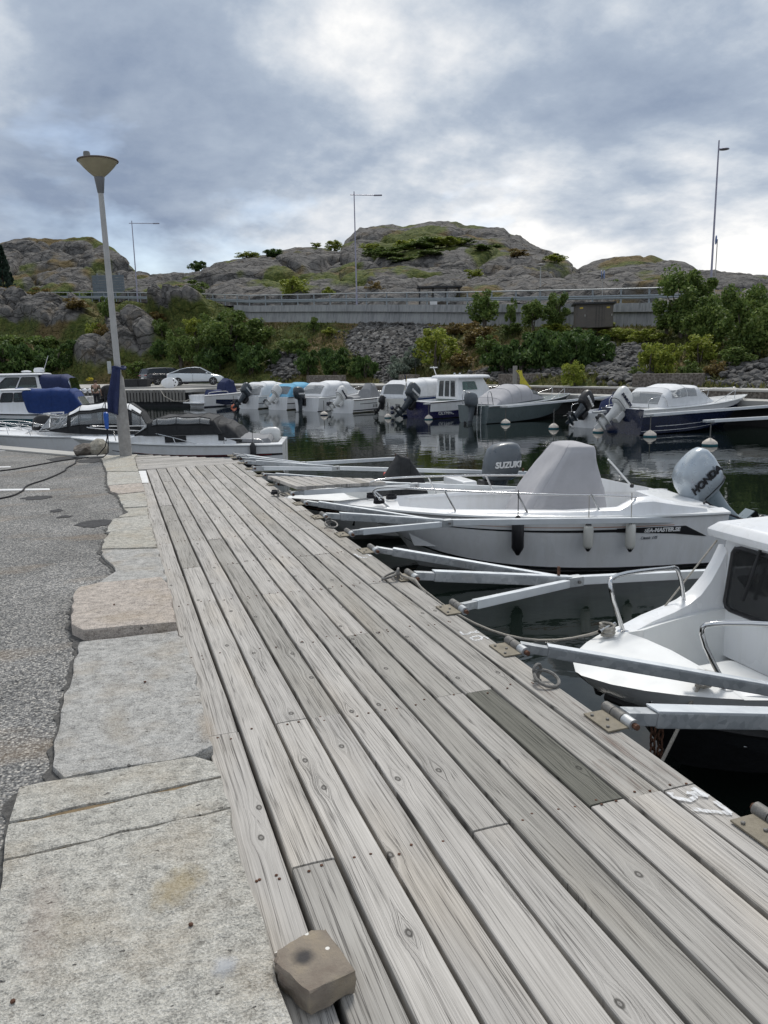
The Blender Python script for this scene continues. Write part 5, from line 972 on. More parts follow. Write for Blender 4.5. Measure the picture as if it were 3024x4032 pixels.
# ================================================================ boats (local x: stern to bow, y: port, z: above the waterline)
def hull(root, L, B, fs, fb, draft=0.28, top='gel', low=None, lowfr=0.5, bot='antifoul', rub='rubber', deck='gel', sole=0.25, tc=0.62, sd=0.16, crown=0.07, rake=0.55, stripes=(), rubr=0.028, cut=0.0, nose=2.3, coam=0.02, boot=None, rubq=0.97, rnd=1.0):
    n = 26; T = [1 - (1 - i / (n - 1)) ** 1.25 for i in range(n)]
    S_ = []
    for t in T:
        bs = B / 2 * (0.93 + 0.07 * min(1, t / 0.3)) * max(0.0, 1 - max(0, (t - 0.38) / 0.62) ** nose) ** rnd; bs = max(bs, 0.03)
        zs = fs + (fb - fs) * t ** 1.7; zk = -draft + (draft + fb * 0.55) * max(0, (t - 0.62) / 0.38) ** 2.4; zc = max(0.03 + (fb * 0.62) * t ** 3.2, zk + 0.02)
        bc = bs * (0.88 - 0.30 * t ** 3)
        def pt(q, s, bs=bs, bc=bc, zs=zs, zc=zc, t=t): return (L * t - rake * t ** 5 * (1 - q) ** 1.2, s * (bc + (bs - bc) * q ** 0.85), zc + (zs - zc) * q)
        def kp(r, s, bc=bc, zk=zk, zc=zc, t=t): return (L * t - rake * t ** 5 * (1 + 0.35 * (1 - r)), s * bc * r, zk + (zc - zk) * r)
        S_.append((t, bs, zs, zc, pt, kp))
    Q = [0, 0.2, 0.4, 0.6, 0.8, 1.0]
    def side(q0, q1, t0=0.0, t1=1.0, off=0.0, taper=False):
        mb = MB()
        for s in (1, -1):
            P = []
            for (t, bs, zs, zc, pt, kp) in S_:
                if t0 - 1e-6 <= t <= t1 + 1e-6:
                    k = (t - t0) / (t1 - t0); a, b_ = (q0, q1) if not taper else (q0 + (q1 - q0) * 0.45 * (1 - min(1, k * 5)), q1 - (q1 - q0) * 0.75 * k)
                    P.append([tuple(np.array(pt(a + (b_ - a) * w, s)) + np.array([0, s * off, 0])) for w in (0, 0.25, 0.5, 0.75, 1)])
            mb.grid(P)
        return mb
    hb = side(0, 1) if not low else side(lowfr, 1)
    if not low: hb.add([S_[0][4](q, s) for q in Q for s in (1, -1)] + [S_[0][5](0.5, 1), S_[0][5](0.5, -1), S_[0][5](0, 1)], [[2 * i, 2 * i + 1, 2 * i + 3, 2 * i + 2] for i in range(5)] + [[0, 12, 14, 13, 1]])
    H = hb.build('hull', MAT[top], root, smooth=35)
    if low:
        lb = side(0, lowfr); lb.add([S_[0][4](q, s) for q in Q for s in (1, -1)] + [S_[0][5](0.5, 1), S_[0][5](0.5, -1), S_[0][5](0, 1)], [[2 * i, 2 * i + 1, 2 * i + 3, 2 * i + 2] for i in range(5)] + [[0, 12, 14, 13, 1]])
        lb.build('lower_hull', MAT[low], root, smooth=35)
    bb = MB(); bb.grid([[kp(r, -1) for r in (1, .5, 0)] + [kp(r, 1) for r in (.5, 1)] for (t, bs, zs, zc, pt, kp) in S_]); bb.build('hull_bottom', MAT[boot or bot], root, smooth=40)
    for s in (1, -1): MB().tube([tuple(np.array(pt(rubq, s)) + np.array([0, s * 0.012, 0])) for (t, bs, zs, zc, pt, kp) in S_], rubr, 6).build('rubbing_strake', MAT[rub], root, smooth=50)
    if boot is None and low is None and top in ('gel', 'gel_cream'): side(0.0, 0.05, 0, .93, 0.003).build('waterline_scum', MAT['scum'], root, smooth=50)
    for q0, q1, mt, t0, t1, tp in stripes: side(q0, q1, t0, t1, 0.004, tp).build('stripe', MAT[mt], root, smooth=50)
    P = []
    for (t, bs, zs, zc, pt, kp) in S_:
        if P and tc <= t and not done: 
            P.append([(q[0] + 0.02, q[1], q[2]) for q in fore(t, bs, zs)])
        if not P: done = False
        def fore(t, bs, zs): return [(L * t, s * bs * r, zs + crown * (1 - r * r) * min(1, bs * 1.5)) for s, r in ((1, 1), (1, .72), (1, .40), (1, .0), (-1, .40), (-1, .72), (-1, 1))]
        if t >= tc: done = True; P.append(fore(t, bs, zs))
        else:
            w = min(sd, bs * 0.5); i_ = bs - w
            P.append([(L * t, bs, zs), (L * t, i_, zs + coam), (L * t, i_ - 0.03, sole + 0.02), (L * t, 0, sole), (L * t, -i_ + 0.03, sole + 0.02), (L * t, -i_, zs + coam), (L * t, -bs, zs)])
    D_ = MB().grid(P)
    t, bs, zs = S_[0][:3]; zt = zs - cut
    D_.add([(0, bs, zs), (0, -bs, zs), (0.12, -bs + sd, zs + coam), (0.12, bs - sd, zs + coam), (0.12, bs - sd, sole), (0.12, -bs + sd, sole)], [(0, 1, 2, 3), (3, 2, 5, 4)]); D_.build('deck', MAT[deck], root, smooth=30)
    def gun(x, s=1, q=1.0, dy_=0.0, dz_=0.0):
        i = min(range(n), key=lambda k: abs(S_[k][4](q, 1)[0] - x)); j = min(i + 1, n - 1)
        a, b_ = np.array(S_[i][4](q, s)), np.array(S_[j][4](q, s)); k = 0 if abs(b_[0] - a[0]) < 1e-6 else np.clip((x - a[0]) / (b_[0] - a[0]), 0, 1)
        r = a + (b_ - a) * k; return Vector((x, r[1] + s * dy_, r[2] + dz_))
    return gun
MAT['scum'] = simple('waterline_scum', (.20, .19, .12), .8, var=.4, scale=5)
def spl(st, k=4):
    st = [np.array(s, float) for s in st]; out = []
    for i in range(len(st) - 1):
        p0, p1, p2, p3 = st[max(i - 1, 0)], st[i], st[i + 1], st[min(i + 2, len(st) - 1)]
        for q in range(k):
            t = q / k; c = 0.5 * (2 * p1 + (p2 - p0) * t + (2 * p0 - 5 * p1 + 4 * p2 - p3) * t * t + (-p0 + 3 * p1 - 3 * p2 + p3) * t ** 3); out.append(0.3 * c + 0.7 * (p1 + (p2 - p1) * t)); out[-1][3] -= 0.05 * min(1, abs(p2[0] - p1[0])) * math.sin(math.pi * t)
    out.append(st[-1]); return out
def canopy(root, st, mat='cv_white', name='canopy', windows=(), wmat='vinyl', p=0.55, wr=0.012, frame=None, seed=1, caps=True):
    """st: (x, half width, base z, top z); windows: (s0, s1, a0, a1) along / around"""
    K = 4; F_ = spl(st, K); M_ = 20; rr = random.Random(seed); ph = rr.random() * 9
    def sec(f, a, off=0.0):
        x, w, zb, zt = f; th = math.pi * (1 - a); cs, sn = math.cos(th), math.sin(th)
        y = -w * math.copysign(abs(cs) ** p, cs); h = abs(sn) ** p
        wv = wr * math.sin(a * 17 + x * 5 + ph) * math.sin(x * 9 + ph) * h
        nn = Vector((0, -cs, sn))
        return (x, -y + nn.y * -0 + (off + wv) * (-1 if y > 0 else 1) * abs(cs), zb + (zt - zb) * h + (off + wv) * sn)
    AA = [0.5 - 0.5 * math.cos(math.pi * j / M_) for j in range(M_ + 1)]; AA = [j / M_ for j in range(M_ + 1)]
    holes = set(); gl = []
    for (s0, s1, a0, a1, *wm) in windows:
        i0, i1 = int(round(s0 * K)), int(round(s1 * K)); j0, j1 = int(round(a0 * M_)), int(round(a1 * M_)); gl.append((i0, i1, j0, j1, wm[0] if wm else wmat)); holes |= {(i, j) for i in range(i0, i1) for j in range(j0, j1)}
    V = [[sec(f, a) for a in AA] for f in F_]; vs = [q for r_ in V for q in r_]; W_ = M_ + 1
    fs = [(i * W_ + j, i * W_ + j + 1, (i + 1) * W_ + j + 1, (i + 1) * W_ + j) for i in range(len(F_) - 1) for j in range(M_) if (i, j) not in holes]
    mb = MB().add(vs, fs)
    if caps: mb.add(V[0], [list(range(W_))]); mb.add(V[-1], [list(range(W_))])
    o = mb.build(name, MAT[mat], root, smooth=55)
    for i in range(1, len(st) - 1):
        MB().tube([sec(F_[i * K], a, .003) for a in AA], .008, 5).build('seam', MAT[mat], o, smooth=60)
    for (i0, i1, j0, j1, wm) in gl:
        w = MB().grid([[sec(F_[i], AA[j]) for j in range(j0, j1 + 1)] for i in range(i0, i1 + 1)]).build('window' if 'vinyl' in wm or 'glass' in wm else 'panel', MAT[wm], o, smooth=55)
        if frame:
            rim = [sec(F_[i], AA[j0], .006) for i in range(i0, i1 + 1)] + [sec(F_[i1], AA[j], .006) for j in range(j0 + 1, j1 + 1)] + [sec(F_[i], AA[j1], .006) for i in range(i1 - 1, i0 - 1, -1)] + [sec(F_[i0], AA[j], .006) for j in range(j1 - 1, j0 - 1, -1)]
            MB().tube(rim, 0.016, 5).build('window_edge', MAT[frame], o)
    return o
def quadpanel(f, u0, u1, v0, v1, off, th, r=0.15, n=4):
    """rounded panel on the bilinear face f (a, b, c, d), pushed out along its normal"""
    a, b_, c, d = [Vector(q) for q in f]; nn = (b_ - a).cross(d - a).normalized(); pts = []
    for (cu, cv, su, sv, a0) in ((u1 - r * (u1 - u0), v1 - r * (v1 - v0), 1, 1, 0), (u0 + r * (u1 - u0), v1 - r * (v1 - v0), -1, 1, 90), (u0 + r * (u1 - u0), v0 + r * (v1 - v0), -1, -1, 180), (u1 - r * (u1 - u0), v0 + r * (v1 - v0), 1, -1, 270)):
        for k in range(n + 1):
            an = rad(a0 + 90 * k / n); u = cu + r * (u1 - u0) * math.cos(an); v = cv + r * (v1 - v0) * math.sin(an); pts.append((a.lerp(b_, u)).lerp(d.lerp(c, u), v))
    m_ = len(pts); return MB().add([q + nn * (off - th) for q in pts] + [q + nn * off for q in pts], [list(range(m_))[::-1], list(range(m_, 2 * m_))] + [(i, (i + 1) % m_, m_ + (i + 1) % m_, m_ + i) for i in range(m_)])
def cabin(root, base, top, z0, z1, mat='gel', wins=(), glass='glass', frame='black', name='cabin', roof=None, roofmat=None):
    """base/top: (x0 aft, x1 fore, half width); wins: (face, u0, u1, v0, v1)"""
    bx0, bx1, bw = base; tx0, tx1, tw = top
    c = {'ap': ((bx0, bw, z0), (tx0, tw, z1)), 'fp': ((bx1, bw, z0), (tx1, tw, z1)), 'fs': ((bx1, -bw, z0), (tx1, -tw, z1)), 'as': ((bx0, -bw, z0), (tx0, -tw, z1))}
    face = {'port': (c['fp'][0], c['ap'][0], c['ap'][1], c['fp'][1]), 'stbd': (c['as'][0], c['fs'][0], c['fs'][1], c['as'][1]), 'fore': (c['fs'][0], c['fp'][0], c['fp'][1], c['fs'][1]), 'aft': (c['ap'][0], c['as'][0], c['as'][1], c['ap'][1])}
    mb = MB()
    ws = {}
    for w in wins: ws.setdefault(w[0], []).append(w)
    for fn, f in face.items():          # walls as panels with openings
        a, b_, cc, d = [Vector(q) for q in f]
        bl = lambda u, v: (a.lerp(b_, u)).lerp(d.lerp(cc, u), v)
        us = sorted({0.0, 1.0} | {q for w in ws.get(fn, []) for q in (w[1], w[2])}); vs_ = sorted({0.0, 1.0} | {q for w in ws.get(fn, []) for q in (w[3], w[4])})
        for i in range(len(us) - 1):
            for j in range(len(vs_) - 1):
                um, vm_ = (us[i] + us[i + 1]) / 2, (vs_[j] + vs_[j + 1]) / 2
                if any(w[1] < um < w[2] and w[3] < vm_ < w[4] for w in ws.get(fn, [])): continue
                mb.add([bl(us[i], vs_[j]), bl(us[i + 1], vs_[j]), bl(us[i + 1], vs_[j + 1]), bl(us[i], vs_[j + 1])], [(0, 1, 2, 3)])
    mb.add([c['ap'][1], c['fp'][1], c['fs'][1], c['as'][1]], [(0, 1, 2, 3)])
    o = mb.build(name, MAT[mat], root)
    for w in wins:
        f = face[w[0]]; du = (w[2] - w[1]); dv = (w[4] - w[3])
        win = quadpanel(f, w[1], w[2], w[3], w[4], 0.004, 0.006, 0.0001).build('window', MAT[glass], o)
        a, b_, cc, d = [Vector(q) for q in f]; nn = (b_ - a).cross(d - a).normalized() * 0.008; bl = lambda u, v: (a.lerp(b_, u)).lerp(d.lerp(cc, u), v) + nn
        e = 0.1; pts = [bl(w[1] + du * q, w[3] + dv * r_) for q, r_ in ((e, 0), (1 - e, 0), (1 - e * .3, e * .3), (1, e), (1, 1 - e), (1 - e * .3, 1 - e * .3), (1 - e, 1), (e, 1), (e * .3, 1 - e * .3), (0, 1 - e), (0, e), (e * .3, e * .3), (e, 0))]
        MB().tube(pts, 0.017, 6).build('window_frame', MAT[frame], win, smooth=50)
    if roof:
        ov, th = roof; P = []
        for q, zz_ in ((0.0, 0.0), (0.01, th * 0.5), (-0.05, th), (-0.22, th * 1.3)):
            P.append([(tx0 - ov - q, tw + ov + q, z1 + zz_), (tx1 + ov * 1.3 + q, tw * 0.96 + ov + q, z1 + zz_), (tx1 + ov * 1.3 + q, -tw * 0.96 - ov - q, z1 + zz_), (tx0 - ov - q, -tw - ov - q, z1 + zz_)])
        MB().loft(P).build('roof', MAT[roofmat or mat], o, bevel=0.02, smooth=35)
    return o
def rail(root, pts, posts=(), r=0.0125, mat='stain', name='rail'):
    o = MB().tube(smoothp(pts, 4), r, 7).build(name, MAT[mat], root, smooth=60)
    for a, b_ in posts: MB().tube([a, b_], r * 0.9, 6).build('stanchion', MAT[mat], o, smooth=60)
    return o
def outboard(root, y=0.0, z=0.55, tilt=0.0, s=1.0, body='mot_dark', cowl=None, text=None, tcol='white', tsize=0.11, x=-0.02, steer=0.0):
    cowl = cowl or body; P = []
    for zz_, lx, ly, cx in ((0.02, .20, .12, -.27), (0.06, .27, .165, -.28), (0.2, .30, .185, -.29), (0.38, .30, .18, -.30), (0.50, .27, .165, -.31), (0.57, .20, .13, -.33), (0.60, .10, .07, -.35)):
        P.append([(cx + math.copysign(abs(math.cos(a)) ** 0.62, math.cos(a)) * lx + 0.10 * (zz_ - .2) * (-1), math.copysign(abs(math.sin(a)) ** 0.7, math.sin(a)) * ly, zz_) for a in [2 * math.pi * k / 20 for k in range(20)]])
    o = MB().loft(P).build('outboard_motor', MAT[cowl], root, smooth=50); o.location = (x, y, z); o.rotation_euler = (0, rad(tilt), rad(steer)); o.scale = (s, s, s)
    P = []
    for zz_, lx, ly, cx in ((0.05, .20, .11, -.25), (-.05, .17, .085, -.23), (-.3, .13, .06, -.24), (-.52, .12, .05, -.26), (-.66, .115, .04, -.28), (-.72, .11, .03, -.29)): P.append([(cx + math.cos(a) * lx, math.sin(a) * ly, zz_) for a in [2 * math.pi * k / 12 for k in range(12)]])
    MB().loft(P).build('leg', MAT[body], o, smooth=45)
    MB().box((-0.02, 0, -0.14), (0.16, 0.24, 0.34)).build('clamp_bracket', MAT['black' if body != 'mot_white' else 'mot_white'], o, bevel=0.02)
    MB().box((-0.33, 0, -0.545), (0.42, 0.20, 0.015)).build('cavitation_plate', MAT[body], o, bevel=0.004)
    MB().loft([[(xx, r_ * math.cos(a), -0.73 + r_ * math.sin(a)) for a in [2 * math.pi * k / 10 for k in range(10)]] for xx, r_ in ((-0.06, .012), (-.12, .045), (-.25, .06), (-.42, .05), (-.5, .035))]).build('gearcase', MAT[body], o, smooth=45)
    MB().loft([[(-0.2, .012, -.76), (-.40, .012, -.76), (-.40, -.012, -.76), (-.2, -.012, -.76)], [(-0.33, .006, -.97), (-.42, .006, -.97), (-.42, -.006, -.97), (-.33, -.006, -.97)]]).build('skeg', MAT[body], o)
    pr_ = MB().lathe([(0.04, 0), (0.035, 0.09), (0.01, 0.12)], 10, (-0.5, 0, -.73), Matrix.Rotation(-math.pi / 2, 3, 'Y'))
    for k in range(3):
        Mx = Matrix.Translation((-0.54, 0, -.73)) @ Matrix.Rotation(k * 2.094 + 0.3, 4, 'X') @ Matrix.Rotation(0.5, 4, 'Z'); pr_.add([Mx @ Vector(q) for q in ((0, -.03, .03), (0, .04, .03), (0, .085, .10), (0, .06, .16), (0, -.03, .15), (0, -.06, .09))], [(0, 1, 2, 3, 4, 5)])
    pr_.build('propeller', MAT['black'], o, smooth=40)
    MB().loft([[(q[0] * 1.0 + -.0, q[1] * 1.02, q[2]) for q in ring_] for ring_ in [[(-0.285 + math.copysign(abs(math.cos(a)) ** 0.62, math.cos(a)) * .275, math.copysign(abs(math.sin(a)) ** .7, math.sin(a)) * .168, zz_) for a in [2 * math.pi * k / 20 for k in range(20)]] for zz_ in (0.075, 0.09)]]).build('cowl_seam', MAT['black'], o, smooth=50)
    if text:
        for s_ in (1, -1):
            Mx = Matrix.Translation((-0.31, s_ * 0.196, 0.27)) @ Matrix(((-s_, 0, 0, 0), (0, 0, s_, 0), (0, 1, 0, 0), (0, 0, 0, 1))) @ Matrix.Rotation(rad(0), 4, 'Z')
            lettering(text, tsize, MAT[tcol], o, Mx, shear=0.15, extrude=0.012, bold=0.004)
    return o
def hang_fender(p, r, l, col, tip, label, rope=0.35):
    t = thing('fender', label, 'fender', p, 0, 'fenders hung on the boats')
    MB().lathe([(r * .3, -l / 2 - r * .75), (r * .75, -l / 2 - r * .2), (r, -l / 2 + r * .3), (r, l / 2 - r * .3), (r * .75, l / 2 + r * .2), (r * .3, l / 2 + r * .7)], 14).build('fender_body', MAT[col], t, smooth=50)
    for s in (1, -1): MB().lathe([(r * 0.80, s * (l / 2 + r * .12)), (r * .5, s * (l / 2 + r * .55)), (r * .28, s * (l / 2 + r * .95)), (0.01, s * (l / 2 + r * 1.0))], 12).build('fender_tip', MAT[tip], t, smooth=50)
    MB().tube([(0, 0, l / 2 + r * .9), (0.01, 0.02, l / 2 + rope)], 0.006, 5).build('fender_rope', MAT['rope_dark' if tip == 'black' and col == 'black' else 'rope'], t); return t
def B_(label, x, y, yaw, cat='boat', name='motor_boat', group=None): return thing(name, label, cat, (x, y, WATER), rad(yaw), group)
def ladder(root, x, y, z0, z1):
    o = rail(root, [(x, y - .13, z1), (x - .05, y - .13, (z0 + z1) / 2), (x - .06, y - .13, z0)], name='ladder', r=0.014); MB().tube([(x, y + .13, z1), (x - .05, y + .13, (z0 + z1) / 2), (x - .06, y + .13, z0)], 0.014, 6).build('ladder_side', MAT['stain'], o, smooth=60)
    for k in range(4): zz_ = z0 + (z1 - z0) * (k + .3) / 4.4; MB().tube([(x - .055, y - .13, zz_), (x - .055, y + .13, zz_)], 0.012, 6).build('rung', MAT['stain'], o)
def bow_rail(root, gun, xs, h=0.28, inset=0.07, gap=False, r=0.0125):
    for s in (1, -1):
        top = [gun(xs[0], s, 1, -inset, 0.0)] + [gun(x, s, 1, -inset, h * min(1, 0.55 + 0.45 * i)) for i, x in enumerate(xs[1:])]
        if not gap: top.append(Vector((top[-1].x + 0.12, s * 0.12, top[-1].z + .01)))
        else: top += [gun(xs[-1] + 0.05, s, 1, -inset, h * 0.8), gun(xs[-1], s, 1, -inset, 0.0)]
        rail(root, top, [(gun(x, s, 1, -inset, h * min(1, .55 + .45 * i)), gun(x - 0.06, s, 1, -inset * .8, 0.0)) for i, x in enumerate(xs[1:-1])], name='bow_rail', r=r)
def windscreen(root, x, hw, z0, z1, rake_=0.35, wrap=0.5, mat='glass_clear', fr='alu'):
    bot = [(x - wrap, hw, z0), (x + 0.05, hw * .8, z0), (x + 0.18, 0, z0), (x + .05, -hw * .8, z0), (x - wrap, -hw, z0)]; tp = [(q[0] - rake_, q[1] * .9, z1) for q in bot]
    o = MB().grid([bot, tp]).build('windscreen', MAT[mat], root); MB().tube(tp, 0.018, 6).build('screen_frame', MAT[fr], o, smooth=60); MB().tube(bot, 0.014, 6).build('screen_base', MAT['black'], o)
    for a, b_ in zip(bot, tp): MB().tube([a, b_], 0.013, 5).build('screen_post', MAT[fr], o)

# ---------------- near white boat with a wheelhouse and an open bow
b1 = B_('white cabin boat with an open bow well and steel bow rails beside the boardwalk', 8.0, 3.95, 180)
gun = hull(b1, 5.35, 2.02, 0.72, 0.80, draft=0.34, rnd=.62, top='gel', low='antifoul', lowfr=0.40, rubq=0.40, sole=0.34, tc=0.84, sd=0.22, rub='rubber', rubr=0.034, nose=2.9, deck='gel_in', rake=0.35)
for s in (1, -1):      # raised moulded gunwale sweeping up into the house front
    P = []
    for x, up, k in ((4.70, 0.0, 0), (4.5, 0.02, 0), (4.3, 0.045, 0), (4.05, 0.07, 0), (3.88, 0.10, 0.15), (3.74, 0.16, 0.4), (3.63, 0.27, 0.75), (3.55, 0.40, 1.0), (3.49, 0.52, 1.05)):
        g = gun(x, s); yo = g.y - s * 0.03; yo = yo + (s * 0.865 - yo) * k; wd = 0.15 * (1 - 0.35 * k)
        P.append([(x, g.y - s * .02, g.z - .02), (x, yo, g.z + up), (x, yo - s * wd * .5, g.z + up + .012), (x, yo - s * wd, g.z + up * .93), (x, yo - s * (wd + .012), g.z - .25)])
    MB().loft(P).build('coaming', MAT['gel'], b1, smooth=50)
hs = cabin(b1, (1.2, 3.53, 0.86), (1.3, 3.47, 0.80), 0.40, 1.36, 'gel', [('fore', 0.06, 0.47, 0.40, 0.93), ('fore', 0.53, 0.94, 0.40, 0.93), ('port', 0.10, 0.9, 0.42, 0.92), ('stbd', 0.10, 0.9, 0.42, 0.92), ('aft', 0.06, 0.94, 0.1, 0.94)], 'glass_clear', 'black', 'wheelhouse', (0.10, 0.12))
MB().box((3.2, 0, 0.78), (0.5, 1.2, 0.3)).build('dash', MAT['gel_in'], b1, bevel=0.03); MB().box((2.4, 0.25, 0.95), (0.4, 0.45, 0.6)).build('helm_seat', MAT['cv_grey'], b1, bevel=0.06)
MB().tube([(3.51, -0.42, 1.33), (3.545, -0.44, 1.15), (3.56, -0.50, 0.92)], 0.014, 6).build('wiper', MAT['black'], b1)
for s in (1, -1):
    fx = 4.66 if s > 0 else 4.62
    pts = [gun(fx, s, 1, -0.13, 0.02), gun(fx + .16, s, 1, -0.10, 0.36), gun(fx + .05, s, 1, -0.08, 0.44), gun(4.1, s, 1, -.10, 0.40), gun(3.95, s, 1, -0.1, 0.36), gun(3.86, s, 1, -0.1, 0.10)]
    rail(b1, pts, r=0.0165, name='bow_rail')
    for q in (pts[0],): MB().lathe([(0.045, 0), (0.045, 0.008), (0.02, 0.014)], 14, q + Vector((0, 0, -0.005))).build('rail_foot', MAT['stain'], b1, smooth=50)
    cl = Vector(gun(4.80, s, 1, -0.10, 0.06)); MB().tube([cl + Vector((-.10, s * .05, 0.03)), cl + Vector((.10, -s * .05, 0.03))], 0.014, 8).build('cleat', MAT['stain'], b1, smooth=50); MB().box(cl + Vector((0, 0, 0)), (0.09, 0.03, 0.06)).build('cleat_base', MAT['stain'], b1, bevel=0.005)
    MB().tube([cl + Vector((0.05 * math.cos(a * .9), 0.055 * math.sin(a * .9), -0.015 + 0.0035 * a)) for a in range(22)], 0.0095, 6).build('cleat_rope', MAT['rope'], b1, smooth=60)
MB().box((3.98, 0.0, 0.44), (0.40, 0.7, 0.20)).build('bow_seat', MAT['gel_in'], b1, bevel=0.05)
MB().box(gun(5.02, 1, 0.62, 0.012), (0.07, 0.03, 0.08)).build('padlock', MAT['stain'], b1, bevel=0.008)
def world(root, v): return Matrix.Translation(root.location) @ root.rotation_euler.to_matrix().to_4x4() @ Vector(v)
ch = MB(); a0 = world(b1, gun(4.98, 1, 0.6, 0.04)); ct = thing('chain', 'short rusty chain hanging from the bow padlock of the white cabin boat', 'chain', a0)
for k in range(8):
    for col_ in (0, 0.055): MB().tube([((0.018 * math.cos(a) if k % 2 else 0) - col_, 0.018 * math.cos(a) if not k % 2 else 0, -0.03 - k * 0.052 + 0.034 * math.sin(a)) for a in [2 * math.pi * q / 10 for q in range(11)]], 0.0075, 5).build('chain_link', MAT['rust'], ct, smooth=60)
c1w, c2w = world(b1, gun(4.80, -1, 1, -.10, 0.08)), world(b1, gun(4.80, 1, 1, -.1, 0.08))
for a, b_, sg, lab in ((c1w, Vector((1.99, 5.2, 0.03)), 0.25, 'pale twisted rope from the cabin boat far cleat to the boardwalk'), (c2w, Vector((2.6, 3.35, -1.1)), 0.0, 'pale twisted rope running down from the cabin boat near cleat')):
    MB().tube([a.lerp(b_, t) - Vector((0, 0, sg * 4 * t * (1 - t))) for t in [k / 12 for k in range(13)]], 0.011, 7).build('mooring_rope', MAT['rope'], None, smooth=60, label=lab, cat='rope')
MB().tube([world(b1, (3.53, -0.84, 1.32)), world(b1, gun(4.05, -1, 1, -.05, 0.06))], 0.007, 6).build('stay_line', MAT['rope'], None, label='thin pale line from the wheelhouse roof to the gunwale', cat='rope')
# ---------------- open white boat with the grey console cover
b2 = B_('open white boat with a grey fabric cover over its console and a silver outboard', 7.72, 8.78, 167)
gun = hull(b2, 5.15, 2.05, 0.78, 0.93, draft=0.30, top='gel', sole=0.36, tc=0.80, sd=0.17, rub='gel_in', rubr=0.022, deck='gel', stripes=[(0.70, 0.765, 'black', 0.10, 0.80, True), (0.785, 0.805, 'pink', 0.12, 0.78, True), (0.0, 0.055, 'black', 0.0, 0.9, False)], rake=0.75, boot='gel_in')
for s in (1, -1):
    P = []
    for x, up in ((0.02, -0.06), (0.3, 0.05), (0.7, 0.13), (1.05, 0.21), (1.25, 0.20), (1.5, 0.08), (2.2, 0.05), (3.2, 0.035), (4.1, 0.0)):
        g = gun(x, s); P.append([(x, g.y - s * .012, g.z - .01), (x, g.y - s * 0.05, g.z + up * .75), (x, g.y - s * 0.12, g.z + up), (x, g.y - s * 0.18, g.z + up), (x, g.y - s * 0.19, g.z - .01)])
    MB().loft(P).build('coaming', MAT['gel'], b2, smooth=40)
    top = [gun(1.25, s, 1, -.13, 0.21), gun(1.6, s, 1, -.13, 0.235), gun(2.4, s, 1, -.12, 0.26), gun(3.2, s, 1, -.11, 0.27), gun(4.0, s, 1, -.10, 0.28), gun(4.45, s, 1, -.08, 0.27), gun(4.62, s, 1, -.05, 0.2), gun(4.42, s, 1, -.06, 0.0)]
    rail(b2, top, [(gun(x + .12, s, 1, -.12, 0.26), gun(x, s, 1, -.09, 0.02)) for x in (1.75, 2.7, 3.6)], name='bow_rail', r=0.0145)
cvr = MB(); P = []
lv = [(0.40, 1.42, 2.74, 0.57), (0.62, 1.41, 2.69, 0.56), (0.80, 1.42, 2.60, 0.555), (1.05, 1.46, 2.44, 0.53), (1.30, 1.52, 2.26, 0.48), (1.54, 1.58, 2.08, 0.42), (1.62, 1.62, 2.02, 0.37), (1.645, 1.70, 1.95, 0.26)]
LV = np.array([[np.interp(q, range(8), [l_[k] for l_ in lv]) for k in range(4)] for q in np.linspace(0, 7, 29)])
for zz_, xa, xb, w in LV:
    rg = []; fall = max(0.0, (1.5 - zz_) / 1.1); cx_, hx_ = (xa + xb) / 2, (xb - xa) / 2; ang = [2 * math.pi * q / 72 for q in range(72)]
    base_ = np.array([(cx_ + hx_ * math.copysign(abs(math.cos(a)) ** .42, math.cos(a)), w * math.copysign(abs(math.sin(a)) ** .42, math.sin(a)), zz_) for a in ang])
    nz = (fbm(base_ * np.array([3.2, 3.2, 1.7]) + 5, 3, 7) - .5) * .11 + (fbm(base_ * np.array([9, 9, 3.0]) + 2, 2, 9) - .5) * .035 * (0.5 + fall)
    for q, a in enumerate(ang):
        sag = -0.035 * (math.sin(2 * a) ** 2 < .35) * math.sin(math.pi * min(1, max(0, (zz_ - .4) / 1.25))); k_ = 1.0 + (nz[q] + sag * .4 + .012 * math.sin(a * 23) * fall ** 2) / max(.3, math.hypot(hx_ * math.cos(a), w * math.sin(a)))
        rg.append((cx_ + (base_[q][0] - cx_) * k_, base_[q][1] * k_, zz_ + (.03 * math.sin(a * 5) if zz_ < .45 else 0)))
    P.append(rg)
cv_o = cvr.loft(P).build('console_cover', MAT['cv_lgrey'], b2, smooth=70)
for iy in (9, 63): MB().tube([Vector(P[k][iy]) for k in range(0, 29)], .006, 5).build('seam', MAT['cv_lgrey'], cv_o, smooth=60)
om = outboard(b2, 0.0, 0.62, 43, 1.12, 'mot_silver2', 'mot_silver', 'HONDA', 'black', 0.125)
MB().box((0.35, 0, 0.62), (0.5, 1.3, 0.42)).build('stern_bench', MAT['gel'], b2, bevel=0.06)
MB().tube([(0.75, -0.45, 0.95), (1.0, -0.42, 1.22), (1.12, -0.40, 1.34)][::-1], 0.014, 7).build('light_pole', MAT['white'], b2, smooth=50); 
MB().lathe([(0.018, 0), (0.03, 0.01), (0.03, 0.05), (0.015, 0.06)], 8, (0.72, -0.45, 0.9)).build('pole_socket', MAT['black'], b2)
MB().lathe([(0.02, 0), (0.026, 0.02), (0.02, 0.05)], 8, (0.48, -0.48, 0.0)).build('lamp_tip', MAT['white'], b2) if False else None
txm = Matrix.Translation(gun(0.93, 1, 0.715, 0.011)) @ Matrix(((-1, 0, 0, 0), (0, 0, 1, 0), (0, 1, 0, 0), (0, 0, 0, 1)))
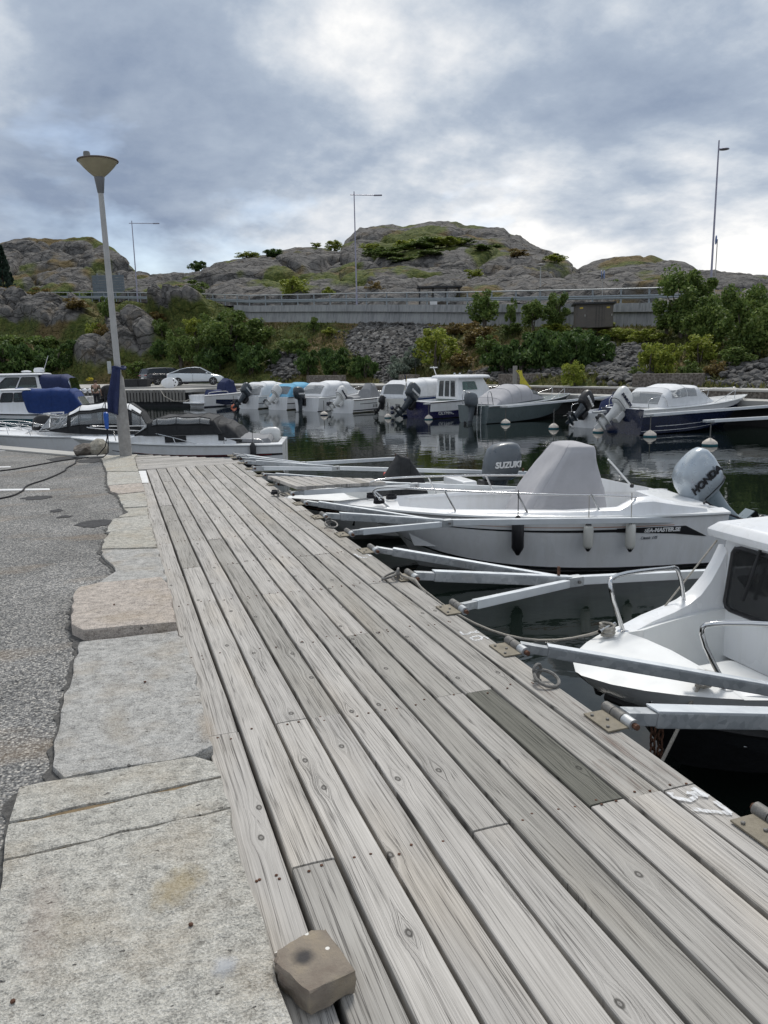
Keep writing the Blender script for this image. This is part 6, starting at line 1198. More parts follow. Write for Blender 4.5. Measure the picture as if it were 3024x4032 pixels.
sw = MB(); sw.add([gun(1.55, 1, .765, .007), gun(1.55, 1, .695, .007), gun(0.75, 1, .64, .007), gun(0.28, 1, .56, .007), gun(0.60, 1, .775, .007)], [(0, 1, 2, 3, 4)]); sw.build('swoosh', MAT['black'], b2)
lettering('SEA-MASTER.SE', 0.072, MAT['white'], b2, txm, shear=0.2, extrude=0.003, bold=0.003)
lettering('Classic 175', 0.05, MAT['mot_grey'], b2, Matrix.Translation(gun(1.1, 1, 0.58, 0.006)) @ Matrix(((-1, 0, 0, 0), (0, 0, 1, 0), (0, 1, 0, 0), (0, 0, 0, 1))), shear=0.4, extrude=0.003)
MB().lathe([(0.03, 0), (0.03, 0.02), (0.02, 0.025)], 12, gun(4.55, 1, 0.42, 0.0), Matrix.Rotation(-math.pi / 2, 3, 'X')).build('bow_eye', MAT['stain'], b2)
for k, (x, y) in enumerate(((4.55, 0.35), (4.35, 0.05), (4.6, -0.1))): MB().tube([Vector((x + .07 * math.cos(a * .8), y + .09 * math.sin(a * .8), 0.965 + .002 * a)) for a in range(24)], 0.009, 6).build('rope_coil', MAT['rope_dark'], b2, smooth=60)
for x, ln, col_, lab in ((2.86, 0.36, 'black', 'black fender hanging on the side of the grey-covered open boat'), (1.96, 0.26, 'gel_cream', 'small white fender with black tip on the grey-covered open boat'), (1.40, 0.30, 'gel_cream', 'larger white fender with black tips beside the boat lettering')):
    hang_fender(world(b2, gun(x, 1, 0.66, 0.10)), 0.078 if col_ == 'black' else .064, ln, col_, 'black', lab, 0.40)
MB().tube([world(b2, (0.25, 0.75, 0.86)), world(b2, (0.1, 0.5, 0.84)), world(b2, (-0.05, 0.62, 0.72)), world(b2, (-0.3, 0.95, 0.62))], 0.014, 6).build('mooring_rope', MAT['rope_dark'], None, smooth=60, label='dark rope from the stern of the grey-covered boat to the boom end', cat='rope')
# ---------------- white boat with black bow bands behind the footway
b3 = B_('white boat with black bow bands and a dark outboard behind the slatted footway', 6.0, 12.0, 181)
gun = hull(b3, 3.85, 1.9, 0.62, 0.74, top='gel', sole=0.3, tc=0.66, sd=0.18, rub='rubber', deck='gel_in', stripes=[(0.55, 0.75, 'black', 0.2, 0.98, False), (0.62, 0.66, 'pink', 0.2, 0.98, False)], rake=0.7, boot='gel_in')
for t0 in (2.75, 3.02):
    P = [[gun(t0, s, q, .006), gun(t0 - .16, s, q, .006)] for s in (1,) for q in (0.2, 0.4, 0.6, 0.8, 0.96)]; MB().grid(P).build('bow_band', MAT['black'], b3, smooth=60)
outboard(b3, 0.0, 0.70, 0, 1.12, 'mot_dark', 'mot_grey', 'SUZUKI', 'white', 0.13)
canopy(b3, [(1.15, 0.40, 0.45, 0.55), (1.25, 0.36, 0.45, 0.95), (1.45, 0.24, 0.45, 1.26), (1.6, 0.16, 0.45, 1.28), (1.8, 0.30, 0.45, 0.9), (1.95, 0.36, 0.45, 0.55)], 'cv_black', 'console_cover', p=0.6, wr=0.03)
MB().box((0.5, 0.1, 0.72), (0.28, 0.8, 0.2)).build('seat_cushion', MAT['gel'], b3, bevel=0.07)
# low white dinghy in the next berth
bd = B_('low white dinghy lying beyond the slatted footway', 5.1, 13.3, 184, name='dinghy'); hull(bd, 2.6, 1.25, 0.3, 0.42, draft=0.12, top='gel', sole=0.08, tc=0.7, sd=0.1, rub='rubber', deck='gel_in')

# ---------------- boats beyond the bend
b4 = B_('white boat with red and black flashes and a black bimini past the lamp post', 4.35, 20.75, 164)
gun = hull(b4, 5.7, 2.15, 0.78, 1.0, top='gel', sole=0.35, tc=0.74, sd=0.2, stripes=[(0.56, 0.68, 'black', 0.0, 0.8, True), (0.60, 0.64, 'red', 0.02, 0.7, True), (0.14, 0.48, 'black', 0.02, 0.5, True), (0.2, 0.44, 'red', 0.22, 0.46, True)], rub='gel_in')
canopy(b4, [(1.55, .93, 1.06, 1.12), (1.75, .95, 1.06, 1.46), (2.1, .95, 1.06, 1.53), (2.7, .95, 1.06, 1.54), (3.2, .94, 1.06, 1.52), (3.45, .92, 1.06, 1.42), (3.8, .86, 1.06, 1.10)], 'cv_black', 'bimini', [(1.2, 2.4, .04, .36), (2.6, 4.6, .04, .36), (1.2, 4.6, .64, .96), (5.1, 5.9, .06, .48), (5.1, 5.9, .52, .94)], 'vinyl', frame='cv_black', p=.26)
for s_ in (1, -1): MB().loft([[(x, s_ * .90, z0), (x, s_ * .90, z1), (x, s_ * .80, z1 + .01), (x, s_ * .80, z0)] for x, z0, z1 in ((1.2, .8, .86), (1.7, .8, 1.05), (3.7, .85, 1.07), (4.1, .9, 1.0))]).build('console_side', MAT['gel'], b4, smooth=40)
MB().box((2.75, .912, .96), (.55, .012, .17)).build('door', MAT['black'], b4, bevel=.004)
canopy(b4, [(1.05, .86, .84, .95), (1.2, .88, .86, 1.20), (1.45, .9, .88, 1.32), (1.65, .92, .9, 1.42)], 'cv_black', 'folded_canvas', p=.5, wr=.05); canopy(b4, [(0.3, .82, .8, .84), (0.38, .82, .8, .95), (1.1, .84, .84, .98)], 'cv_grey', 'cockpit_cover', p=.35, wr=.02)
outboard(b4, -.35, 0.52, 0, 1.0, 'mot_white', 'mot_white', x=.75)
bow_rail(b4, gun, [2.2, 2.8, 3.6, 4.4, 5.1], 0.30); rail(b4, [gun(0.5, 1, 1, -.08, 0.02), gun(0.6, 1, 1, -.08, .12), gun(1.4, 1, 1, -.08, .14), gun(1.5, 1, 1, -.08, .02)], name='grab_rail')
hang_fender(world(b4, gun(0.75, 1, 0.72, 0.09)), 0.08, 0.4, 'black', 'black', 'black fender on the quarter of the red-flashed boat', .45)
b5 = B_('white boat under a camper canopy with clear panels and black edges', 1.5, 25.9, 170)
gun = hull(b5, 6.0, 2.25, 0.75, 0.95, top='gel', sole=.35, tc=.66, sd=.22, rub='gel_in')
canopy(b5, [(0.35, .95, .78, .85), (0.6, .98, .78, 1.45), (0.95, 1.0, .8, 1.72), (1.7, 1.0, .82, 1.78), (2.4, .98, .85, 1.70), (2.75, .95, .88, 1.5), (3.3, .88, .95, 1.08)], 'cv_black', 'camper_canopy', [(0.3, 1.75, .05, .30), (0.3, 1.75, .70, .95), (2.1, 3.8, .05, .20), (4.1, 5.0, .05, .20), (2.1, 4.8, .80, .95), (1.1, 2.9, .25, .45, 'cv_white'), (3.1, 4.9, .25, .45, 'cv_white'), (1.1, 4.9, .55, .75, 'cv_white'), (5.1, 5.9, .05, .45), (5.1, 5.9, .55, .95)], 'vinyl', frame='cv_black', p=.60)
windscreen(b5, 3.6, .85, .95, 1.35); bow_rail(b5, gun, [3.2, 3.9, 4.6, 5.2], 0.34, gap=True)
outboard(b5, 0, .6, 0, 1.0, 'mot_dark')
b6 = B_('small open boat with a tall curved windscreen behind the camper-canopy boat', -0.4, 31.0, 172)
gun = hull(b6, 4.6, 1.85, .6, .75, top='gel', sole=.3, tc=.62, sd=.16); windscreen(b6, 2.2, .75, .68, 1.22, .3, .4); bow_rail(b6, gun, [2.6, 3.2, 3.9], .25, gap=True); outboard(b6, 0, .5, 0, .9, 'mot_dark')
b7 = B_('open boat whose black outboard points back beside the small windscreen boat', -2.75, 29.4, 178)
gun = hull(b7, 5.0, 2.0, .6, .8, top='gel', sole=.3, tc=.6, sd=.18); outboard(b7, 0, .62, 0, 1.1, 'black', 'black', 'MERCURY', 'white', .11); bow_rail(b7, gun, [2.2, 3.0, 3.9], .3, gap=True)
b8 = B_('teal-hulled cabin boat with a bright blue cockpit canopy', -0.75, 39.7, 171)
gun = hull(b8, 6.8, 2.4, .78, 1.05, top='gel', low='teal', lowfr=.72, bot='antifoul_blue', sole=.4, tc=.58, sd=.25, stripes=[(.40, .47, 'gel', 0, 1, False)])
cabin(b8, (2.55, 4.65, .95), (2.75, 4.15, .82), .85, 1.92, 'gel', [('port', .18, .50, .52, .9), ('port', .53, .86, .52, .9), ('stbd', .2, .8, .52, .9), ('fore', .1, .9, .5, .9)], 'glass', 'black', 'cabin', (.05, .06))
canopy(b8, [(0.25, 1.02, .74, .85), (0.8, 1.02, .76, 1.80), (1.0, 1.02, .78, 1.95), (1.8, 1.0, .82, 2.0), (2.85, .96, .90, 2.0), (3.4, .7, 1.95, 2.02)], 'cv_blue', 'canopy', [(0.1, 0.8, .3, .7)], 'vinyl', p=.28)
MB().box((-.25, 0, .3), (.5, 1.9, .1)).build('swim_platform', MAT['teal'], b8, bevel=.02); outboard(b8, 0, .7, 0, .9, 'mot_dark', x=-.3)
b9 = B_('large white cabin cruiser with dark hardtop enclosure and radar dome', -1.3, 51.9, 168, name='cabin_cruiser', cat='cruiser')
gun = hull(b9, 9.6, 3.1, 1.15, 1.5, draft=.5, top='gel', sole=.6, tc=.42, sd=.3, crown=.28, stripes=[(.62, .72, 'mot_grey', .3, .9, True)])
cabin(b9, (2.4, 6.6, 1.3), (2.7, 4.9, 1.1), 1.35, 2.55, 'gel', [('port', .22, .56, .35, .9), ('port', .60, .93, .35, .9), ('stbd', .1, .8, .35, .9), ('fore', .06, .94, .15, .9)], 'glass', 'black', 'wheelhouse', (.16, .1))
canopy(b9, [(0.7, 1.2, 1.15, 1.3), (0.95, 1.2, 1.2, 2.35), (1.4, 1.2, 1.25, 2.58), (2.6, 1.2, 1.3, 2.62)], 'cv_navy', 'aft_enclosure', [(1.1, 2.0, .06, .3), (2.1, 2.9, .06, .3), (0.2, 0.9, .2, .8)], 'vinyl_dark', p=.4)
MB().lathe([(.05, 2.66), (.3, 2.72), (.33, 2.85), (.25, 2.98), (.05, 3.0)], 14, (2.9, 0, 0)).build('radar_dome', MAT['gel'], b9, smooth=50); MB().tube([(2.6, .3, 2.66), (2.2, .3, 3.7)], .02, 6).build('antenna', MAT['white'], b9); MB().lathe([(.03, 2.66), (.28, 2.74), (.3, 2.8), (.1, 2.84)], 12, (3.5, .5, 0)).build('searchlight', MAT['gel'], b9, smooth=50)
MB().box((-.4, 0, .35), (.9, 2.4, .12)).build('swim_platform', MAT['gel'], b9, bevel=.03); outboard(b9, -.5, .95, 0, 1.5, 'black', x=-.5); bow_rail(b9, gun, [4.5, 5.6, 6.8, 8.0, 9.0], .5)

# ---------------- the row along the far quay
FG = None
f10 = B_('navy-hulled boat with a white cockpit canopy and a white tilted outboard', 18.2, 24.75, 6)
gun = hull(f10, 6.6, 2.45, .95, 1.25, draft=.4, top='gel', low='navy', lowfr=.70, bot='navy', sole=.4, tc=.58, sd=.25, stripes=[(.10, .13, 'gel', 0, .62, True), (.28, .31, 'gel', .05, .62, True)], rub='gel_in')
canopy(f10, [(0.95, .98, .95, 0.983), (1.15, 1.02, .98, 1.488), (1.45, 1.05, 1.0, 1.693), (2.2, 1.05, 1.02, 1.799), (2.9, 1.02, 1.05, 1.756), (3.3, .98, 1.08, 1.489), (3.7, .92, 1.1, 1.199)], 'cv_white', 'canopy', [(0.2, 1.3, .30, .72), (1.6, 2.6, .74, .95), (4.2, 5.7, .12, .88), (2.0, 3.8, .05, .24)], 'vinyl', p=.45)
outboard(f10, 0, .75, 48, 1.3, 'mot_white', 'mot_white', 'EVINRUDE', 'navy', .11); bow_rail(f10, gun, [3.6, 4.4, 5.2, 6.0], .34); rail(f10, [gun(0.3, -1, 1, -.1, .02), gun(.35, -1, 1, -.1, .35), gun(1.0, -1, 1, -.1, .4), gun(1.2, -1, 1, -.1, .02)], name='quarter_rail'); rail(f10, [gun(0.3, 1, 1, -.1, .02), gun(.35, 1, 1, -.1, .35), gun(1.0, 1, 1, -.1, .4), gun(1.2, 1, 1, -.1, .02)], name='quarter_rail')
for s in (1, -1): MB().box((4.9, s * .55, 1.36), (.35, .03, .16)).build('side_window', MAT['black'], f10) if False else None
f9 = B_('small open white boat with a navy sheet over its seats and a black tilted outboard', 18.5, 27.6, 17)
gun = hull(f9, 4.7, 1.95, .62, .85, top='gel', bot='antifoul', sole=.25, tc=.7, sd=.15, rub='black'); outboard(f9, 0, .62, 52, 1.2, 'mot_dark', 'black', 'EVINRUDE', 'white', .1); ladder(f9, -.06, .62, -.15, .55)
canopy(f9, [(1.5, .6, .55, .6), (1.7, .62, .55, 1.15), (2.4, .6, .6, 1.45), (2.9, .5, .65, 1.2), (3.3, .4, .7, .75)], 'cv_navy', 'seat_cover', p=.6, wr=.04); rail(f9, [gun(0.15, 1, 1, -.05, .02), gun(.2, 1, 1, -.05, .3), gun(.9, 1, 1, -.05, .32), gun(1.0, 1, 1, -.05, .02)], name='stern_rail'); rail(f9, [gun(0.15, -1, 1, -.05, .02), gun(.2, -1, 1, -.05, .3), gun(.9, -1, 1, -.05, .32), gun(1.0, -1, 1, -.05, .02)], name='stern_rail')
f8 = B_('grey-green boat with a pale grey cover and a steel boarding ladder', 15.75, 32.6, 16)
gun = hull(f8, 6.6, 2.3, .82, 1.12, top='greyhull', bot='antifoul', sole=.35, tc=.6, sd=.2, rub='alu', rubr=.04, deck='greyhull'); outboard(f8, -.25, .72, 6, 1.15, 'mot_grey', 'mot_grey', None); ladder(f8, -.08, -.55, -.2, 1.0)
canopy(f8, [(0.55, .95, .82, .86), (0.9, .95, .84, 1.15), (1.6, .95, .86, 1.55), (2.2, .94, .9, 1.72), (2.9, .92, .95, 1.70), (3.4, .88, .98, 1.45), (3.8, .82, 1.0, 1.15)], 'cv_lgrey', 'cover', [(4.3, 5.9, .1, .9)], 'glass', p=.7, wr=.02); bow_rail(f8, gun, [4.3, 5.0, 5.7], .35, gap=True)
for s in (1, -1): rail(f8, [gun(0.15, s, 1, -.2, .02), gun(.12, s, 1, -.2, .55), gun(.3, s, 1, -.2, .6), gun(.45, s, 1, -.2, .02)], name='stern_hoop', r=.018)
f7 = B_('white pilothouse boat with a blue-violet stern band and green glass doors', 14.8, 37.1, 14)
MAT['violet'] = simple('violet_blue_gelcoat', (0.015, 0.014, 0.07), 0.3, var=.1, coat=.3)
gun = hull(f7, 6.4, 2.4, .85, 1.15, top='gel', low='violet', lowfr=.42, bot='gel_cream', sole=.4, tc=.62, sd=.22, rub='black'); cabin(f7, (1.9, 4.3, .98), (1.95, 3.6, .88), .92, 1.98, 'gel', [('aft', .10, .34, .10, .90), ('aft', .37, .60, .10, .90), ('aft', .63, .86, .10, .90), ('stbd', .12, .62, .42, .86), ('port', .4, .9, .42, .86), ('fore', .08, .92, .4, .88)], 'glass_green', 'gel', 'pilothouse', (.24, .14))
for s in (.25, -.2): MB().lathe([(.03, 2.14), (.07, 2.2), (.05, 2.26)], 8, (2.6, s, 0)).build('horn', MAT['stain'], f7)
outboard(f7, 0.3, .78, 40, 1.35, 'mot_dark', 'mot_dark', 'YAMAHA', 'white', .1); bow_rail(f7, gun, [3.9, 4.6, 5.3, 6.0], .35)
def stern_text(root, txt, size, z, y=0.0, mat='white'): lettering(txt, size, MAT[mat], root, Matrix.Translation((-.015, y, z)) @ Matrix(((0, 0, -1, 0), (-1, 0, 0, 0), (0, 1, 0, 0), (0, 0, 0, 1))), extrude=.004)
def side_text(root, gun, txt, size, x, q, s=-1, mat='white'):
    g = gun(x, s, q, .012); lettering(txt, size, MAT[mat], root, Matrix.Translation(g) @ Matrix(((-s, 0, 0, 0), (0, 0, s, 0), (0, 1, 0, 0), (0, 0, 0, 1))), extrude=.008)
side_text(f7, gun, 'OLYMPIC', .24, 1.0, .28)
f6 = B_('white boat with a tall white canopy and a blue gunwale line', 14.15, 39.5, 22)
gun = hull(f6, 6.3, 2.4, .95, 1.15, top='gel_cream', bot='antifoul_blue', sole=.4, tc=.66, sd=.2, stripes=[(.88, .97, 'cv_blue', 0, 1, False), (.0, .10, 'cv_blue', 0, .9, False)], rub='cv_blue')
canopy(f6, [(0.1, 1.02, .98, 1.032), (0.35, 1.04, 1.0, 1.703), (0.7, 1.05, 1.0, 1.903), (1.8, 1.04, 1.02, 1.967), (2.9, 1.0, 1.05, 1.960), (3.3, .95, 1.1, 1.840)], 'cv_white', 'canopy', [(0.2, 0.9, .30, .66)], 'vinyl', p=.40); cabin(f6, (2.9, 4.7, .98), (3.0, 4.1, .85), 1.0, 1.92, 'gel', [('stbd', .2, .85, .35, .88), ('port', .15, .8, .35, .88), ('fore', .1, .9, .35, .88)], 'glass', 'gel', 'cabin', (.08, .06))
MB().tube([(3.6, 0, 1.95), (3.3, 0, 2.6)], .025, 6).build('mast', MAT['white'], f6); MB().tube([(2.4, .5, 1.85), (2.4, .5, 3.1)], .014, 5).build('antenna', MAT['black'], f6); MB().box((3.33, 0, 2.55), (.1, .5, .06)).build('mast_light', MAT['white'], f6)
outboard(f6, .55, .55, 35, .75, 'black', 'black'); ladder(f6, -.06, .1, -.2, .75); stern_text(f6, 'HOVA', .14, .62, -.62, 'black')
for k in (0, .24): MB().lathe([(.02, -.11), (.09, -.07), (.11, 0), (.09, .07), (.02, .11)], 12, (-.12, -.28, .22 + k)).build('ball_fender', MAT['navy'], f6, smooth=60)
flag = thing('ensign', 'small blue and yellow flag on a staff at the stern of the pilothouse boat', 'flag', world(f7, (0.15, .95, .85))); MB().tube([(0, 0, 0), (-.25, .1, 1.5)], .015, 6).build('staff', MAT['black'], flag)
MB().grid([[(-.22 + .06 * math.sin(v * 3 + u * 2), .06 - u * .16, 1.35 - v * .75 - u * .1) for u in (0, .33, .66, 1)] for v in (0, .2, .4, .6, .8, 1)]).build('flag_cloth', MAT['cv_blue'], flag, smooth=60); MB().grid([[(-.235 + .06 * math.sin(v * 3 + .9), .0 - u * .06, 1.32 - v * .75) for u in (0, 1)] for v in (0, .2, .4, .6, .8, 1)]).build('flag_cross', simple('flag_yellow', (.6, .42, .03), .8), flag)
f5 = B_('open white boat with a dark grey console cover and black hull lettering', 12.7, 43.9, 30)
gun = hull(f5, 5.4, 2.1, .78, 1.0, top='gel', bot='gel_in', sole=.3, tc=.7, sd=.2, stripes=[(.12, .20, 'black', 0, .85, False), (.62, .68, 'black', .05, .9, True)], rub='black'); outboard(f5, 0, .65, 50, 1.2, 'mot_white', 'mot_white', 'EVINRUDE', 'navy', .1)
canopy(f5, [(1.9, .5, .7, .75), (2.0, .52, .7, 1.3), (2.35, .42, .7, 1.68), (2.7, .34, .7, 1.66), (3.2, .3, .75, .95)], 'cv_grey', 'console_cover', p=.6); canopy(f5, [(.3, .7, .6, .95), (.9, .72, .65, 1.0)], 'cv_grey', 'bench_cover', p=.35); side_text(f5, gun, 'STING', .26, 2.0, .42, -1, 'black'); bow_rail(f5, gun, [2.6, 3.4, 4.2, 4.8], .2)
f4 = B_('white boat with a long white canopy and a pale raked windscreen', 11.35, 47.1, 30)
gun = hull(f4, 6.6, 2.4, .85, 1.15, top='gel', low='gel', lowfr=.5, bot='antifoul', sole=.4, tc=.6, sd=.22, stripes=[(.30, .66, 'navy', .06, .55, True)], rub='gel_in'); canopy(f4, [(.35, 1.0, .88, 0.932), (.75, 1.02, .9, 1.538), (1.1, 1.03, .92, 1.745), (2.3, 1.02, .95, 1.828), (3.0, .98, 1.0, 1.750), (3.8, .9, 1.05, 1.200)], 'cv_white', 'canopy', [(.2, 1.3, .28, .70), (1.5, 2.5, .72, .94), (2.8, 3.7, .72, .94), (4.1, 4.9, .1, .9)], 'vinyl', p=.42); outboard(f4, .2, .75, 0, 1.3, 'mot_dark', 'mot_dark', 'YAMAHA', 'white', .1); bow_rail(f4, gun, [3.9, 4.8, 5.7], .3)
f3 = B_('white boat under a light blue canopy', 10.1, 50.0, 28)
gun = hull(f3, 5.6, 2.25, .82, 1.05, top='gel', bot='antifoul', sole=.35, tc=.62, sd=.2, stripes=[(.45, .52, 'black', 0, .9, False)], rub='black'); canopy(f3, [(.1, .98, .82, 0.880), (.55, 1.0, .85, 1.502), (.9, 1.0, .88, 1.660), (2.0, 1.0, .9, 1.725), (2.6, .96, .95, 1.625), (3.2, .88, 1.0, 1.150)], 'cv_sky', 'canopy', [(.3, .95, .30, .62)], 'vinyl', p=.45); outboard(f3, 0, .7, 48, 1.2, 'mot_white', 'mot_white'); bow_rail(f3, gun, [3.4, 4.2, 4.9], .28)
f2 = B_('white boat under a rounded white canopy with large clear panels', 8.65, 52.6, 33)
gun = hull(f2, 5.7, 2.25, .82, 1.05, top='gel', bot='antifoul', sole=.35, tc=.62, sd=.2, stripes=[(.40, .46, 'black', 0, .9, False)], rub='gel_in'); canopy(f2, [(.2, .98, .85, 0.925), (.4, 1.0, .88, 1.495), (.9, 1.0, .9, 1.762), (1.9, 1.0, .92, 1.805), (2.5, .96, .95, 1.700), (3.2, .88, 1.0, 1.150)], 'cv_white', 'canopy', [(.1, 1.4, .22, .78), (1.5, 3.4, .70, .94), (4.0, 4.9, .1, .9)], 'vinyl', p=.45); outboard(f2, .1, .7, 45, 1.35, 'mot_dark', 'mot_dark', 'YAMAHA', 'white', .1); bow_rail(f2, gun, [3.4, 4.2, 4.9], .28)
f1 = B_('white boat with a navy console cover and navy hull side by the timber pier', 5.75, 57.6, 24)
gun = hull(f1, 6.2, 2.4, .85, 1.2, top='gel', low='gel', lowfr=.2, bot='gel_in', sole=.35, tc=.6, sd=.25, stripes=[(.05, .62, 'navy', .12, .95, True), (.0, .06, 'navy', 0, .3, False)], rub='gel_in'); canopy(f1, [(2.0, .55, .9, .95), (2.1, .6, .9, 1.7), (2.5, .62, .9, 2.0), (2.9, .55, .95, 1.85), (3.1, .5, .98, 1.2)], 'cv_navy', 'console_cover', p=.4); canopy(f1, [(1.0, .6, .7, 1.0), (1.1, .62, .7, 1.2), (1.8, .62, .7, 1.2)], 'cv_navy', 'bench_cover', p=.35); MB().box((-.25, 0, .32), (.6, 2.1, .1)).build('swim_platform', MAT['gel'], f1, bevel=.03); bow_rail(f1, gun, [3.4, 4.3, 5.2], .3); rail(f1, [gun(.4, -1, 1, -.1, .02), gun(.5, -1, 1, -.1, .18), gun(1.8, -1, 1, -.1, .2), gun(1.95, -1, 1, -.1, .02)], name='grab_rail', r=.02, mat='white')
# ---------------- far booms with posts and buoys
def buoy(x, y, lab, cap='buoy_white', low='buoy_teal', s=1.0, boom_to=None):
    p = Vector(atz(x, y, WATER)); s *= .62; t = thing('mooring_buoy', lab, 'buoy', p, 0, 'mooring buoys by the far row')
    MB().lathe([(.28 * s, -.2), (.36 * s, -.05), (.37 * s, .05)], 18).build('lower_float', MAT[low], t, smooth=50); MB().lathe([(.37 * s, .052), (.34 * s, .11), (.2 * s, .18), (.06 * s, .23), (.03, .24)], 18).build('upper_float', MAT[cap], t, smooth=50); MB().tube([(0, 0, .2), (0, 0, .82)], .03 * s, 7).build('post', MAT['iron'], t, smooth=50)
    if boom_to:
        q = Vector(boom_to); lb = thing('far_boom', lab.replace('buoy', 'boom with buoy', 1) if False else 'pale boom from far quay to ' + lab, 'mooring boom', p + Vector((0, 0, .78)), 0, 'mooring booms of the far quay'); MB().beam((0, 0, 0), q - (p + Vector((0, 0, .78))), .1, .1).build('beam', MAT['beam_white'], lb, bevel=.01); MB().box((-.1, 0, 0), (.3, .2, .08)).build('end_plate', MAT['galv'], lb, bevel=.01)
buoy(1533, 962, 'pink-white buoy with teal base and a hanging rope', s=1.05, boom_to=(26.4, 17.0, -.05)); buoy(1404, 943, 'pink-white buoy beside the navy-hulled boat', boom_to=(25.2, 21.5, -.05)); buoy(1092, 916, 'pale buoy below the grey-green boat', s=.95, boom_to=(23.2, 31.2, -.05)); buoy(926, 906, 'half-hidden pale buoy at the pilothouse boat quarter', s=.9, boom_to=(21.6, 37.9, -.05))
buoy(1196, 926, 'white buoy under the black tilted outboard', s=.9); buoy(1292, 934, 'pale buoy under the white tilted outboard', s=.9, boom_to=(24.2, 26.2, -.05)); buoy(700, 897, 'flat white buoy in front of the lettered white boat', low='navy', s=.95); buoy(505, 880, 'orange buoy with a flat white plate near the timber pier', 'buoy_orange', 'buoy_orange', .9); buoy(838, 903, 'small white buoy by the boarding ladder', s=.8)
# big blue and red float seen through the wheelhouse comes with its boom
# ================================================================ parked cars, people and loose things on the far quay
def car(label, x, d, yaw, paint, estate=False):
    p = Vector(atd(x, ypix(x, d, 0.245), d)); t = thing('parked_car', label, 'car', p, rad(yaw), 'cars parked on the far quay')
    pm = simple('car_paint_' + paint[0], paint[1], 0.22, var=0.03, coat=0.8)
    body = [(-2.28, .72, .42, .78), (-2.25, .82, .30, .98), (-2.0, .90, .24, 1.02), (-1.4, .93, .22, 1.02), (-.5, .93, .22, 1.0), (.5, .93, .22, .98), (1.1, .92, .22, .95), (1.6, .90, .24, .86), (2.0, .86, .26, .76), (2.2, .78, .30, .66), (2.3, .62, .36, .56)]
    P = []
    for xx, w, zb, zt in body: P.append([(xx, w * .9, zb), (xx, w, zb + .15), (xx, w, (zb + zt) / 2 + .05), (xx, w * .97, zt - .06), (xx, w * .86, zt), (xx, 0, zt + .015), (xx, -w * .86, zt), (xx, -w * .97, zt - .06), (xx, -w, (zb + zt) / 2 + .05), (xx, -w, zb + .15), (xx, -w * .9, zb)])
    bo = MB().loft(P).build('body', pm, t, smooth=40)
    if estate: tp = [(-2.18, 1.0), (-2.02, 1.40), (-1.6, 1.48), (-.4, 1.50), (.35, 1.46), (1.25, .96)]
    else: tp = [(-2.05, 1.0), (-1.3, 1.30), (-.65, 1.44), (.0, 1.48), (.4, 1.44), (1.3, .95)]
    def sec(xx, zt): k = (zt - .95) / .53; return [(xx, .84, .95), (xx, .82 - .18 * k * .5, .95 + (zt - .95) * .5), (xx, .80 - .20 * k, zt - .02), (xx, .5, zt), (xx, -.5, zt), (xx, -.80 + .20 * k, zt - .02), (xx, -.82 + .18 * k * .5, .95 + (zt - .95) * .5), (xx, -.84, .95)]
    MB().loft([sec(*q) for q in tp]).build('window_glass', simple('car_glass', (.012, .015, .016), .06, var=.05), t, smooth=30)
    rp = [q for q in tp if q[1] > (1.39 if estate else 1.29)]
    MB().loft([[(xx, .63, zt - .03), (xx, .52, zt + .012), (xx, 0, zt + .02), (xx, -.52, zt + .012), (xx, -.63, zt - .03)] for xx, zt in rp]).build('roof', pm, t, smooth=40)
    for s in (1, -1):
        MB().beam((1.27, s * .84, .95), (.38, s * .62, 1.45), .06, .05).build('pillar', pm, t); MB().beam((tp[0][0], s * .84, 1.0), (rp[0][0], s * .64, rp[0][1] - .03), .12, .07).build('pillar', pm, t); MB().beam((-.25, s * .845, .96), (-.3, s * .645, 1.45), .07, .02).build('pillar', MAT['black'], t)
        MB().box((.95, s * .98, 1.0), (.14, .2, .12)).build('mirror', pm, t, bevel=.03); MB().box((-.2, s * .935, .5), (.012, .01, .75)).build('door_seam', MAT['black'], t); MB().box((-2.27, s * .58, .86), (.06, .36, .09)).build('tail_light', simple('tail_lens', (.25, .01, .015), .25), t, bevel=.01); MB().box((2.22, s * .62, .64), (.1, .26, .09)).build('headlight', MAT['glass_clear'], t, bevel=.02)
        MB().box((0, s * .90, .26), (2.6, .08, .12)).build('sill', MAT['black'], t)
        for xx in (-1.38, 1.42):
            w = MB().tube([(xx, s * .72, .335), (xx, s * .945, .335)], .335, 22).build('wheel', MAT['rubber'], t, smooth=40); rim = MB(); rim.tube([(xx, s * .93, .335), (xx, s * .95, .335)], .23, 18)
            rim.build('rim', MAT['black'], w, smooth=40)
            for k in range(5): a = k * 1.2566; MB().beam((xx, s * .955, .335), (xx + .21 * math.cos(a), s * .955, .335 + .21 * math.sin(a)), .02, .075, (0, 1, 0)).build('spoke', MAT['alu'], w)
    MB().box((-2.30, 0, .62), (.02, .52, .12)).build('number_plate', MAT['white'], t); MB().box((-2.26, 0, .36), (.12, 1.5, .16)).build('bumper', MAT['black'], t, bevel=.03)
    return t
car('white fastback car parked at the water side of the far quay', 424, 64.0, -9, ('white', (.62, .66, .69)))
car('black estate car parked behind the white car', 362, 68.5, 22, ('black', (.012, .013, .018)), True)
q = Vector(atd(367, ypix(367, 60.5, .11), 60.5)); t = thing('paddle_board', 'white rounded paddle board standing on edge on the timber pier', 'paddle board', q + Vector((0, 0, .42)), rad(-22))
MB().loft([[(.68 * k * math.cos(a), yy, .42 * k * math.sin(a)) for a in [2 * math.pi * i / 24 for i in range(24)]] for yy, k in ((-.06, .9), (-.04, .98), (0, 1.0), (.04, .98), (.06, .9))]).build('board', MAT['gel'], t, smooth=50)
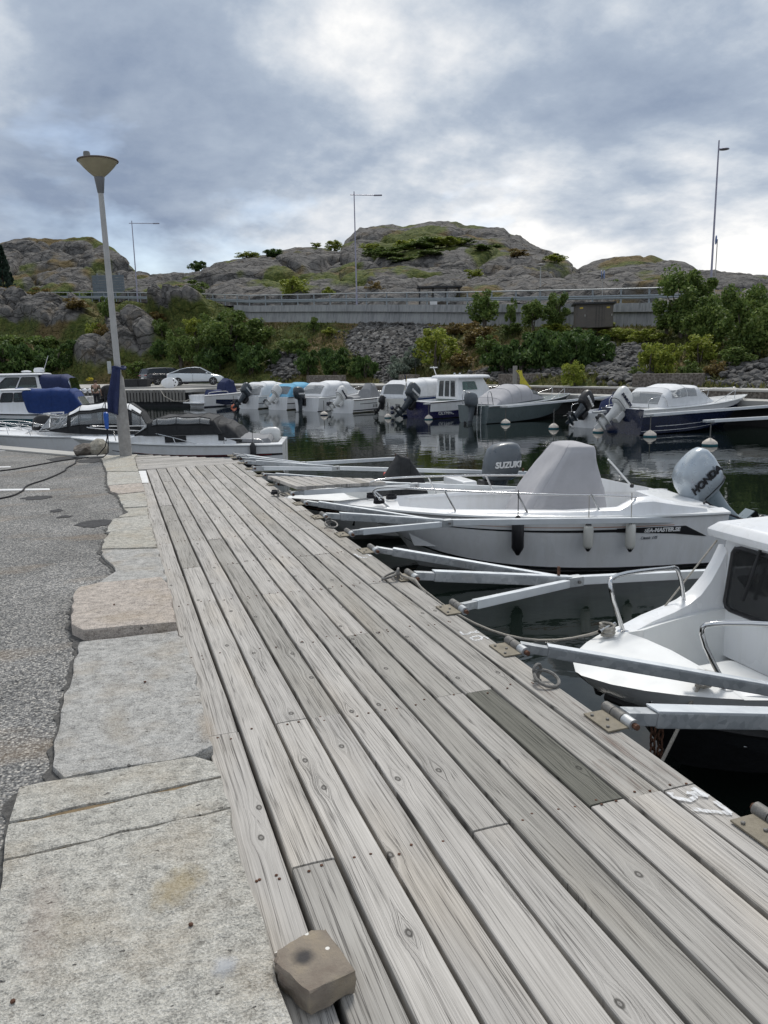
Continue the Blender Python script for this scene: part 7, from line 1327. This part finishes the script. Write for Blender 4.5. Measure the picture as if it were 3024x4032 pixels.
for xx, zz_ in ((.42, -.2), (.5, .05), (.35, .2)): MB().box((xx, -.07, zz_), (.08, .04, .09)).build('fin_box', MAT['black'], t, bevel=.01)
for k, (x, lab) in enumerate(((285, 'long black covered crate beside the lamp post on the timber pier'), (305, 'second black covered crate next to the paddle board'))):
    q = Vector(atd(x, ypix(x, 62.5, .11), 62.5)); MB().box((0, 0, .38), (1.35, .8, .76)).build('covered_crate', MAT['cv_black'], None, bevel=.05, label=lab, cat='crate').location = q; bpy.data.objects['covered_crate' if k == 0 else 'covered_crate.001'].rotation_euler = (0, 0, rad(-25))
MB().tube([Vector((3.4, 60.1, .1)), Vector((3.6, 59.6, -.35)), Vector((4.2, 58.8, -.72)), Vector((5.0, 58.4, -.72)), Vector((5.8, 58.6, -.45))], .03, 6).build('mooring_rope', MAT['rope'], None, smooth=60, label='pale rope looping from the timber pier to the white boat with navy cover', cat='rope')
# a person on the swim platform of the cruiser, seen from behind
def skinned(name, verts, edges, radii, mat, parent, sub=1):
    me = bpy.data.meshes.new(name); me.from_pydata([tuple(v) for v in verts], edges, []); me.materials.append(mat); o = bpy.data.objects.new(name, me); COL.objects.link(o); o.parent = parent
    o.modifiers.new('s', 'SKIN'); 
    for v, r_ in zip(me.skin_vertices[0].data, radii): v.radius = r_ if isinstance(r_, tuple) else (r_, r_)
    me.skin_vertices[0].data[0].use_root = True; sd_ = o.modifiers.new('d', 'SUBSURF'); sd_.levels = sub; sd_.render_levels = sub; return o
pp = world(b9, (-.42, .25, .415)); person = thing('person', 'person in an olive shirt and dark trousers standing behind the cruiser, back turned', 'person', pp, rad(75))
V = [(0, 0, .95), (0, 0, 1.15), (0, 0, 1.38), (.02, 0, 1.50), (.03, 0, 1.60), (.05, 0, 1.68)]; Eg = [(0, 1), (1, 2), (2, 3), (3, 4), (4, 5)]; Rd = [(.15, .11), (.14, .10), (.16, .11), .06, .085, .075]
for s in (1, -1):
    b0 = len(V); V += [(0, s * .10, .88), (.03, s * .11, .50), (-.02, s * .12, .09), (.13, s * .13, .035)]; Eg += [(0, b0), (b0, b0 + 1), (b0 + 1, b0 + 2), (b0 + 2, b0 + 3)]; Rd += [.10, .065, .045, .035]
    a0 = len(V); V += [(0, s * .20, 1.40), (.02, s * .27, 1.12), (.16, s * .25, .92), (.23, s * .24, .86)]; Eg += [(2, a0), (a0, a0 + 1), (a0 + 1, a0 + 2), (a0 + 2, a0 + 3)]; Rd += [.065, .045, .034, .03]
    for k in range(5): f0 = len(V); V += [(.27, s * (.20 + .02 * k), .83 - (.01 if k in (0, 4) else .0)), (.30, s * (.20 + .02 * k), .79)]; Eg += [(a0 + 3, f0), (f0, f0 + 1)]; Rd += [.009, .008]
skinned('body', V, Eg, Rd, simple('skin', (.42, .26, .19), .6), person)
sv = [(0, 0, .93), (0, 0, 1.15), (0, 0, 1.39), (0, .21, 1.41), (.015, .26, 1.18), (0, -.21, 1.41), (.015, -.26, 1.18)]; skinned('shirt', sv, [(0, 1), (1, 2), (2, 3), (3, 4), (2, 5), (5, 6)], [(.17, .13), (.165, .12), (.18, .125), .08, .065, .08, .065], simple('olive_cloth', (.10, .09, .06), .9), person)
tv = [(0, 0, .96), (0, .10, .88), (.03, .11, .5), (-.02, .12, .13), (0, -.10, .88), (.03, -.11, .5), (-.02, -.12, .13)]; skinned('trousers', tv, [(0, 1), (1, 2), (2, 3), (0, 4), (4, 5), (5, 6)], [(.16, .12), .115, .08, .062, .115, .08, .062], simple('dark_trousers', (.02, .021, .025), .9), person)
MB().lathe([(.03, 1.76), (.075, 1.73), (.095, 1.67), (.09, 1.61), (.06, 1.58)], 14, (.03, 0, 0)).build('hair', simple('hair_brown', (.06, .045, .03), .8), person, smooth=60)
MB().loft([[(.115 + q * .02, s_ * (.012 - q * .004), 1.655 - .02 * q) for s_ in (1, -1)] + [(.115, 0, 1.63 - .02 * q)] for q in (0, 1)]).build('nose', simple('skin_nose', (.42, .26, .19), .6), person)
for k in range(4): MB().lathe([(.02, -.15), (.12, -.1), (.16, 0), (.12, .1), (.02, .15)], 12, (.3 + .35 * k, -1.35, 1.5)).build('ball_fender', MAT['gel'], b9, smooth=60)
# red hank of line on the red-flashed boat's bow, padding of the float seen through the wheelhouse
MB().tube([Vector((3.05 + .14 * math.cos(a * .9), .55 + .10 * math.sin(a * .9), 1.04 + .003 * a)) for a in range(26)], .02, 6).build('red_line', MAT['red'], b4, smooth=60)
# grass on the bank: uncountable, one mass
def grass(name, n, mat_, hh, sel):
    r = np.random.default_rng(5); V = []; R_, Cn = BY.shape
    i = r.integers(2, R_ - 2, n * 3); j = r.integers(0, Cn_ := BP.shape[1] - 1, n * 3); P = BP[i, j]; keep = sel(BX[j], BY[i, j], P); P = P[keep][:n]; n = len(P)
    P = P + (r.random((n, 3)) - .5) * np.array([.9, .9, .06]); a = r.random(n) * 6.283; w = .05 + .05 * r.random(n); h = hh * (.5 + r.random(n)); ln = (r.random((n, 2)) - .5) * .35
    A = np.stack([np.cos(a) * w, np.sin(a) * w, np.zeros(n)], 1); T = np.stack([ln[:, 0], ln[:, 1], h], 1)
    V = np.stack([P - A, P + A, P + A * .2 + T, P - A * .2 + T], 1).reshape(-1, 3); me = bpy.data.meshes.new(name); me.from_pydata(V.tolist(), [], np.arange(n * 4).reshape(-1, 4).tolist()); return link(name, me, mat_, None, label='rough grass and weeds covering the far bank', cat='grass', kind='stuff')
def gsel(X_, Y_, P): return (rocky(X_, Y_) < .35) & (scree(X_, Y_, P) < .4)
LM['grass'] = leaf_mat('grass_blades', (.04, .05, .014), (.09, .10, .03), (.19, .17, .06))
grass('bank_grass', 24000, LM['grass'], .2, gsel)
